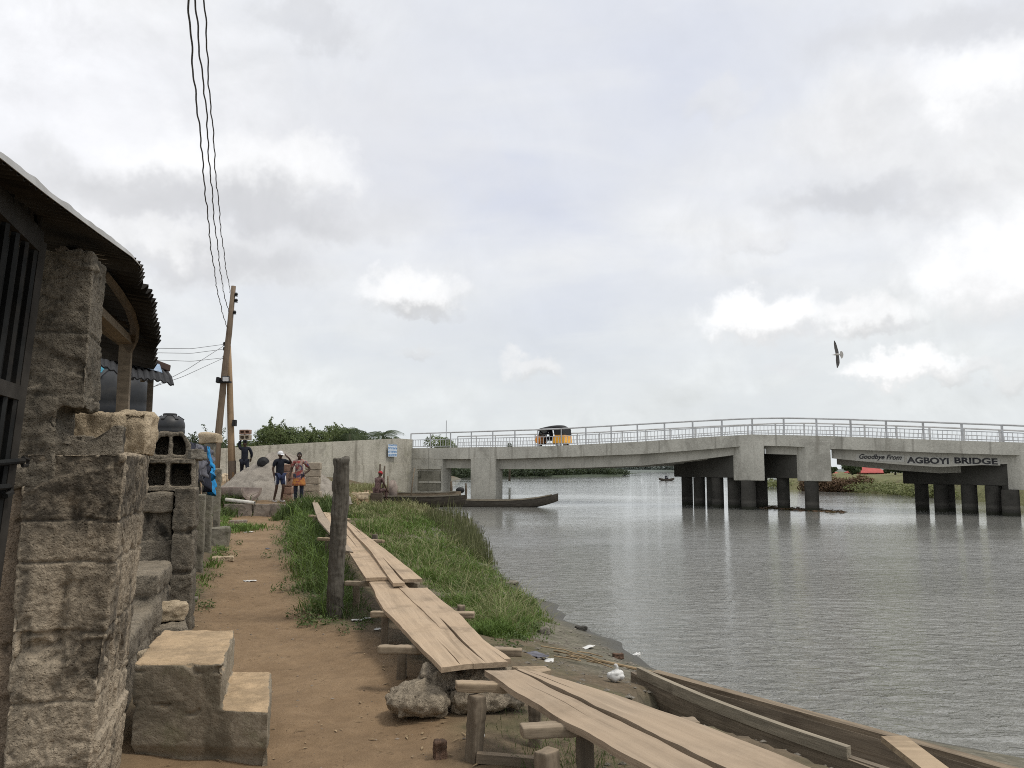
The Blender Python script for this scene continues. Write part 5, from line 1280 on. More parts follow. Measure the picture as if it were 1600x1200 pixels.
# ------------------------------------------------------------------ yard: sand heap, kerb, trough, pipe
q = P(438, 762, 31.5); HC = V((q.x, q.y, 0.45)); HR, HH = 2.35, 2.0
def heapz(x, y):
    dx, dy = (x - HC.x) / 1.15, (y - HC.y); r = math.hypot(dx, dy)
    a = max(0.0, 1 - r / HR); z = HH * (a ** 0.92) * (1 if r < HR else 0)
    z -= 0.16 * math.exp(-(r / 0.4) ** 2)
    return HC.z + z + (0.10 * fr((x, y, 0), 1.6, 4, 3) + 0.06 * fr((x, y, 2), 5, 3, 3)) * min(1, a * 5)
mb = MB(); rows = []
for i in range(61):
    row = [HC + V((0, 0, 0))] ; row = []
    for k in range(60):
        a = 2 * PI * k / 60; r = HR * 1.04 * i / 60; x, y = HC.x + r * 1.15 * math.cos(a), HC.y + r * math.sin(a); row.append(V((x, y, heapz(x, y) - (0.25 if i > 58 else 0))))
    row.append(row[0]); rows.append(row)
mb.sheet(rows); o = mb.build('sand_heap', M['sand'], smooth=True, weld=True); tag(o, 'heap of grey building sand behind the kerb', 'sand heap')
# head pan lying on it
q = P(412, 727, 30.6); q.z = heapz(q.x, q.y)
mb = MB(); pr = [(0.09, 0.0), (0.12, 0.015), (0.21, 0.10), (0.23, 0.11), (0.20, 0.105), (0.105, 0.02)]
mb.lathe(pr, (0, 0, 0), 28); from mathutils import Euler
o = mb.build('head_pan', M['black'], smooth=False, matrix=None); o.location = P(412, 728, 30.3); o.rotation_euler = (-1.5, 0.9, 0.4); tag(o, 'black metal head pan leaning on the sand heap', 'pan')
o.location = V((q.x, q.y - 0.05, q.z + 0.12))
# kerb stones
for (x0, x1, lab, sd) in ((352, 396, 'grey kerb stone under the white pipe', 1), (398, 478, 'long reddish grey kerb stone across the end of the path', 2)):
    a, b2 = P(x0, 792, 27.25), P(x1, 792, 27.25 - (0 if sd == 1 else 0.25)); L = (b2 - a).length
    mb = MB(); mb.box((0, 0, 0.2), (L, 0.28, 0.44)); ang = math.atan2(b2.y - a.y, b2.x - a.x)
    o = rough(mb, 'kerb_stone', M['kerb'], 0.035, ((0.02, 2.5), (0.01, 12.0)), None, Matrix.Translation((((a.x + b2.x) / 2), (a.y + b2.y) / 2, -0.03)) @ Matrix.Rotation(ang, 4, 'Z'), 60 + sd); tag(o, lab, 'kerb', 'kerb stones at the end of the path')
mb = MB(); a, b2 = P(353, 780.5, 27.3), P(398, 786, 27.1); mb.tube([a, b2], 0.062, 16, cap=False); mb.tube([b2, a], 0.05, 16, cap=False); tag(mb.build('pipe', M['pvc'], smooth=True), 'dusty white pipe lying on the kerb', 'pipe')
# half round trough
a, b2 = P(330, 768, 29.2), P(393, 771, 27.9); ax = (b2 - a).normalized(); sd = V((ax.y, -ax.x, 0)).normalized(); mb = MB()
R1, R2 = 0.44, 0.34; n = 16; rows = []
zc_ = 0.47 + R1
for e in (a, b2):
    outer = [V((e.x, e.y, zc_)) + sd * (R1 * math.cos(PI * k / n)) - V((0, 0, R1 * math.sin(PI * k / n))) for k in range(n + 1)]
    inner = [V((e.x, e.y, zc_)) + sd * (R2 * math.cos(PI * k / n)) - V((0, 0, R2 * math.sin(PI * k / n))) for k in range(n, -1, -1)]
    rows.append(outer + inner + [outer[0]])
mb.sheet(rows); m_ = 2 * (n + 1) + 1
for r in (0, 1):
    for k in range(n):
        o0 = r * m_; f = (o0 + k, o0 + k + 1, o0 + 2 * n - k, o0 + 2 * n + 1 - k); mb.f.append(f if r else f[::-1]); mb.m.append(0)
# bed inside, so the end reads as a solid block with a round channel
o = mb.build('drain_trough', M['trough'], weld=True); tag(o, 'half round concrete drain trough standing at the end of the path', 'trough')
# stacked new blocks behind the men
def block(name, c, d, label, mat, seed, group=None, rz=0.0, hollow=False, cat='concrete block'):
    mb = MB()
    if hollow:
        w_, dd, hh = d; t_ = 0.05
        mb.box((0, dd / 2 - t_ / 2, 0), (w_, t_, hh)); mb.box((0, 0.02, hh / 2 - t_ / 2), (w_, dd - 0.02, t_)); mb.box((0, 0.02, -hh / 2 + t_ / 2), (w_, dd - 0.02, t_))
        for k in (-1, 0, 1): mb.box((k * (w_ / 2 - t_ / 2), 0.02, 0), (t_, dd - 0.02, hh))
        vx = 0.018
    else: mb.box((0, 0, 0), d); vx = 0.03
    o = rough(mb, name, mat, vx, ((0.006, 8.0),), None, Matrix.Translation(c) @ Matrix.Rotation(rz, 4, 'Z'), seed); tag(o, label, cat, group); return o
g = 'new blocks stacked behind the two men'
q = P(489, 760, 29.6); zb0 = hz1(q.x, q.y); rows_ = ['bottom', 'second', 'third', 'fourth', 'fifth']
for k in range(5):
    block('sandcrete_block', V((q.x - 0.03 * (k % 2), q.y, zb0 + 0.13 + k * 0.262)), (0.62 - 0.05 * (k % 3), 0.3, 0.255), 'tan block, %s from the ground in the stack right of the patterned shirt' % rows_[k], M['block_new'], 70 + k, g, 0.1 * (k % 2))
q = P(449, 775, 28.6); zb0 = hz1(q.x, q.y)
for k in range(5):
    block('sandcrete_block', V((q.x + 0.02 * (k % 2), q.y, zb0 + 0.13 + k * 0.262)), (0.34, 0.42, 0.255), 'reddish block, %s from the ground in the stack between the two men' % rows_[k], M['block_red'], 80 + k, g, 0.2 - 0.1 * (k % 2))
# loose light rubble along the wall foot
for k, (x, y, d, s) in enumerate(((350, 745, 38, 0.5), (340, 746, 37, 0.4), (357, 747, 39, 0.35))):
    q = P(x, y, d); z0 = hz1(q.x, q.y); mb = MB(); mb.box((0, 0, 0.15), (s * 1.6, s, max(0.25, q.z - z0 + 0.2)))
    o = rough(mb, 'rubble_lump', M['block_pale'], 0.05, ((0.08, 2.0), (0.03, 6.0)), None, Matrix.Translation((q.x, q.y, z0)), 90 + k); tag(o, ('pale rubble left of the brace pole foot', 'pale rubble behind the leaning pole', 'pale rubble right beside the brace pole foot')[k], 'rubble')
# ------------------------------------------------------------------ people
def skin(nodes, edges, root, sub=1):
    names = list(nodes); me = bpy.data.meshes.new('sk')
    me.from_pydata([tuple(nodes[n][0]) for n in names], [(names.index(a), names.index(b)) for a, b in edges], [])
    bm = bmesh.new(); bm.from_mesh(me); lay = bm.verts.layers.skin.verify(); bm.verts.ensure_lookup_table()
    for i, n in enumerate(names):
        r = nodes[n][1]; bm.verts[i][lay].radius = r if hasattr(r, '__len__') else (r, r)
        bm.verts[i][lay].use_root = (n == root)
    bm.to_mesh(me); bm.free()
    o = bpy.data.objects.new('sk', me); COL.objects.link(o)
    o.modifiers.new('s', 'SKIN').use_smooth_shade = True
    md = o.modifiers.new('d', 'SUBSURF'); md.levels = sub; md.render_levels = sub
    r = eval_mesh(o); bpy.data.objects.remove(o); bpy.data.meshes.remove(me); return r
def join_mesh(me, mb, name, mats, matidx=None):
    off = len(me.vertices)
    vs = [tuple(v.co) for v in me.vertices] + list(mb.v)
    fs = [tuple(p.vertices) for p in me.polygons] + [tuple(off + i for i in f) for f in mb.f]
    mi = [0] * len(me.polygons) + list(mb.m)
    r = bpy.data.meshes.new(name); r.from_pydata(vs, [], fs)
    for m in mats: r.materials.append(m)
    r.polygons.foreach_set('material_index', mi); r.polygons.foreach_set('use_smooth', [True] * len(fs)); r.update(); return r
BASE = dict(pelvis=(0, 0, .95), belly=(0, 0, 1.10), chest=(0, 0, 1.29), nb=(0, 0.01, 1.44), neck=(0, 0, 1.51), head=(0, -.015, 1.62),
            sl=(.18, 0, 1.41), el=(.25, .03, 1.14), wl=(.26, -.05, .90), hl=(.26, -.09, .80),
            sr=(-.18, 0, 1.41), er=(-.25, .03, 1.14), wr=(-.26, -.05, .90), hr=(-.26, -.09, .80),
            pl=(.095, 0, .90), kl=(.10, -.03, .50), al=(.10, .03, .08), tl=(.12, -.14, .035),
            pr=(-.095, 0, .90), kr=(-.10, -.03, .50), ar=(-.10, .03, .08), tr=(-.12, -.14, .035))
def person(label, loc, rz, pose, clothes, scale=1.0, face=(0, -1, 0), hair=True, hat=None, group=None, toes=True):
    """clothes: list of (name, material, kind)"""
    J = {k: V(v) * 1.0 for k, v in BASE.items()}
    for k, v in pose.items(): J[k] = V(v)
    t = thing('person', label, 'person', loc, group, rz); mw = root_matrix(t) @ Matrix.Scale(scale, 4)
    def addm(name, me):
        me.name = name; me.transform(Matrix.Scale(scale, 4)); o = bpy.data.objects.new(name, me); COL.objects.link(o); o.parent = t; return o
    R = dict(pelvis=.125, belly=.115, chest=.13, nb=.075, neck=.055, sl=.06, el=.043, wl=.030, hl=.026, sr=.06, er=.043, wr=.030, hr=.026, pl=.085, kl=.056, al=.04, tl=.036, pr=.085, kr=.056, ar=.04, tr=.036)
    nodes = {k: (J[k], R[k]) for k in R}
    edges = [('pelvis', 'belly'), ('belly', 'chest'), ('chest', 'nb'), ('nb', 'neck')]
    for s in 'lr': edges += [('nb', 's' + s), ('s' + s, 'e' + s), ('e' + s, 'w' + s), ('w' + s, 'h' + s), ('pelvis', 'p' + s), ('p' + s, 'k' + s), ('k' + s, 'a' + s), ('a' + s, 't' + s)]
    me = skin(nodes, edges, 'pelvis')
    mb = MB(); hd = J['head']; f = V(face).normalized(); up_ = (hd - J['neck']).normalized(); 
    sdv = f.cross(up_).normalized(); f = up_.cross(sdv); rot = Matrix((sdv, -f, up_)).transposed()
    # skull, jaw, nose, ears, brow as one closed surface plus features
    hb = MB(); hb.ball((0, 0, 0), (.075, .092, .115), 18, 14)
    for v in hb.v:
        x, y, z = v
        if z < -0.02: k = (-.02 - z) / .1; x *= 1 - .28 * k; y = y * (1 - .15 * k) - .012 * k
        if y < -.055 and abs(x) < .03 and -.04 < z < .025: y -= .012
        mb.v.append(tuple(hd + rot @ V((x, y, z))))
    mb.f += hb.f; mb.m += hb.m
    def feat(c, r, mi=0):
        b_ = MB(); b_.ball(c, r, 8, 6); mb.add([hd + rot @ V(v) for v in b_.v], b_.f, mi)
    feat((0, -.103, -.018), (.014, .02, .022)); feat((0, -.088, -.062), (.026, .012, .010))
    for s in (-1, 1): feat((s * .077, .005, -.005), (.012, .02, .03)); feat((s * .03, -.083, .012), (.013, .01, .008), 1); feat((s * .03, -.091, .012), (.006, .005, .006), 2)
    mb.tube([J['neck'] - up_ * .02, hd - up_ * .06], [.054, .05], 10)
    for s in 'lr':     # palm, four fingers and thumb
        wv, hv = J['w' + s], J['h' + s]; d = (hv - wv).normalized(); a = d.orthogonal().normalized(); bq = d.cross(a)
        mb.tube([wv, wv.lerp(hv, .5), hv], [.028, .037, .034], 8, flat=0.55)
        for k in range(4):
            o_ = a * (k - 1.5) * .016; L = (.062, .075, .07, .055)[k]
            p0 = hv - d * .01 + o_; mb.tube([p0, p0 + d * L * .45 + bq * .006, p0 + d * L * .8 + bq * .022, p0 + d * L * .95 + bq * .036], [.0095, .009, .008, .006], 6)
        p0 = wv.lerp(hv, .35) + a * .028; mb.tube([p0, p0 + a * .022 + d * .03, p0 + a * .025 + d * .058 + bq * .01], [.011, .010, .007], 6)
    me = join_mesh(me, mb, 'body', [M['skin'], M['white'], M['hair']]); addm('body', me)
    if hair:
        b_ = MB(); b_.ball((0, .012, .03), (.080, .092, .096), 16, 10); b_.f = [q_ for q_ in b_.f if sum(b_.v[i][2] for i in q_) / len(q_) > .03 + max(0, -.9 * (sum(b_.v[i][1] for i in q_) / len(q_)) - .02) * .6]
        b_.m = [0] * len(b_.f); b_.v = [tuple(hd + rot @ V(v)) for v in b_.v]; addm('hair', b_.mesh('hair', M['hair'], True))
    if hat:
        b_ = MB(); b_.ball((0, .008, .04), (.092, .105, .098), 18, 12); b_.f = [q_ for q_ in b_.f if sum(b_.v[i][2] for i in q_) / len(q_) > .02]; b_.m = [0] * len(b_.f)
        if hat[1] == 'cap':
            pk = MB(); pk.sheet([[V((x, -.08 - k * .045 * math.cos(x * 10), .045 - .01 * k)) for x in (-.07, -.035, 0, .035, .07)] for k in range(3)]); b_.add(pk.v, pk.f)
        b_.v = [tuple(hd + rot @ V(v)) for v in b_.v]; o = addm('cap' if hat[1] == 'cap' else 'headscarf', b_.mesh('hat', hat[0], True)); md = o.modifiers.new('s', 'SOLIDIFY'); md.thickness = .008
    for nm, mt, kind in clothes:
        if kind in ('shirt', 'longshirt', 'tunic'):
            ns = {'pelvis': (J['pelvis'] - V((0, 0, 0.06)), .155), 'belly': (J['belly'], .145), 'chest': (J['chest'], .158), 'nb': (J['nb'] - V((0, 0, .015)), .095)}; es = [('pelvis', 'belly'), ('belly', 'chest'), ('chest', 'nb')]
            for s in 'lr':
                ns['s' + s] = (J['s' + s], .078); fr_ = .98 if kind == 'longshirt' else .75
                ns['e' + s] = (J['s' + s].lerp(J['e' + s], fr_), .066); es += [('nb', 's' + s), ('s' + s, 'e' + s)]
                if kind == 'longshirt': ns['w' + s] = (J['e' + s].lerp(J['w' + s], .85), .05); es.append(('e' + s, 'w' + s))
            m_ = skin(ns, es, 'belly')
            if kind == 'tunic':
                sk_ = MB(); n_ = 20; rws = []
                for z_, rx_, ry_ in ((1.05, .165, .135), (.95, .185, .15), (.80, .205, .165), (.66, .225, .18), (.60, .228, .182), (.60, .215, .17), (.8, .19, .15)):
                    rws.append([V((rx_ * math.cos(2 * PI * k_ / n_) * (1 + .03 * math.sin(5 * 2 * PI * k_ / n_)), ry_ * math.sin(2 * PI * k_ / n_), z_)) for k_ in range(n_ + 1)])
                sk_.sheet(rws); m_ = join_mesh(m_, sk_, 'tunic', [mt])
        elif kind in ('shorts', 'trousers'):
            fr_ = .82 if kind == 'shorts' else 1.0
            ns = {'pelvis': (J['pelvis'], .145)}; es = []
            for s in 'lr':
                ns['p' + s] = (J['p' + s], .105); ns['k' + s] = (J['p' + s].lerp(J['k' + s], fr_), .09 if kind == 'shorts' else .075); es += [('pelvis', 'p' + s), ('p' + s, 'k' + s)]
                if kind == 'trousers': ns['a' + s] = (J['k' + s].lerp(J['a' + s], .93), .06); es.append(('k' + s, 'a' + s))
            m_ = skin(ns, es, 'pelvis')
        elif kind == 'shoe':
            b_ = MB()
            for s in 'lr': b_.tube([J['a' + s] + (J['a' + s] - J['t' + s]) * .25 - V((0, 0, .045)), J['a' + s].lerp(J['t' + s], .5) - V((0, 0, .02)), J['t' + s] + (J['t' + s] - J['a' + s]) * .25], [.045, .05, .035], 8, flat=.8)
            m_ = b_.mesh('shoe', mt, True)
        elif kind == 'stripe':
            b_ = MB(); 
            for s in 'lr': b_.tube([J['p' + s] + V((.08 if s == 'l' else -.08, -.05, 0)), J['p' + s].lerp(J['k' + s], .8) + V((.07 if s == 'l' else -.07, -.04, 0))], [.03, .03], 6)
            m_ = b_.mesh('stripe', mt, True)
        m_.materials.clear(); m_.materials.append(mt); addm(nm, m_)
    return t
def foot_at(px, py, d): q = P(px, py, d); return q
# carrier, seen from behind, climbing the heap with two blocks on the head
q = P(381, 748, 33.2)
zt_ = P(384, 690, 33.2).z; sc_ = 1.0; cz = zt_ - 1.62 - .10
person('person in black seen from behind carrying two blocks on the head', (q.x, q.y, cz), PI + 0.15,
       dict(sl=(.19, 0, 1.44), el=(.25, -.06, 1.62), wl=(.16, -.03, 1.80), hl=(.10, -.01, 1.84), sr=(-.19, 0, 1.44), er=(-.27, -.10, 1.20), wr=(-.22, -.22, 1.02), hr=(-.19, -.26, .94),
            kl=(.12, -.16, .56), al=(.13, .02, .22), tl=(.15, -.14, .18), kr=(-.17, .16, .52), ar=(-.26, .42, .16), tr=(-.26, .28, .05)),
       [('shirt', M['navy'], 'longshirt'), ('trousers', M['navy'], 'trousers')], 1.0, (0, -1, 0))
block('hollow_block', V((q.x, q.y, cz + 1.735 + .155)), (.46, .24, .22), 'pale hollow block with two holes resting on the carrier\'s head', M['block_new'], 101, 'blocks carried on the head', -0.12, True)
block('hollow_block', V((q.x - .01, q.y + .01, cz + 1.735 + .155 + .224)), (.46, .24, .20), 'reddish block on top of the carried pale block', M['block_red'], 102, 'blocks carried on the head', -0.05, True)
mb = MB(); mb.box((q.x, q.y, cz + 1.745), (.16, .16, .05)); tag(mb.build('head_pad', M['darkcloth'], bevel=.015), 'dark folded pad between the head and the carried blocks', 'pad')
# man in white cap with raised hand
q = P(436, 779, 27.9); z0 = hz1(q.x, q.y)
person('person in white cap, open dark shirt and blue shorts raising one hand', (q.x, q.y, z0), 0.75,
       dict(sl=(.19, 0, 1.42), el=(.40, -.12, 1.30), wl=(.22, -.20, 1.52), hl=(.12, -.17, 1.60), er=(-.24, .04, 1.14), wr=(-.22, -.03, .89), hr=(-.21, -.07, .80),
            kl=(.10, -.10, .50), al=(.10, .04, .08), tl=(.12, -.14, .035), kr=(-.10, .0, .50), ar=(-.13, .12, .08), tr=(-.14, -.06, .035)),
       [('open_shirt', M['navy'], 'shirt'), ('shorts', M['shorts'], 'shorts'), ('side_stripe', M['white'], 'stripe'), ('shoes', M['sandal'], 'shoe')], 1.0, (0.1, -1, -.05), hat=(M['white'], 'cap'))
# man in patterned tunic, hand on hip
m, nb, b = newmat('patterned print'); c = nb.coord()
vc = nb.vor(c, 16, out='Color'); r_ = nb.sep(vc)
c1 = nb.ramp(r_[0], [(0.0, (0.24, 0.05, 0.045)), (0.3, (0.25, 0.17, 0.14)), (0.5, (0.22, 0.085, 0.065)), (0.65, (0.06, 0.05, 0.10)), (0.8, (0.30, 0.21, 0.17)), (0.95, (0.09, 0.045, 0.05))], 'CONSTANT')
z_ = nb.sep(c)[2]; c2 = nb.ramp(r_[1], [(0, (0.36, 0.13, 0.035)), (0.5, (0.42, 0.18, 0.045)), (0.75, (0.24, 0.07, 0.05))], 'CONSTANT')
setp(nb, b, Base_Color=nb.mix(nb.smooth(z_, 0.90, 0.82), c1, c2), Roughness=0.9); M['print'] = m
q = P(466, 788, 27.6); z0 = hz1(q.x, q.y)
person('person in a red and orange patterned tunic with one hand on the hip', (q.x, q.y, z0), 0.12,
       dict(el=(.36, .05, 1.16), wl=(.20, -.05, 1.0), hl=(.14, -.09, .98), er=(-.27, .02, 1.13), wr=(-.31, -.07, .89), hr=(-.31, -.10, .80)),
       [('tunic', M['print'], 'tunic'), ('trousers', M['darkcloth'], 'trousers'), ('shoes', M['sandal'], 'shoe')], 1.0, (0.05, -1, -.1))
# seated woman by the boats
q = P(589, 775, 35.2)
person('person in a red headscarf and maroon patterned dress sitting by the dark boat', (q.x, q.y, P(589, 735.5, 35.2).z - 1.28), 2.6,
       dict(pelvis=(0, 0, .46), belly=(0, -.03, .62), chest=(0, -.10, .80), nb=(0, -.13, .96), neck=(0, -.16, 1.03), head=(0, -.20, 1.13), sl=(.17, -.13, .93), el=(.26, -.22, .70), wl=(.26, -.40, .52), hl=(.24, -.47, .46), sr=(-.17, -.13, .93), er=(-.26, -.18, .68), wr=(-.30, -.30, .45), hr=(-.31, -.36, .36),
            pl=(.10, -.04, .42), kl=(.17, -.42, .44), al=(.16, -.42, .08), tl=(.17, -.58, .03), pr=(-.10, -.04, .42), kr=(-.17, -.42, .44), ar=(-.16, -.40, .08), tr=(-.17, -.56, .03)),
       [('dress', M['maroon'], 'shirt'), ('skirt', M['maroon'], 'trousers')], 1.0, (0, -1, -.3), hair=False, hat=(M['redcap'], 'scarf'))
sq = q; sz = P(589, 735.5, 35.2).z - 1.28
mb = MB(); zs = hz1(sq.x, sq.y); mb.box((sq.x, sq.y, (zs + sz + .32) / 2), (.5, .4, max(.2, sz + .32 - zs))); tag(mb.build('wooden_box', M['timber_dark'], bevel=.02), 'dark wooden box the woman in the red headscarf sits on', 'box')

# ------------------------------------------------------------------ three wheeler on the bridge
def tricycle():
    t = tB(862, 690)
    for _ in range(12): c = A + U * t + BN * 2.4; kx_ = ray(862, 690); t += (kx_.x / kx_.y * c.y - c.x)
    c = A + U * t + BN * 2.4; zr = LB(863, ftop(863)).z - 0.06
    kz = (P(863, 664.5, c.y).z - zr) / 1.74
    fw = -U; root = thing('tricycle', 'yellow and black three wheeled taxi crossing the bridge', 'tricycle', (c.x, c.y, zr), None, math.atan2(fw.y, fw.x))
    S = lambda x, y, z: V((x * 1.0, y, z * kz))
    def put(name, mb_, mat, **kw):
        mb_.v = [tuple(V((v[0], v[1], v[2] * kz))) for v in mb_.v]
        o = bpy.data.objects.new(name, mb_.mesh(name, mat, kw.get('smooth', False))); COL.objects.link(o); o.parent = root
        if kw.get('bevel'): md = o.modifiers.new('b', 'BEVEL'); md.width = kw['bevel']; md.segments = 2
        return o
    # x forward, y across, z up; origin at the middle of the footprint
    mb = MB(); prof_ = [(-1.28, .35), (-1.25, .95), (-.95, 1.0), (-.55, .98), (-.42, .72), (-.35, .32)]
    n = len(prof_); vs = [(x, s * .62, z) for s in (-1, 1) for x, z in prof_]
    mb.add(vs, [tuple(range(n)), tuple(range(2 * n - 1, n - 1, -1))] + [((k + 1) % n, k, n + k, n + (k + 1) % n) for k in range(n)]); put('rear_body', mb, M['yellow'], bevel=.03)
    mb = MB(); prof_ = [(.72, .30), (.66, .92), (.80, .98), (1.02, .92), (1.12, .62), (1.05, .38)]
    n = len(prof_); vs = [(x, s * (.40 if x > .9 else .52), z) for s in (-1, 1) for x, z in prof_]
    mb.add(vs, [tuple(range(n)), tuple(range(2 * n - 1, n - 1, -1))] + [((k + 1) % n, k, n + k, n + (k + 1) % n) for k in range(n)]); put('front_cowl', mb, M['orange'], bevel=.03)
    mb = MB(); mb.box((.15, 0, .30), (1.2, 1.1, .06)); put('floor', mb, M['black'])
    mb = MB(); g_ = []
    for i in range(13):
        u = i / 12; x = .78 - 1.98 * u; z = 1.52 + .20 * math.sin(PI * min(1, u * 1.15) * .62) - (.16 * max(0, u - .85) / .15)
        g_.append([(x, y, z - .22 * (abs(y) / .66) ** 4) for y in (-.66, -.5, -.25, 0, .25, .5, .66)])
    mb.sheet(g_); o = put('canopy', mb, M['black'], smooth=True); md = o.modifiers.new('s', 'SOLIDIFY'); md.thickness = .03
    mb = MB(); mb.add([(-1.22, -.63, .95), (-1.22, .63, .95), (-1.14, .63, 1.55), (-1.14, -.63, 1.55), (-.55, -.63, .96), (-.45, -.63, 1.52), (-.55, .63, .96), (-.45, .63, 1.52)], [(0, 1, 2, 3), (0, 3, 5, 4), (1, 6, 7, 2)]); o = put('rear_curtain', mb, M['black']); md = o.modifiers.new('s', 'SOLIDIFY'); md.thickness = .02
    for y in (-.56, .56):
        mb = MB(); mb.tube([(.72, y, .9), (.60, y, 1.5)], .03, 8); put('windscreen_pillar', mb, M['black'])
        mb = MB(); mb.tube([(-.42, y, .7), (-.30, y, 1.55)], .028, 8); put('door_pillar', mb, M['black'])
    mb = MB(); mb.add([(.735, -.5, .95), (.735, .5, .95), (.625, .5, 1.48), (.625, -.5, 1.48)], [(0, 1, 2, 3)]); o = put('windscreen', mb, M['glass'])
    o.hide_render = False
    mb = MB(); mb.box((.0, 0, .62), (.4, .5, .14)); mb.box((-.55, 0, .60), (.45, 1.0, .14)); mb.box((-.80, 0, .88), (.1, 1.0, .5)); put('seat', mb, M['black'], bevel=.03)
    mb = MB(); mb.tube([(.55, -.3, 1.0), (.58, 0, .98), (.55, .3, 1.0)], .018, 8); mb.tube([(.58, 0, .98), (.85, 0, .4)], .025, 8); put('handlebar', mb, M['black'])
    mb = MB(); mb.ball((1.11, 0, .80), (.05, .09, .09), 12, 8); put('headlight', mb, M['white'], smooth=True)
    for (x, y) in ((.98, 0), (-.85, .52), (-.85, -.52)):
        w_ = MB(); rr = []
        for a_ in range(25): a = 2 * PI * a_ / 24; rr.append((x + .165 * math.cos(a), y, .215 / kz * 1.0 + .165 * math.sin(a)))
        w_.tube(rr, .055, 8, cap=False); wo = put('wheel', w_, M['black'], smooth=True)
        rm = MB(); rm.tube([(x, y - .05, .215 / kz), (x, y + .05, .215 / kz)], .12, 16); ro = put('rim', rm, M['rail']); ro.parent = wo
    q = V((c.x, c.y, zr)) + fw * 0.02
    person('person in dark clothes driving the three wheeler', (q.x, q.y, zr + .20 * kz), math.atan2(fw.y, fw.x) + PI / 2,
           dict(pelvis=(0, 0, .56), belly=(0, -.02, .70), chest=(0, -.05, .90), nb=(0, -.06, 1.04), neck=(0, -.07, 1.10), head=(0, -.10, 1.21), sl=(.18, -.06, 1.01), el=(.25, -.28, .82), wl=(.25, -.5, .82), hl=(.24, -.56, .82), sr=(-.18, -.06, 1.01), er=(-.25, -.28, .82), wr=(-.25, -.5, .82), hr=(-.24, -.56, .82),
                pl=(.1, -.05, .52), kl=(.14, -.45, .50), al=(.14, -.45, .18), tl=(.15, -.6, .13), pr=(-.1, -.05, .52), kr=(-.14, -.45, .50), ar=(-.14, -.45, .18), tr=(-.15, -.6, .13)),
           [('shirt', M['navy'], 'longshirt'), ('trousers', M['navy'], 'trousers')], 1.0, (0, -1, 0))
tricycle()

# ------------------------------------------------------------------ bird
def bird():
    c = P(1308, 554, 20); t = []
    k = 15 / F * 20 / 15 * 1.0      # metres per photo pixel at that depth
    mb = MB(); mb.tube([(-8.6, -.2, -.6), (-6.2, 0, -.5), (-5.2, 0, -.4), (-3.2, 0, -.1), (0, 0, .1), (3.5, 0, .1), (5.8, 0, .1)], [.12, .35, .85, 1.15, 1.75, 1.3, .5], 12, mi=1)
    def flat(pts, th, mi):
        n = len(pts); f = [(x, -th, z) for x, z in pts] + [(x, th, z) for x, z in pts]
        mb.add(f, [tuple(range(n - 1, -1, -1)), tuple(range(n, 2 * n))] + [(i, (i + 1) % n, n + (i + 1) % n, n + i) for i in range(n)], mi)
    flat([(-2.2, .5), (-3.0, 5), (-3.9, 9.5), (-4.1, 13), (-4.4, 17), (-4.0, 22.5), (-3.0, 22), (-1.2, 18.5), (.2, 14), (1.3, 9), (2.4, 4.8), (2.6, .5)], .22, 0)
    flat([(-2.2, -.5), (-2.0, -5), (-2.4, -9), (-2.0, -14), (-1.6, -18), (-1.3, -21), (-.4, -21.5), (.8, -19.5), (2.4, -16.5), (3.4, -13), (3.3, -8), (2.9, -4), (2.6, -.5)], .22, 0)
    flat([(4.2, .8), (5.4, 5.2), (6.6, 5.8), (8.4, 4.6), (9.5, 2.4), (9.9, 0), (9.4, -3), (8.0, -5.6), (6.8, -6.6), (5.6, -4.4), (4.2, -.8)], .15, 1)
    mb.v = [tuple(c + V((x * k, y * k + abs(z) * 0.0, z * k))) for x, y, z in mb.v]
    mb.build('bird', [M['bird'], M['birdw']], matrix=Matrix.Translation(c), smooth=False)
    tag(bpy.data.objects['bird'], 'grey bird with spread wings flying over the river', 'bird')
bird()

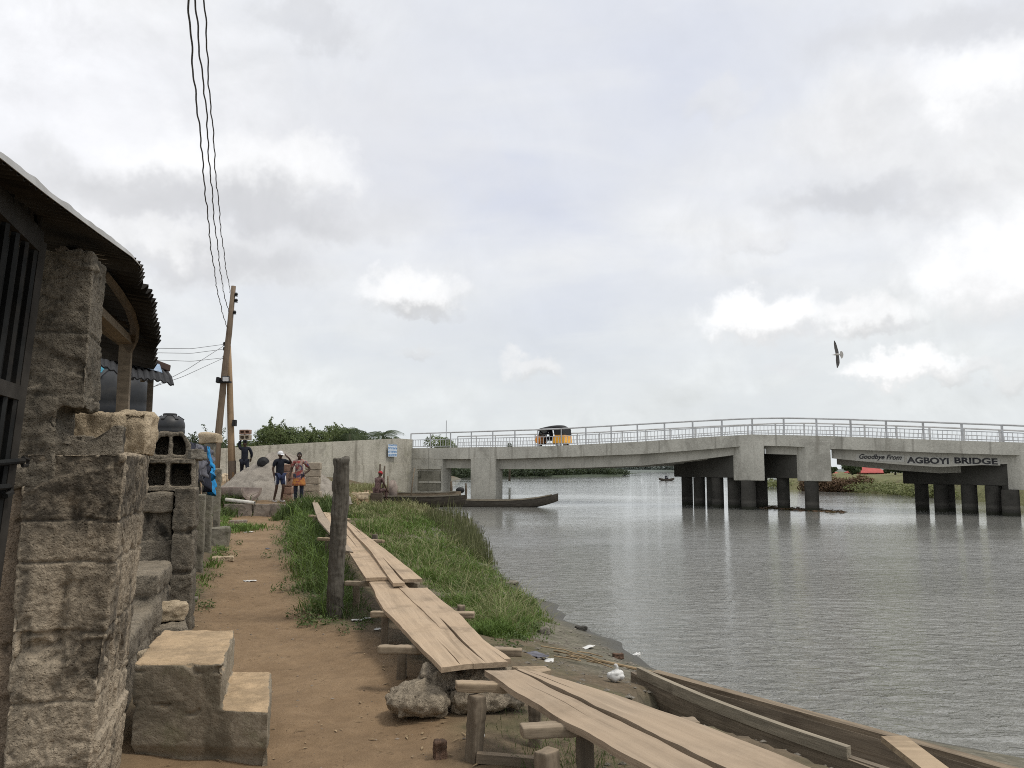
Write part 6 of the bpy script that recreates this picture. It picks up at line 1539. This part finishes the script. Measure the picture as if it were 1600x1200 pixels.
# ------------------------------------------------------------------ boats
def canoe(name, label, p0, p1, width, depth, zrim, mat, lift=0.25, part_plank=None, n=28, thick=0.035, pointed=(1, 1), group=None, liftp=(1.0, 1.0)):
    """open wooden dugout from p0 to p1 (world x,y)"""
    p0, p1 = V(p0), V(p1); L = (p1 - p0).length; ang = math.atan2(p1.y - p0.y, p1.x - p0.x)
    t = thing(name, label, 'boat', ((p0.x + p1.x) / 2, (p0.y + p1.y) / 2, zrim - depth), group, ang)
    out_, in_ = [], []
    def half(u):
        a = u if pointed[0] else 0.5; 
        w_ = 1.0
        if u < .5 and pointed[0]: w_ = math.sin(PI * (u + .035) / 1.07) ** .75
        if u >= .5 and pointed[1]: w_ = math.sin(PI * (u + .035) / 1.07) ** .75
        return width / 2 * w_
    def rise(u): return lift * (abs(u - .5) * 2) ** 2.6 * (liftp[0] if u < .5 else liftp[1])
    m_ = 12
    for i in range(n + 1):
        u = i / n; h = half(u); x = (u - .5) * L; rz_ = rise(u); ro, ri = [], []
        for k in range(m_ + 1):
            a = PI * k / m_; cy, sz = math.cos(a), math.sin(a)
            bot = depth * (1 - .25 * (abs(u - .5) * 2) ** 2)
            j_ = .008 * fr((x * 2, k, 0), 1, 3)
            ro.append((x, h * math.copysign(abs(cy) ** .75, cy) + j_, depth + rz_ - bot * sz ** .8 * .98 + j_))
            hi = max(.01, h - thick); ri.append((x, hi * math.copysign(abs(cy) ** .75, cy), depth + rz_ - (bot - thick) * sz ** .8 * .96))
        out_.append(ro); in_.append(ri[::-1])
    rows = [o_ + i_ + [o_[0]] for o_, i_ in zip(out_, in_)]
    mb = MB(); mb.sheet(rows)
    k2 = 2 * (m_ + 1) + 1
    for e in (0, n):
        for k in range(m_):
            o0 = e * k2; f = (o0 + k, o0 + k + 1, o0 + 2 * m_ - k, o0 + 2 * m_ + 1 - k); mb.f.append(f if e else f[::-1]); mb.m.append(0)
    me = mb.mesh('hull', mat, False, None, True); o = bpy.data.objects.new('hull', me); COL.objects.link(o); o.parent = t
    def plank(nm, u0, u1, side, w_, h_, mt, dz=0.0, dy=0.0):
        g_ = MB(); ps = []
        for i in range(9):
            u = u0 + (u1 - u0) * i / 8; ps.append(V(((u - .5) * L, side * (half(u) + dy), depth + rise(u) + dz)))
        for i in range(8):
            pass
        rows = []
        for p in ps: rows.append([p + V((0, -w_ / 2, -h_ / 2)), p + V((0, w_ / 2, -h_ / 2)), p + V((0, w_ / 2, h_ / 2)), p + V((0, -w_ / 2, h_ / 2)), p + V((0, -w_ / 2, -h_ / 2))])
        g_.sheet(rows); g_.f += [(0, 1, 2, 3), (43, 42, 41, 40)]; g_.m += [0, 0]
        me2 = g_.mesh(nm, mt, False, None, True); o2 = bpy.data.objects.new(nm, me2); COL.objects.link(o2); o2.parent = t; return o2
    def thwart(u, w_, mt, dz=-.06):
        g_ = MB(); h = half(u); g_.box(((u - .5) * L, 0, depth + rise(u) + dz), (w_, 2 * h - .03, .035)); o2 = bpy.data.objects.new('thwart', g_.mesh('thwart', mt)); COL.objects.link(o2); o2.parent = t
    return t, plank, thwart
WL = WZ
# moored canoe in front of the abutment
a, b2 = P(672, 780, 50.5), P(872, 770, 49.5)
t, pk, th_ = canoe('canoe', 'long dark canoe afloat with its upturned bow pointing right', (a.x, a.y, 0), (b2.x, b2.y, 0), 1.15, .65, WZ + .40, M['hull_dark'], .45, liftp=(.3, 1.0))
pk('gunwale', .03, .95, -1, .07, .06, M['hull_grey'], .02); pk('gunwale', .03, .95, 1, .07, .06, M['hull_grey'], .02)
for u in (.25, .45, .65, .8): th_(u, .22, M['hull_grey'])
# dark boat drawn up on the bank
a, b2 = P(548, 780, 37.5), P(728, 781, 36.0)
t, pk, th_ = canoe('canoe', 'dark old canoe drawn up on the bank beside the woman in the red headscarf', (a.x, a.y, 0), (b2.x, b2.y, 0), 1.0, .55, P(640, 776, 36.5).z, M['hull_dark'], .10)
pk('gunwale', .05, .95, -1, .06, .06, M['hull_grey'], .02)
for u in (.3, .5, .7): th_(u, .2, M['hull_grey'])
a, b2 = P(590, 772, 41), P(720, 772, 40.5)
t, pk, th_ = canoe('canoe', 'weathered grey canoe lying behind the dark one below the abutment', (a.x, a.y, 0), (b2.x, b2.y, 0), .9, .5, P(650, 770, 41).z, M['hull'], .1)
pk('gunwale', .05, .95, -1, .06, .05, M['hull_grey'], .02)
# near canoe on the mud, bottom right
n0_, n1_, f1_ = G(966, 1052, -.22), G(1290, 1153, -.22), G(1600, 1183, -.22)
B0 = V((n0_.x, n0_.y, 0)) + V((.0, .15, 0)); ad_ = (n1_ - n0_); ad_.z = 0; ad_.normalize(); pd_ = V((-ad_.y, ad_.x, 0)); cw_ = (f1_ - n0_).dot(pd_) * .84
B0 = V((n0_.x, n0_.y, 0)) + pd_ * (cw_ / 2 - .1); B1 = V((n0_.x, n0_.y, 0)) + ad_ * 5.4 + pd_ * cw_ / 2
t, pk, th_ = canoe('canoe', 'large weathered dugout canoe on the mud in the near right corner', B0, B1, cw_, .46, -.29, M['hull'], .06, n=60, thick=.06, liftp=(1.0, .5))
o = pk('side_plank', .02, .42, -1, .05, .085, M['hull_grey'], .03, -.02); pk('side_plank', .40, .56, -1, .05, .05, M['hull'], -.02, -.04); pk('side_plank', .50, .8, -1, .08, .09, M['hull_grey'], .0, -.05)
pk('rim', .03, .97, 1, .09, .05, M['hull'], .01)
th_(.24, .16, M['hull_dark'], -.12)
mb = MB(); a, b2 = P(1396, 1160, 4.9), P(1490, 1215, 4.35); mb.beam(a + V((0, 0, .02)), b2 - V((0, 0, .04)), .15, .035); o = mb.build('loose_board', M['beam']); tag(o, 'pale loose board lying across the near canoe', 'board')
# far boat with a person
q = G(1042, 751, WZ)
t, pk, th_ = canoe('canoe', 'tiny dark canoe far out on the river', (q.x - 1.5, q.y, 0), (q.x + 1.6, q.y + 1, 0), .9, .5, WZ + .35, M['hull_dark'], .2)
person('person paddling the tiny canoe far out on the river', (q.x - .1, q.y + .5, WZ + .02), 0.6,
       dict(pelvis=(0, 0, .36), belly=(0, -.02, .5), chest=(0, -.05, .70), nb=(0, -.06, .84), neck=(0, -.07, .9), head=(0, -.08, 1.01), sl=(.18, -.06, .81), el=(.3, -.2, .62), wl=(.25, -.35, .5), hl=(.24, -.42, .46), sr=(-.18, -.06, .81), er=(-.3, -.2, .62), wr=(-.25, -.35, .5), hr=(-.24, -.42, .46),
            pl=(.1, -.05, .32), kl=(.14, -.35, .45), al=(.14, -.5, .16), tl=(.14, -.62, .12), pr=(-.1, -.05, .32), kr=(-.14, -.35, .45), ar=(-.14, -.5, .16), tr=(-.14, -.62, .12)),
       [('shirt', M['navy'], 'longshirt'), ('trousers', M['navy'], 'trousers')])
# stakes
def stake(px, y0, y1, d, r, lean, label, mat='timber_dark', name='stake'):
    a = P(px, y1, d); z0 = min(hz1(a.x, a.y), a.z) - .3; b2 = P(px + lean, y0, d); mb = MB(); n = 6
    mb.tube([V((a.x, a.y, z0)), a.lerp(b2, .5) + V((.01, 0, 0)), b2], [r, r * .95, r * .7], 8); tag(mb.build(name, M[mat], smooth=True), label, 'stake')
stake(592, 725, 778, 37.5, .055, 2, 'tallest dark stake behind the woman in the red headscarf'); stake(597, 728, 778, 37.6, .05, 4, 'second dark stake leaning right behind the woman in the red headscarf')
stake(606, 744, 778, 37.6, .05, 0, 'short grey stake right of the two tall ones', 'timber'); stake(640, 731, 780, 37.4, .035, 8, 'thin long pole leaning right beside the dark canoe', 'timber')
stake(705, 752, 775, 52.5, .09, 0, 'stake in the water inside the gap of the abutment, left one'); stake(728, 755, 775, 52.5, .07, 0, 'stake in the water beside the leftmost bridge column')
for x, d, lab in ((1443, 60, 'left of the two stakes sticking out of the water between right hand piles'), (1454, 60, 'shorter right stake sticking out of the water between right hand piles'), (1493, 58, 'leaning stake in the water between the far right piles')):
    q = P(x, 797 if x < 1490 else 798, d); mb = MB(); mb.tube([(q.x, q.y, -1.8), (q.x + (.15 if x > 1480 else 0), q.y, P(x, 790, d).z)], .10, 8); tag(mb.build('stake', M['pile']), lab, 'stake')
mb = MB(); q = P(719, 766, 51); mb.ball(q, (.28, .22, .2), 14, 8); o = mb.build('tarp_bundle', M['black'], smooth=True, matrix=Matrix.Translation(q)); tag(o, 'round dark bundle in the canoe seen through the abutment gap', 'bundle')
for x, y, d, lab in ((613, 757, 38, 'pale sack standing behind the stakes near the ramp wall'),):
    q = P(x, y, d); z0 = hz1(q.x, q.y); mb = MB(); mb.tube([(q.x, q.y, z0), (q.x, q.y, q.z - .1), (q.x + .03, q.y, q.z + .2)], [.22, .26, .1], 12); o = mb.build('sack', M['trough'], smooth=True); tag(o, lab, 'sack')
# floating weed at the middle piles
rs = np.random.RandomState(3); n = 500; xx = rs.rand(n); PX = 1185 + 135 * xx ** 1.3; PY = 791 + 9 * xx + rs.normal(0, 1.3, n); vs = []
for i in range(n):
    q = G(PX[i], PY[i], WZ + .01); s = .04 + .10 * rs.rand(); a = rs.rand() * PI; u_ = V((math.cos(a), math.sin(a), 0)) * s * 2; v_ = V((-math.sin(a), math.cos(a), .3)) * s * .6; q = q + V((0, 0, .05 * rs.rand()))
    vs += [q - u_, q - v_, q + u_, q + v_]
o = np_mesh('floating_weed', np.array([tuple(v) for v in vs]), 4, M['leaf_brown']); tag(o, 'line of brown floating weed caught against the middle piles', 'floating weed', kind='stuff')

# ------------------------------------------------------------------ wooden post
q = G(522, 958, 0.02); qt = P(534, 715, 8.75); mb = MB(); n = 30; ln = qt - q
for i in range(1):
    d_ = qt - q; mb.tube([q - V((0, 0, .25)), q + d_ * .3, q + d_ * .7 + V((.01, 0, 0)), qt], [.097, .095, .098, .092], 9, flat=.92)
mt = Matrix.Translation(q)
mb.v = [tuple(V(v) - q) for v in mb.v]
o = rough(mb, 'wooden_post', M['post_w'], .014, ((.010, 5.0), (.004, 24.0)), None, mt, 111.0, lambda p, n_: -.016 * max(0, fr((p.x * 30, p.y * 30, p.z * 2.2), 1, 3)) + (.02 * fr(p, 10, 2) if p.z > 1.6 else 0))
tag(o, 'thick weathered wooden post standing in the long grass', 'post')

# ------------------------------------------------------------------ plank walkways
def plank(name, label, left, right, splits, seed, thick=.034, group='walkway planks', n=44, mat='plank'):
    """left/right: edge polylines [(px,py,z)] running from the far end to the near end"""
    rs = random.Random(seed)
    Lc, _ = curve([G(*p) for p in left], n); Rc, _ = curve([G(*p) for p in right], n)
    mid0, mid1 = (Lc[0] + Rc[0]) / 2, (Lc[-1] + Rc[-1]) / 2; c = (mid0 + mid1) / 2
    x = (mid1 - mid0).normalized(); y = V((0, 0, 1)).cross(x).normalized(); z = x.cross(y)
    mt = Matrix.Translation(c) @ Matrix((x, y, z)).transposed().to_4x4()
    bounds = [0.0] + [s[0] for s in splits] + [1.0]; mb = MB()
    for k in range(len(bounds) - 1):
        e0, e1 = rs.randint(0, 1) if k else 0, rs.randint(0, 1) if k else 0
        rows = []
        for i in range(e0, n + 1 - e1):
            u = i / n
            def edge(j, sg):
                if j == 0 or j == len(bounds) - 1: b_ = bounds[j] + (.045 * fr((u * 3.2, seed, j), 1, 3) + .014 * fr((u * 22, seed, j), 1, 2)) * (1 if j == 0 else -1)
                else:
                    s = splits[j - 1]; w_ = 0
                    if s[1] < u < s[2]: w_ = s[3] * math.sin(PI * (u - s[1]) / (s[2] - s[1])) ** .8 if s[2] < .999 else s[3] * ((u - s[1]) / (s[2] - s[1])) ** .7
                    b_ = bounds[j] + .03 * fr((u * 5, seed, j), 1, 3) + sg * max(w_, .0002)
                return b_
            f0, f1 = edge(k, +1), edge(k + 1, -1); row = []
            sag = V((0, 0, .008 * fr((u * 3, seed, 0), 1, 2)))
            for q_ in range(5): row.append(Lc[i].lerp(Rc[i], f0 + (f1 - f0) * q_ / 4) + sag + V((0, 0, .004 * fr((u * 9, f0 + (f1 - f0) * q_ / 4, seed), 1, 2))))
            dn = V((0, 0, -thick)); row += [row[4] + dn, row[0] + dn, row[0]]; rows.append(row)
        b0 = len(mb.v); mb.sheet(rows); w_ = 8
        mb.f.append((b0, b0 + 1, b0 + 2, b0 + 3, b0 + 4, b0 + 5, b0 + 6)); mb.m.append(0)
        e = b0 + (len(rows) - 1) * w_; mb.f.append((e + 6, e + 5, e + 4, e + 3, e + 2, e + 1, e)); mb.m.append(0)
    o = mb.build(name, M[mat], matrix=mt, weld=True); tag(o, label, 'plank', group); return o
Zn, Zm, Zf = .32, .40, .48
plank('plank', 'split plank at the left near end of the upper walkway', [(568, 898, Zm), (600, 950, .365), (645, 1000, .335), (690, 1043, Zn)], [(627, 905, Zm), (655, 942, .37), (700, 990, .34), (738, 1037, Zn)], [(.62, .80, 1.0, .022)], 1)
plank('plank', 'cracked plank at the right near end of the upper walkway', [(624, 918, Zm), (662, 955, .365), (705, 1000, .335), (740, 1037, Zn)], [(668, 918, Zm), (712, 955, .365), (757, 1000, .335), (804, 1033, Zn)], [(.30, .50, .99, .05), (.82, .9, 1.0, .014)], 2)
plank('plank', 'long cracked plank on the left of the far walkway', [(505, 800, Zf), (545, 862, .45), (571, 903, Zm + .035)], [(524, 802, Zf), (575, 862, .45), (612, 902, Zm + .035)], [(.6, .2, .75, .03)], 3)
plank('plank', 'plank with a broken end on the right of the far walkway', [(526, 803, Zf + .02), (580, 862, .49), (614, 911, Zm + .045)], [(548, 818, Zf + .02), (607, 862, .49), (666, 909, Zm + .045)], [(.35, .8, 1.0, .05), (.6, .1, .5, .03)], 4)
plank('plank', 'pale plank at the far start of the walkway beside the wooden post', [(487, 782, .5), (497, 812, .5), (540, 860, .47)], [(494, 781, .5), (508, 806, .5), (552, 862, .47)], [], 5)
plank('plank', 'splintered plank on the left of the near walkway', [(757, 1048, .41), (886, 1127, .405), (1015, 1200, .40), (1190, 1300, .40)], [(806, 1046, .41), (947, 1116, .405), (1116, 1200, .40), (1340, 1310, .40)], [(.6, .12, .42, .010)], 6, n=70)
plank('plank', 'pale wide plank on the right of the near walkway', [(806, 1044, .415), (850, 1064, .41), (985, 1128, .405), (1130, 1199, .40), (1350, 1306, .40)], [(838, 1048, .415), (970, 1088, .41), (1094, 1133, .405), (1270, 1199, .40), (1560, 1306, .40)], [(.35, .0, .2, .03)], 7, n=70)
plank('plank', 'short broken plank end jammed between the two walkways', [(800, 1041, .295), (830, 1052, .26)], [(850, 1040, .27), (862, 1047, .25)], [], 8, n=10, mat='beam')
# trestles
def trestle(label, a, b2, legs, sill=None, w_=.09, h_=.055, name='trestle'):
    """a,b2: the two ends of the cross beam (px,py,z)"""
    A_, B_ = G(*a), G(*b2); t = thing(name, label, 'trestle', (A_.lerp(B_, .5).x, A_.lerp(B_, .5).y, 0), 'trestles under the walkways')
    def worn(nm, mb_, mat, seed, mt):
        mb_.v = [tuple(mt.inverted() @ V(v)) for v in mb_.v]
        return rough(mb_, nm, mat, .011, ((.006, 9.0), (.002, 40.0)), t, mt, seed)
    x = (B_ - A_).normalized(); y = V((0, 0, 1)).cross(x).normalized(); mt = Matrix.Translation(A_.lerp(B_, .5)) @ Matrix((x, y, x.cross(y))).transposed().to_4x4()
    mb = MB(); mb.beam(A_, B_, w_, h_); worn('cross_beam', mb, M['beam'], A_.x * 9, mt)
    for (px, py, zb, px2, r) in legs:
        bt = G(px, py, zb); tp = V((bt.x + px2, bt.y + .02, A_.lerp(B_, .5).z - h_ / 2)); mb = MB(); mb.beam(bt - V((0, 0, .12)), tp, r, r * .9)
        x2 = (tp - bt).normalized(); y2 = V((0, 1, 0)); y2 = (y2 - x2 * y2.dot(x2)).normalized(); mt2 = Matrix.Translation(bt) @ Matrix((x2, y2, x2.cross(y2))).transposed().to_4x4()
        worn('leg', mb, M['timber'], px * .1, mt2)
    if sill:
        s0, s1 = G(*sill[0]), G(*sill[1]); mb = MB(); mb.beam(s0, s1, .05, .05); mb.build('sill', M['timber'], t)
    return t
trestle('near trestle under the start of the near walkway, with a long sill on the ground', (712, 1072, .375), (850, 1074, .345), [(739, 1184, 0.0, .02, .085), (836, 1165, -.04, 0, .08)], [(745, 1183, .02), (850, 1192, .0)])
trestle('nearest trestle with a thick pale beam under the near walkway', (814, 1142, .355), (1090, 1131, .345), [(862, 1290, 0.0, -.02, .10), (915, 1270, -.05, .0, .085)])
trestle('trestle under the near end of the upper walkway', (592, 1014, .27), (816, 1019, .26), [(627, 1060, 0.0, .0, .07), (780, 1085, -.12, 0, .07)])
trestle('second trestle of the upper walkway with its beam end over the grass', (580, 959, .32), (741, 961, .31), [(601, 1006, 0.0, 0, .07), (720, 1020, -.15, 0, .07)], h_=.05)
trestle('third trestle of the upper walkway half hidden in the long grass', (540, 911, .345), (655, 914, .34), [(556, 950, 0.0, 0, .07), (640, 960, -.12, 0, .07)], h_=.05)
trestle('far trestle hidden in the grass beside the wooden post', (497, 842, .42), (600, 846, .42), [(512, 868, .02, 0, .09), (585, 878, -.1, 0, .09)], h_=.05)
trestle('farthest trestle at the start of the walkway', (484, 806, .44), (545, 812, .44), [(492, 830, .03, 0, .1), (535, 836, -.05, 0, .1)], h_=.05)
mb = MB(); mb.beam(G(748, 1082, .2), G(760, 1200, .0), .05, .05)
# cement bags and lumps
def bag(px, py, size, label, seed, mat='bag', rz=0.0, z=0.0, name='cement_bag', amp=.045, base=None):
    q = G(px, py, z); mb = MB(); s = V(size)
    mb.ball((0, 0, s.z * .48), (s.x * .5, s.y * .5, s.z * .5), 20, 14); mb.box((0, 0, s.z * .4), (s.x * .72, s.y * .7, s.z * .62))
    o = rough(mb, name, M[mat], .014, ((amp, 4.0), (amp * .4, 13.0), (.005, 45.0)), None, Matrix.Translation((q.x, q.y + s.y * .3, z - .02)) @ Matrix.Rotation(rz, 4, 'Z'), seed); tag(o, label, 'hardened bag' if name == 'cement_bag' else 'concrete lump'); return o
bag(652, 1120, (.45, .38, .20), 'big smooth hardened cement bag lying lowest on the path side', 121, rz=.25)
bag(682, 1084, (.26, .19, .20), 'rough gravelly concrete lump standing on the cement bag', 122, 'lump', .2, .09, 'concrete_lump', .06)
bag(735, 1112, (.30, .32, .20), 'small grey hardened bag behind the first trestle leg', 123, rz=-.2)
bag(775, 1112, (.42, .3, .16), 'dark hardened bag lying flat under the near walkway', 124, rz=.1)
bag(765, 1085, (.46, .3, .2), 'upper dark hardened bag directly under the walkway joint', 125, rz=-.1, z=.09)
bag(700, 1075, (.30, .3, .24), 'hardened bag tucked under the end of the upper walkway', 126, rz=.5)

# ------------------------------------------------------------------ small things on the ground
def lump(px, py, z, size, label, mat, seed, name='rock', cat='rock', rz=0.3, amp=.3):
    q = G(px, py, z); q.z = hz1(q.x, q.y)
    # settle on the real ground along this photo direction
    for _ in range(12): q2 = G(px, py, q.z); q = V((q2.x, q2.y, hz1(q2.x, q2.y)))
    mb = MB(); s = V(size); mb.box((0, 0, s.z * .4), s); m_ = min(s)
    o = rough(mb, name, M[mat], max(.008, m_ * .12), ((m_ * amp * .5, .6 / m_), (m_ * .08, 3.0 / m_)), None, Matrix.Translation(q) @ Matrix.Rotation(rz, 4, 'Z'), seed); tag(o, label, cat)
lump(849, 990, -.4, (.13, .10, .09), 'pale squarish stone on the mud below the grass', 'rock', 131)
lump(966, 1029, -.5, (.12, .07, .07), 'dark brick lump on the mud near the waterline', 'brick', 132, 'brick', 'brick')
lump(908, 984, -.6, (.16, .10, .06), 'dark flat stone right at the waterline', 'pile', 133)
lump(688, 1184, 0, (.075, .07, .11), 'small brown brick stump standing on the path', 'brick', 134, 'brick', 'brick')
lump(798, 912, -.6, (.3, .2, .05), 'flat pale slab at the edge of the water by the grass', 'rock', 135)
lump(372, 818, 0, (.5, .25, .12), 'pale ragged stone at the left edge of the path beside the footing', 'kerb', 136)
lump(348, 876, .1, (.35, .2, .08), 'half buried pale stone in the grass at the wall foot', 'block_pale', 137)
lump(300, 940, .1, (.12, .1, .06), 'small pale stone at the wall foot beside the second pier', 'rock', 138)
lump(1010, 1010, -.7, (.1, .07, .04), 'small flat dark stone at the waterline behind the brick lump', 'pile', 139)
lump(560, 790, 0, (.8, .3, .3), 'pale boulder in the grass in front of the dark canoe', 'block_pale', 140)
def litter(px, py, z, size, label, seed, mat='litter', name='litter'):
    q = G(px, py, z)
    for _ in range(12): q2 = G(px, py, q.z); q = V((q2.x, q2.y, hz1(q2.x, q2.y)))
    rs = random.Random(seed); g_ = []
    for i in range(8):
        row = []
        for k in range(6): row.append(V(((i / 7 - .5) * size[0] * (1 + .3 * rs.random()), (k / 5 - .5) * size[1] * (1 + .3 * rs.random()), .012 + size[2] * (rs.random() * .35))))
        g_.append(row)
    mb = MB(); mb.sheet(g_); o = mb.build(name, M[mat], smooth=True, solid=.003); o.location = q; o.rotation_euler = (0, 0, rs.random() * 3); tag(o, label, 'litter'); return o
litter(391, 909, 0, (.16, .10, .03), 'crumpled white paper in the middle of the path', 1)
q = GG(963, 1066); mb = MB(); mb.ball((0, 0, .05), (.07, .06, .055), 16, 10); mb.tube([(0, 0, .08), (.01, 0, .12), (.0, .01, .15)], [.02, .012, .02], 6)
o = rough(mb, 'plastic_bag', M['litter'], .009, ((.02, 12.0),), None, Matrix.Translation(q), 201); tag(o, 'white knotted plastic bag beside the tip of the near canoe', 'bag')
litter(918, 1013, -.5, (.22, .08, .02), 'pale plastic scrap on the mud below the bank', 3)
litter(858, 1034, -.3, (.14, .08, .02), 'flat pale scrap on the mud beside the walkway end', 4)
litter(996, 1024, -.7, (.16, .07, .03), 'white scrap washed up at the waterline', 5)
litter(558, 971, 0, (.10, .06, .03), 'white wrapper at the edge of the grass left of the planks', 6)
litter(590, 985, 0, (.07, .05, .02), 'tiny white scrap under the second trestle', 7)
litter(575, 968, 0, (.09, .05, .03), 'crumpled pale wrapper in the shadow of the planks', 8)
litter(838, 1025, -.3, (.22, .12, .03), 'torn grey cloth strip below the bank grass', 9, 'greycloth')
litter(1220, 1168, -.5, (.28, .06, .04), 'white foam scum inside the near canoe', 10)
litter(748, 1150, 0, (.12, .05, .02), 'pale scrap on the earth beside the first trestle leg', 11)
litter(418, 858, 0, (.14, .06, .015), 'lilac wrapper on the path further along', 12, 'greycloth')
litter(388, 832, 0, (.25, .12, .02), 'pale rag on the path near the kerb', 13)
for k in range(11):
    rs = random.Random(200 + k); px, py = rs.uniform(880, 955), rs.uniform(1036, 1062); q = G(px, py, -.45); z0 = hz1(q.x, q.y); a = rs.uniform(-.5, .35); L = rs.uniform(.10, .26)
    d_ = V((math.cos(a), math.sin(a), 0)) * L; e = q + d_; mb = MB()
    mb.tube([(q.x - d_.x, q.y - d_.y, hz1(q.x - d_.x, q.y - d_.y) + .02 + .006 * k), (q.x, q.y, z0 + .03 + .006 * k), (e.x, e.y, hz1(e.x, e.y) + .02 + .006 * k)], rs.uniform(.004, .008), 6); tag(mb.build('driftwood_stick', M['dry_stick']), 'dry reed stalk in the tangle on the mud beside the near canoe', 'stick', 'dry reed stalks washed up on the mud')
a, b2 = G(928, 1034, -.45), G(1075, 1056, -.62); mb = MB(); mb.tube([(a.x, a.y, hz1(a.x, a.y) + .02), (b2.x, b2.y, hz1(b2.x, b2.y) + .03)], .016, 7); tag(mb.build('driftwood_stick', M['dry_stick']), 'longest pale stick pointing from the mud into the water', 'stick')
# pebbles and bits scattered over the mud and the path
def pebbles(name, label, n, fy, fl, fr_, smin, smax, mat, seed):
    rs = np.random.RandomState(seed); vs = []; fs = []
    ico = [(0, 0, 1), (1, 0, 0), (0, 1, 0), (-1, 0, 0), (0, -1, 0), (0, 0, -1)]; fc = [(0, 1, 2), (0, 2, 3), (0, 3, 4), (0, 4, 1), (5, 2, 1), (5, 3, 2), (5, 4, 3), (5, 1, 4)]
    for i in range(n):
        y = fy[0] + (fy[1] - fy[0]) * rs.rand() ** 1.5; x = fl(y) + (fr_(y) - fl(y)) * rs.rand(); s = smin + (smax - smin) * rs.rand() ** 3; z = hz1(x, y); b0 = len(vs); a = rs.rand() * 6
        for (u, v, w_) in ico: vs.append((x + (u * math.cos(a) - v * math.sin(a)) * s * (1 + .4 * rs.rand()), y + (u * math.sin(a) + v * math.cos(a)) * s * .8, z + w_ * s * .55 + s * .15))
        fs += [tuple(b0 + k for k in f) for f in fc]
    me = bpy.data.meshes.new(name); me.from_pydata(vs, [], fs); me.materials.append(mat); tag(link_mesh(name, me), label, 'pebbles', kind='stuff')
pebbles('pebbles', 'pebbles and grit scattered over the muddy shore', 1600, (4.0, 12), itp([4, 7, 12], [.6, .1, -.3]), itp([4, 6, 7, 8, 10, 12], [4, 3.5, 2.6, 2.2, 1.4, .9]), .006, .035, M['rock'], 1)
pebbles('pebbles', 'small stones scattered on the sandy path', 420, (3.2, 24), itp(pY, pL), itp(pY, pR), .003, .016, M['kerb'], 2)

# ------------------------------------------------------------------ render settings
sc.cycles.max_bounces = 4; sc.cycles.diffuse_bounces = 2; sc.cycles.glossy_bounces = 3; sc.cycles.transmission_bounces = 2; sc.cycles.transparent_max_bounces = 4
sc.cycles.use_denoising = False
sc.cycles.pixel_filter_type = 'BLACKMAN_HARRIS'; sc.cycles.filter_width = 1.0
sc.cycles.sample_clamp_direct = 1.6; sc.cycles.sample_clamp_indirect = 1.5
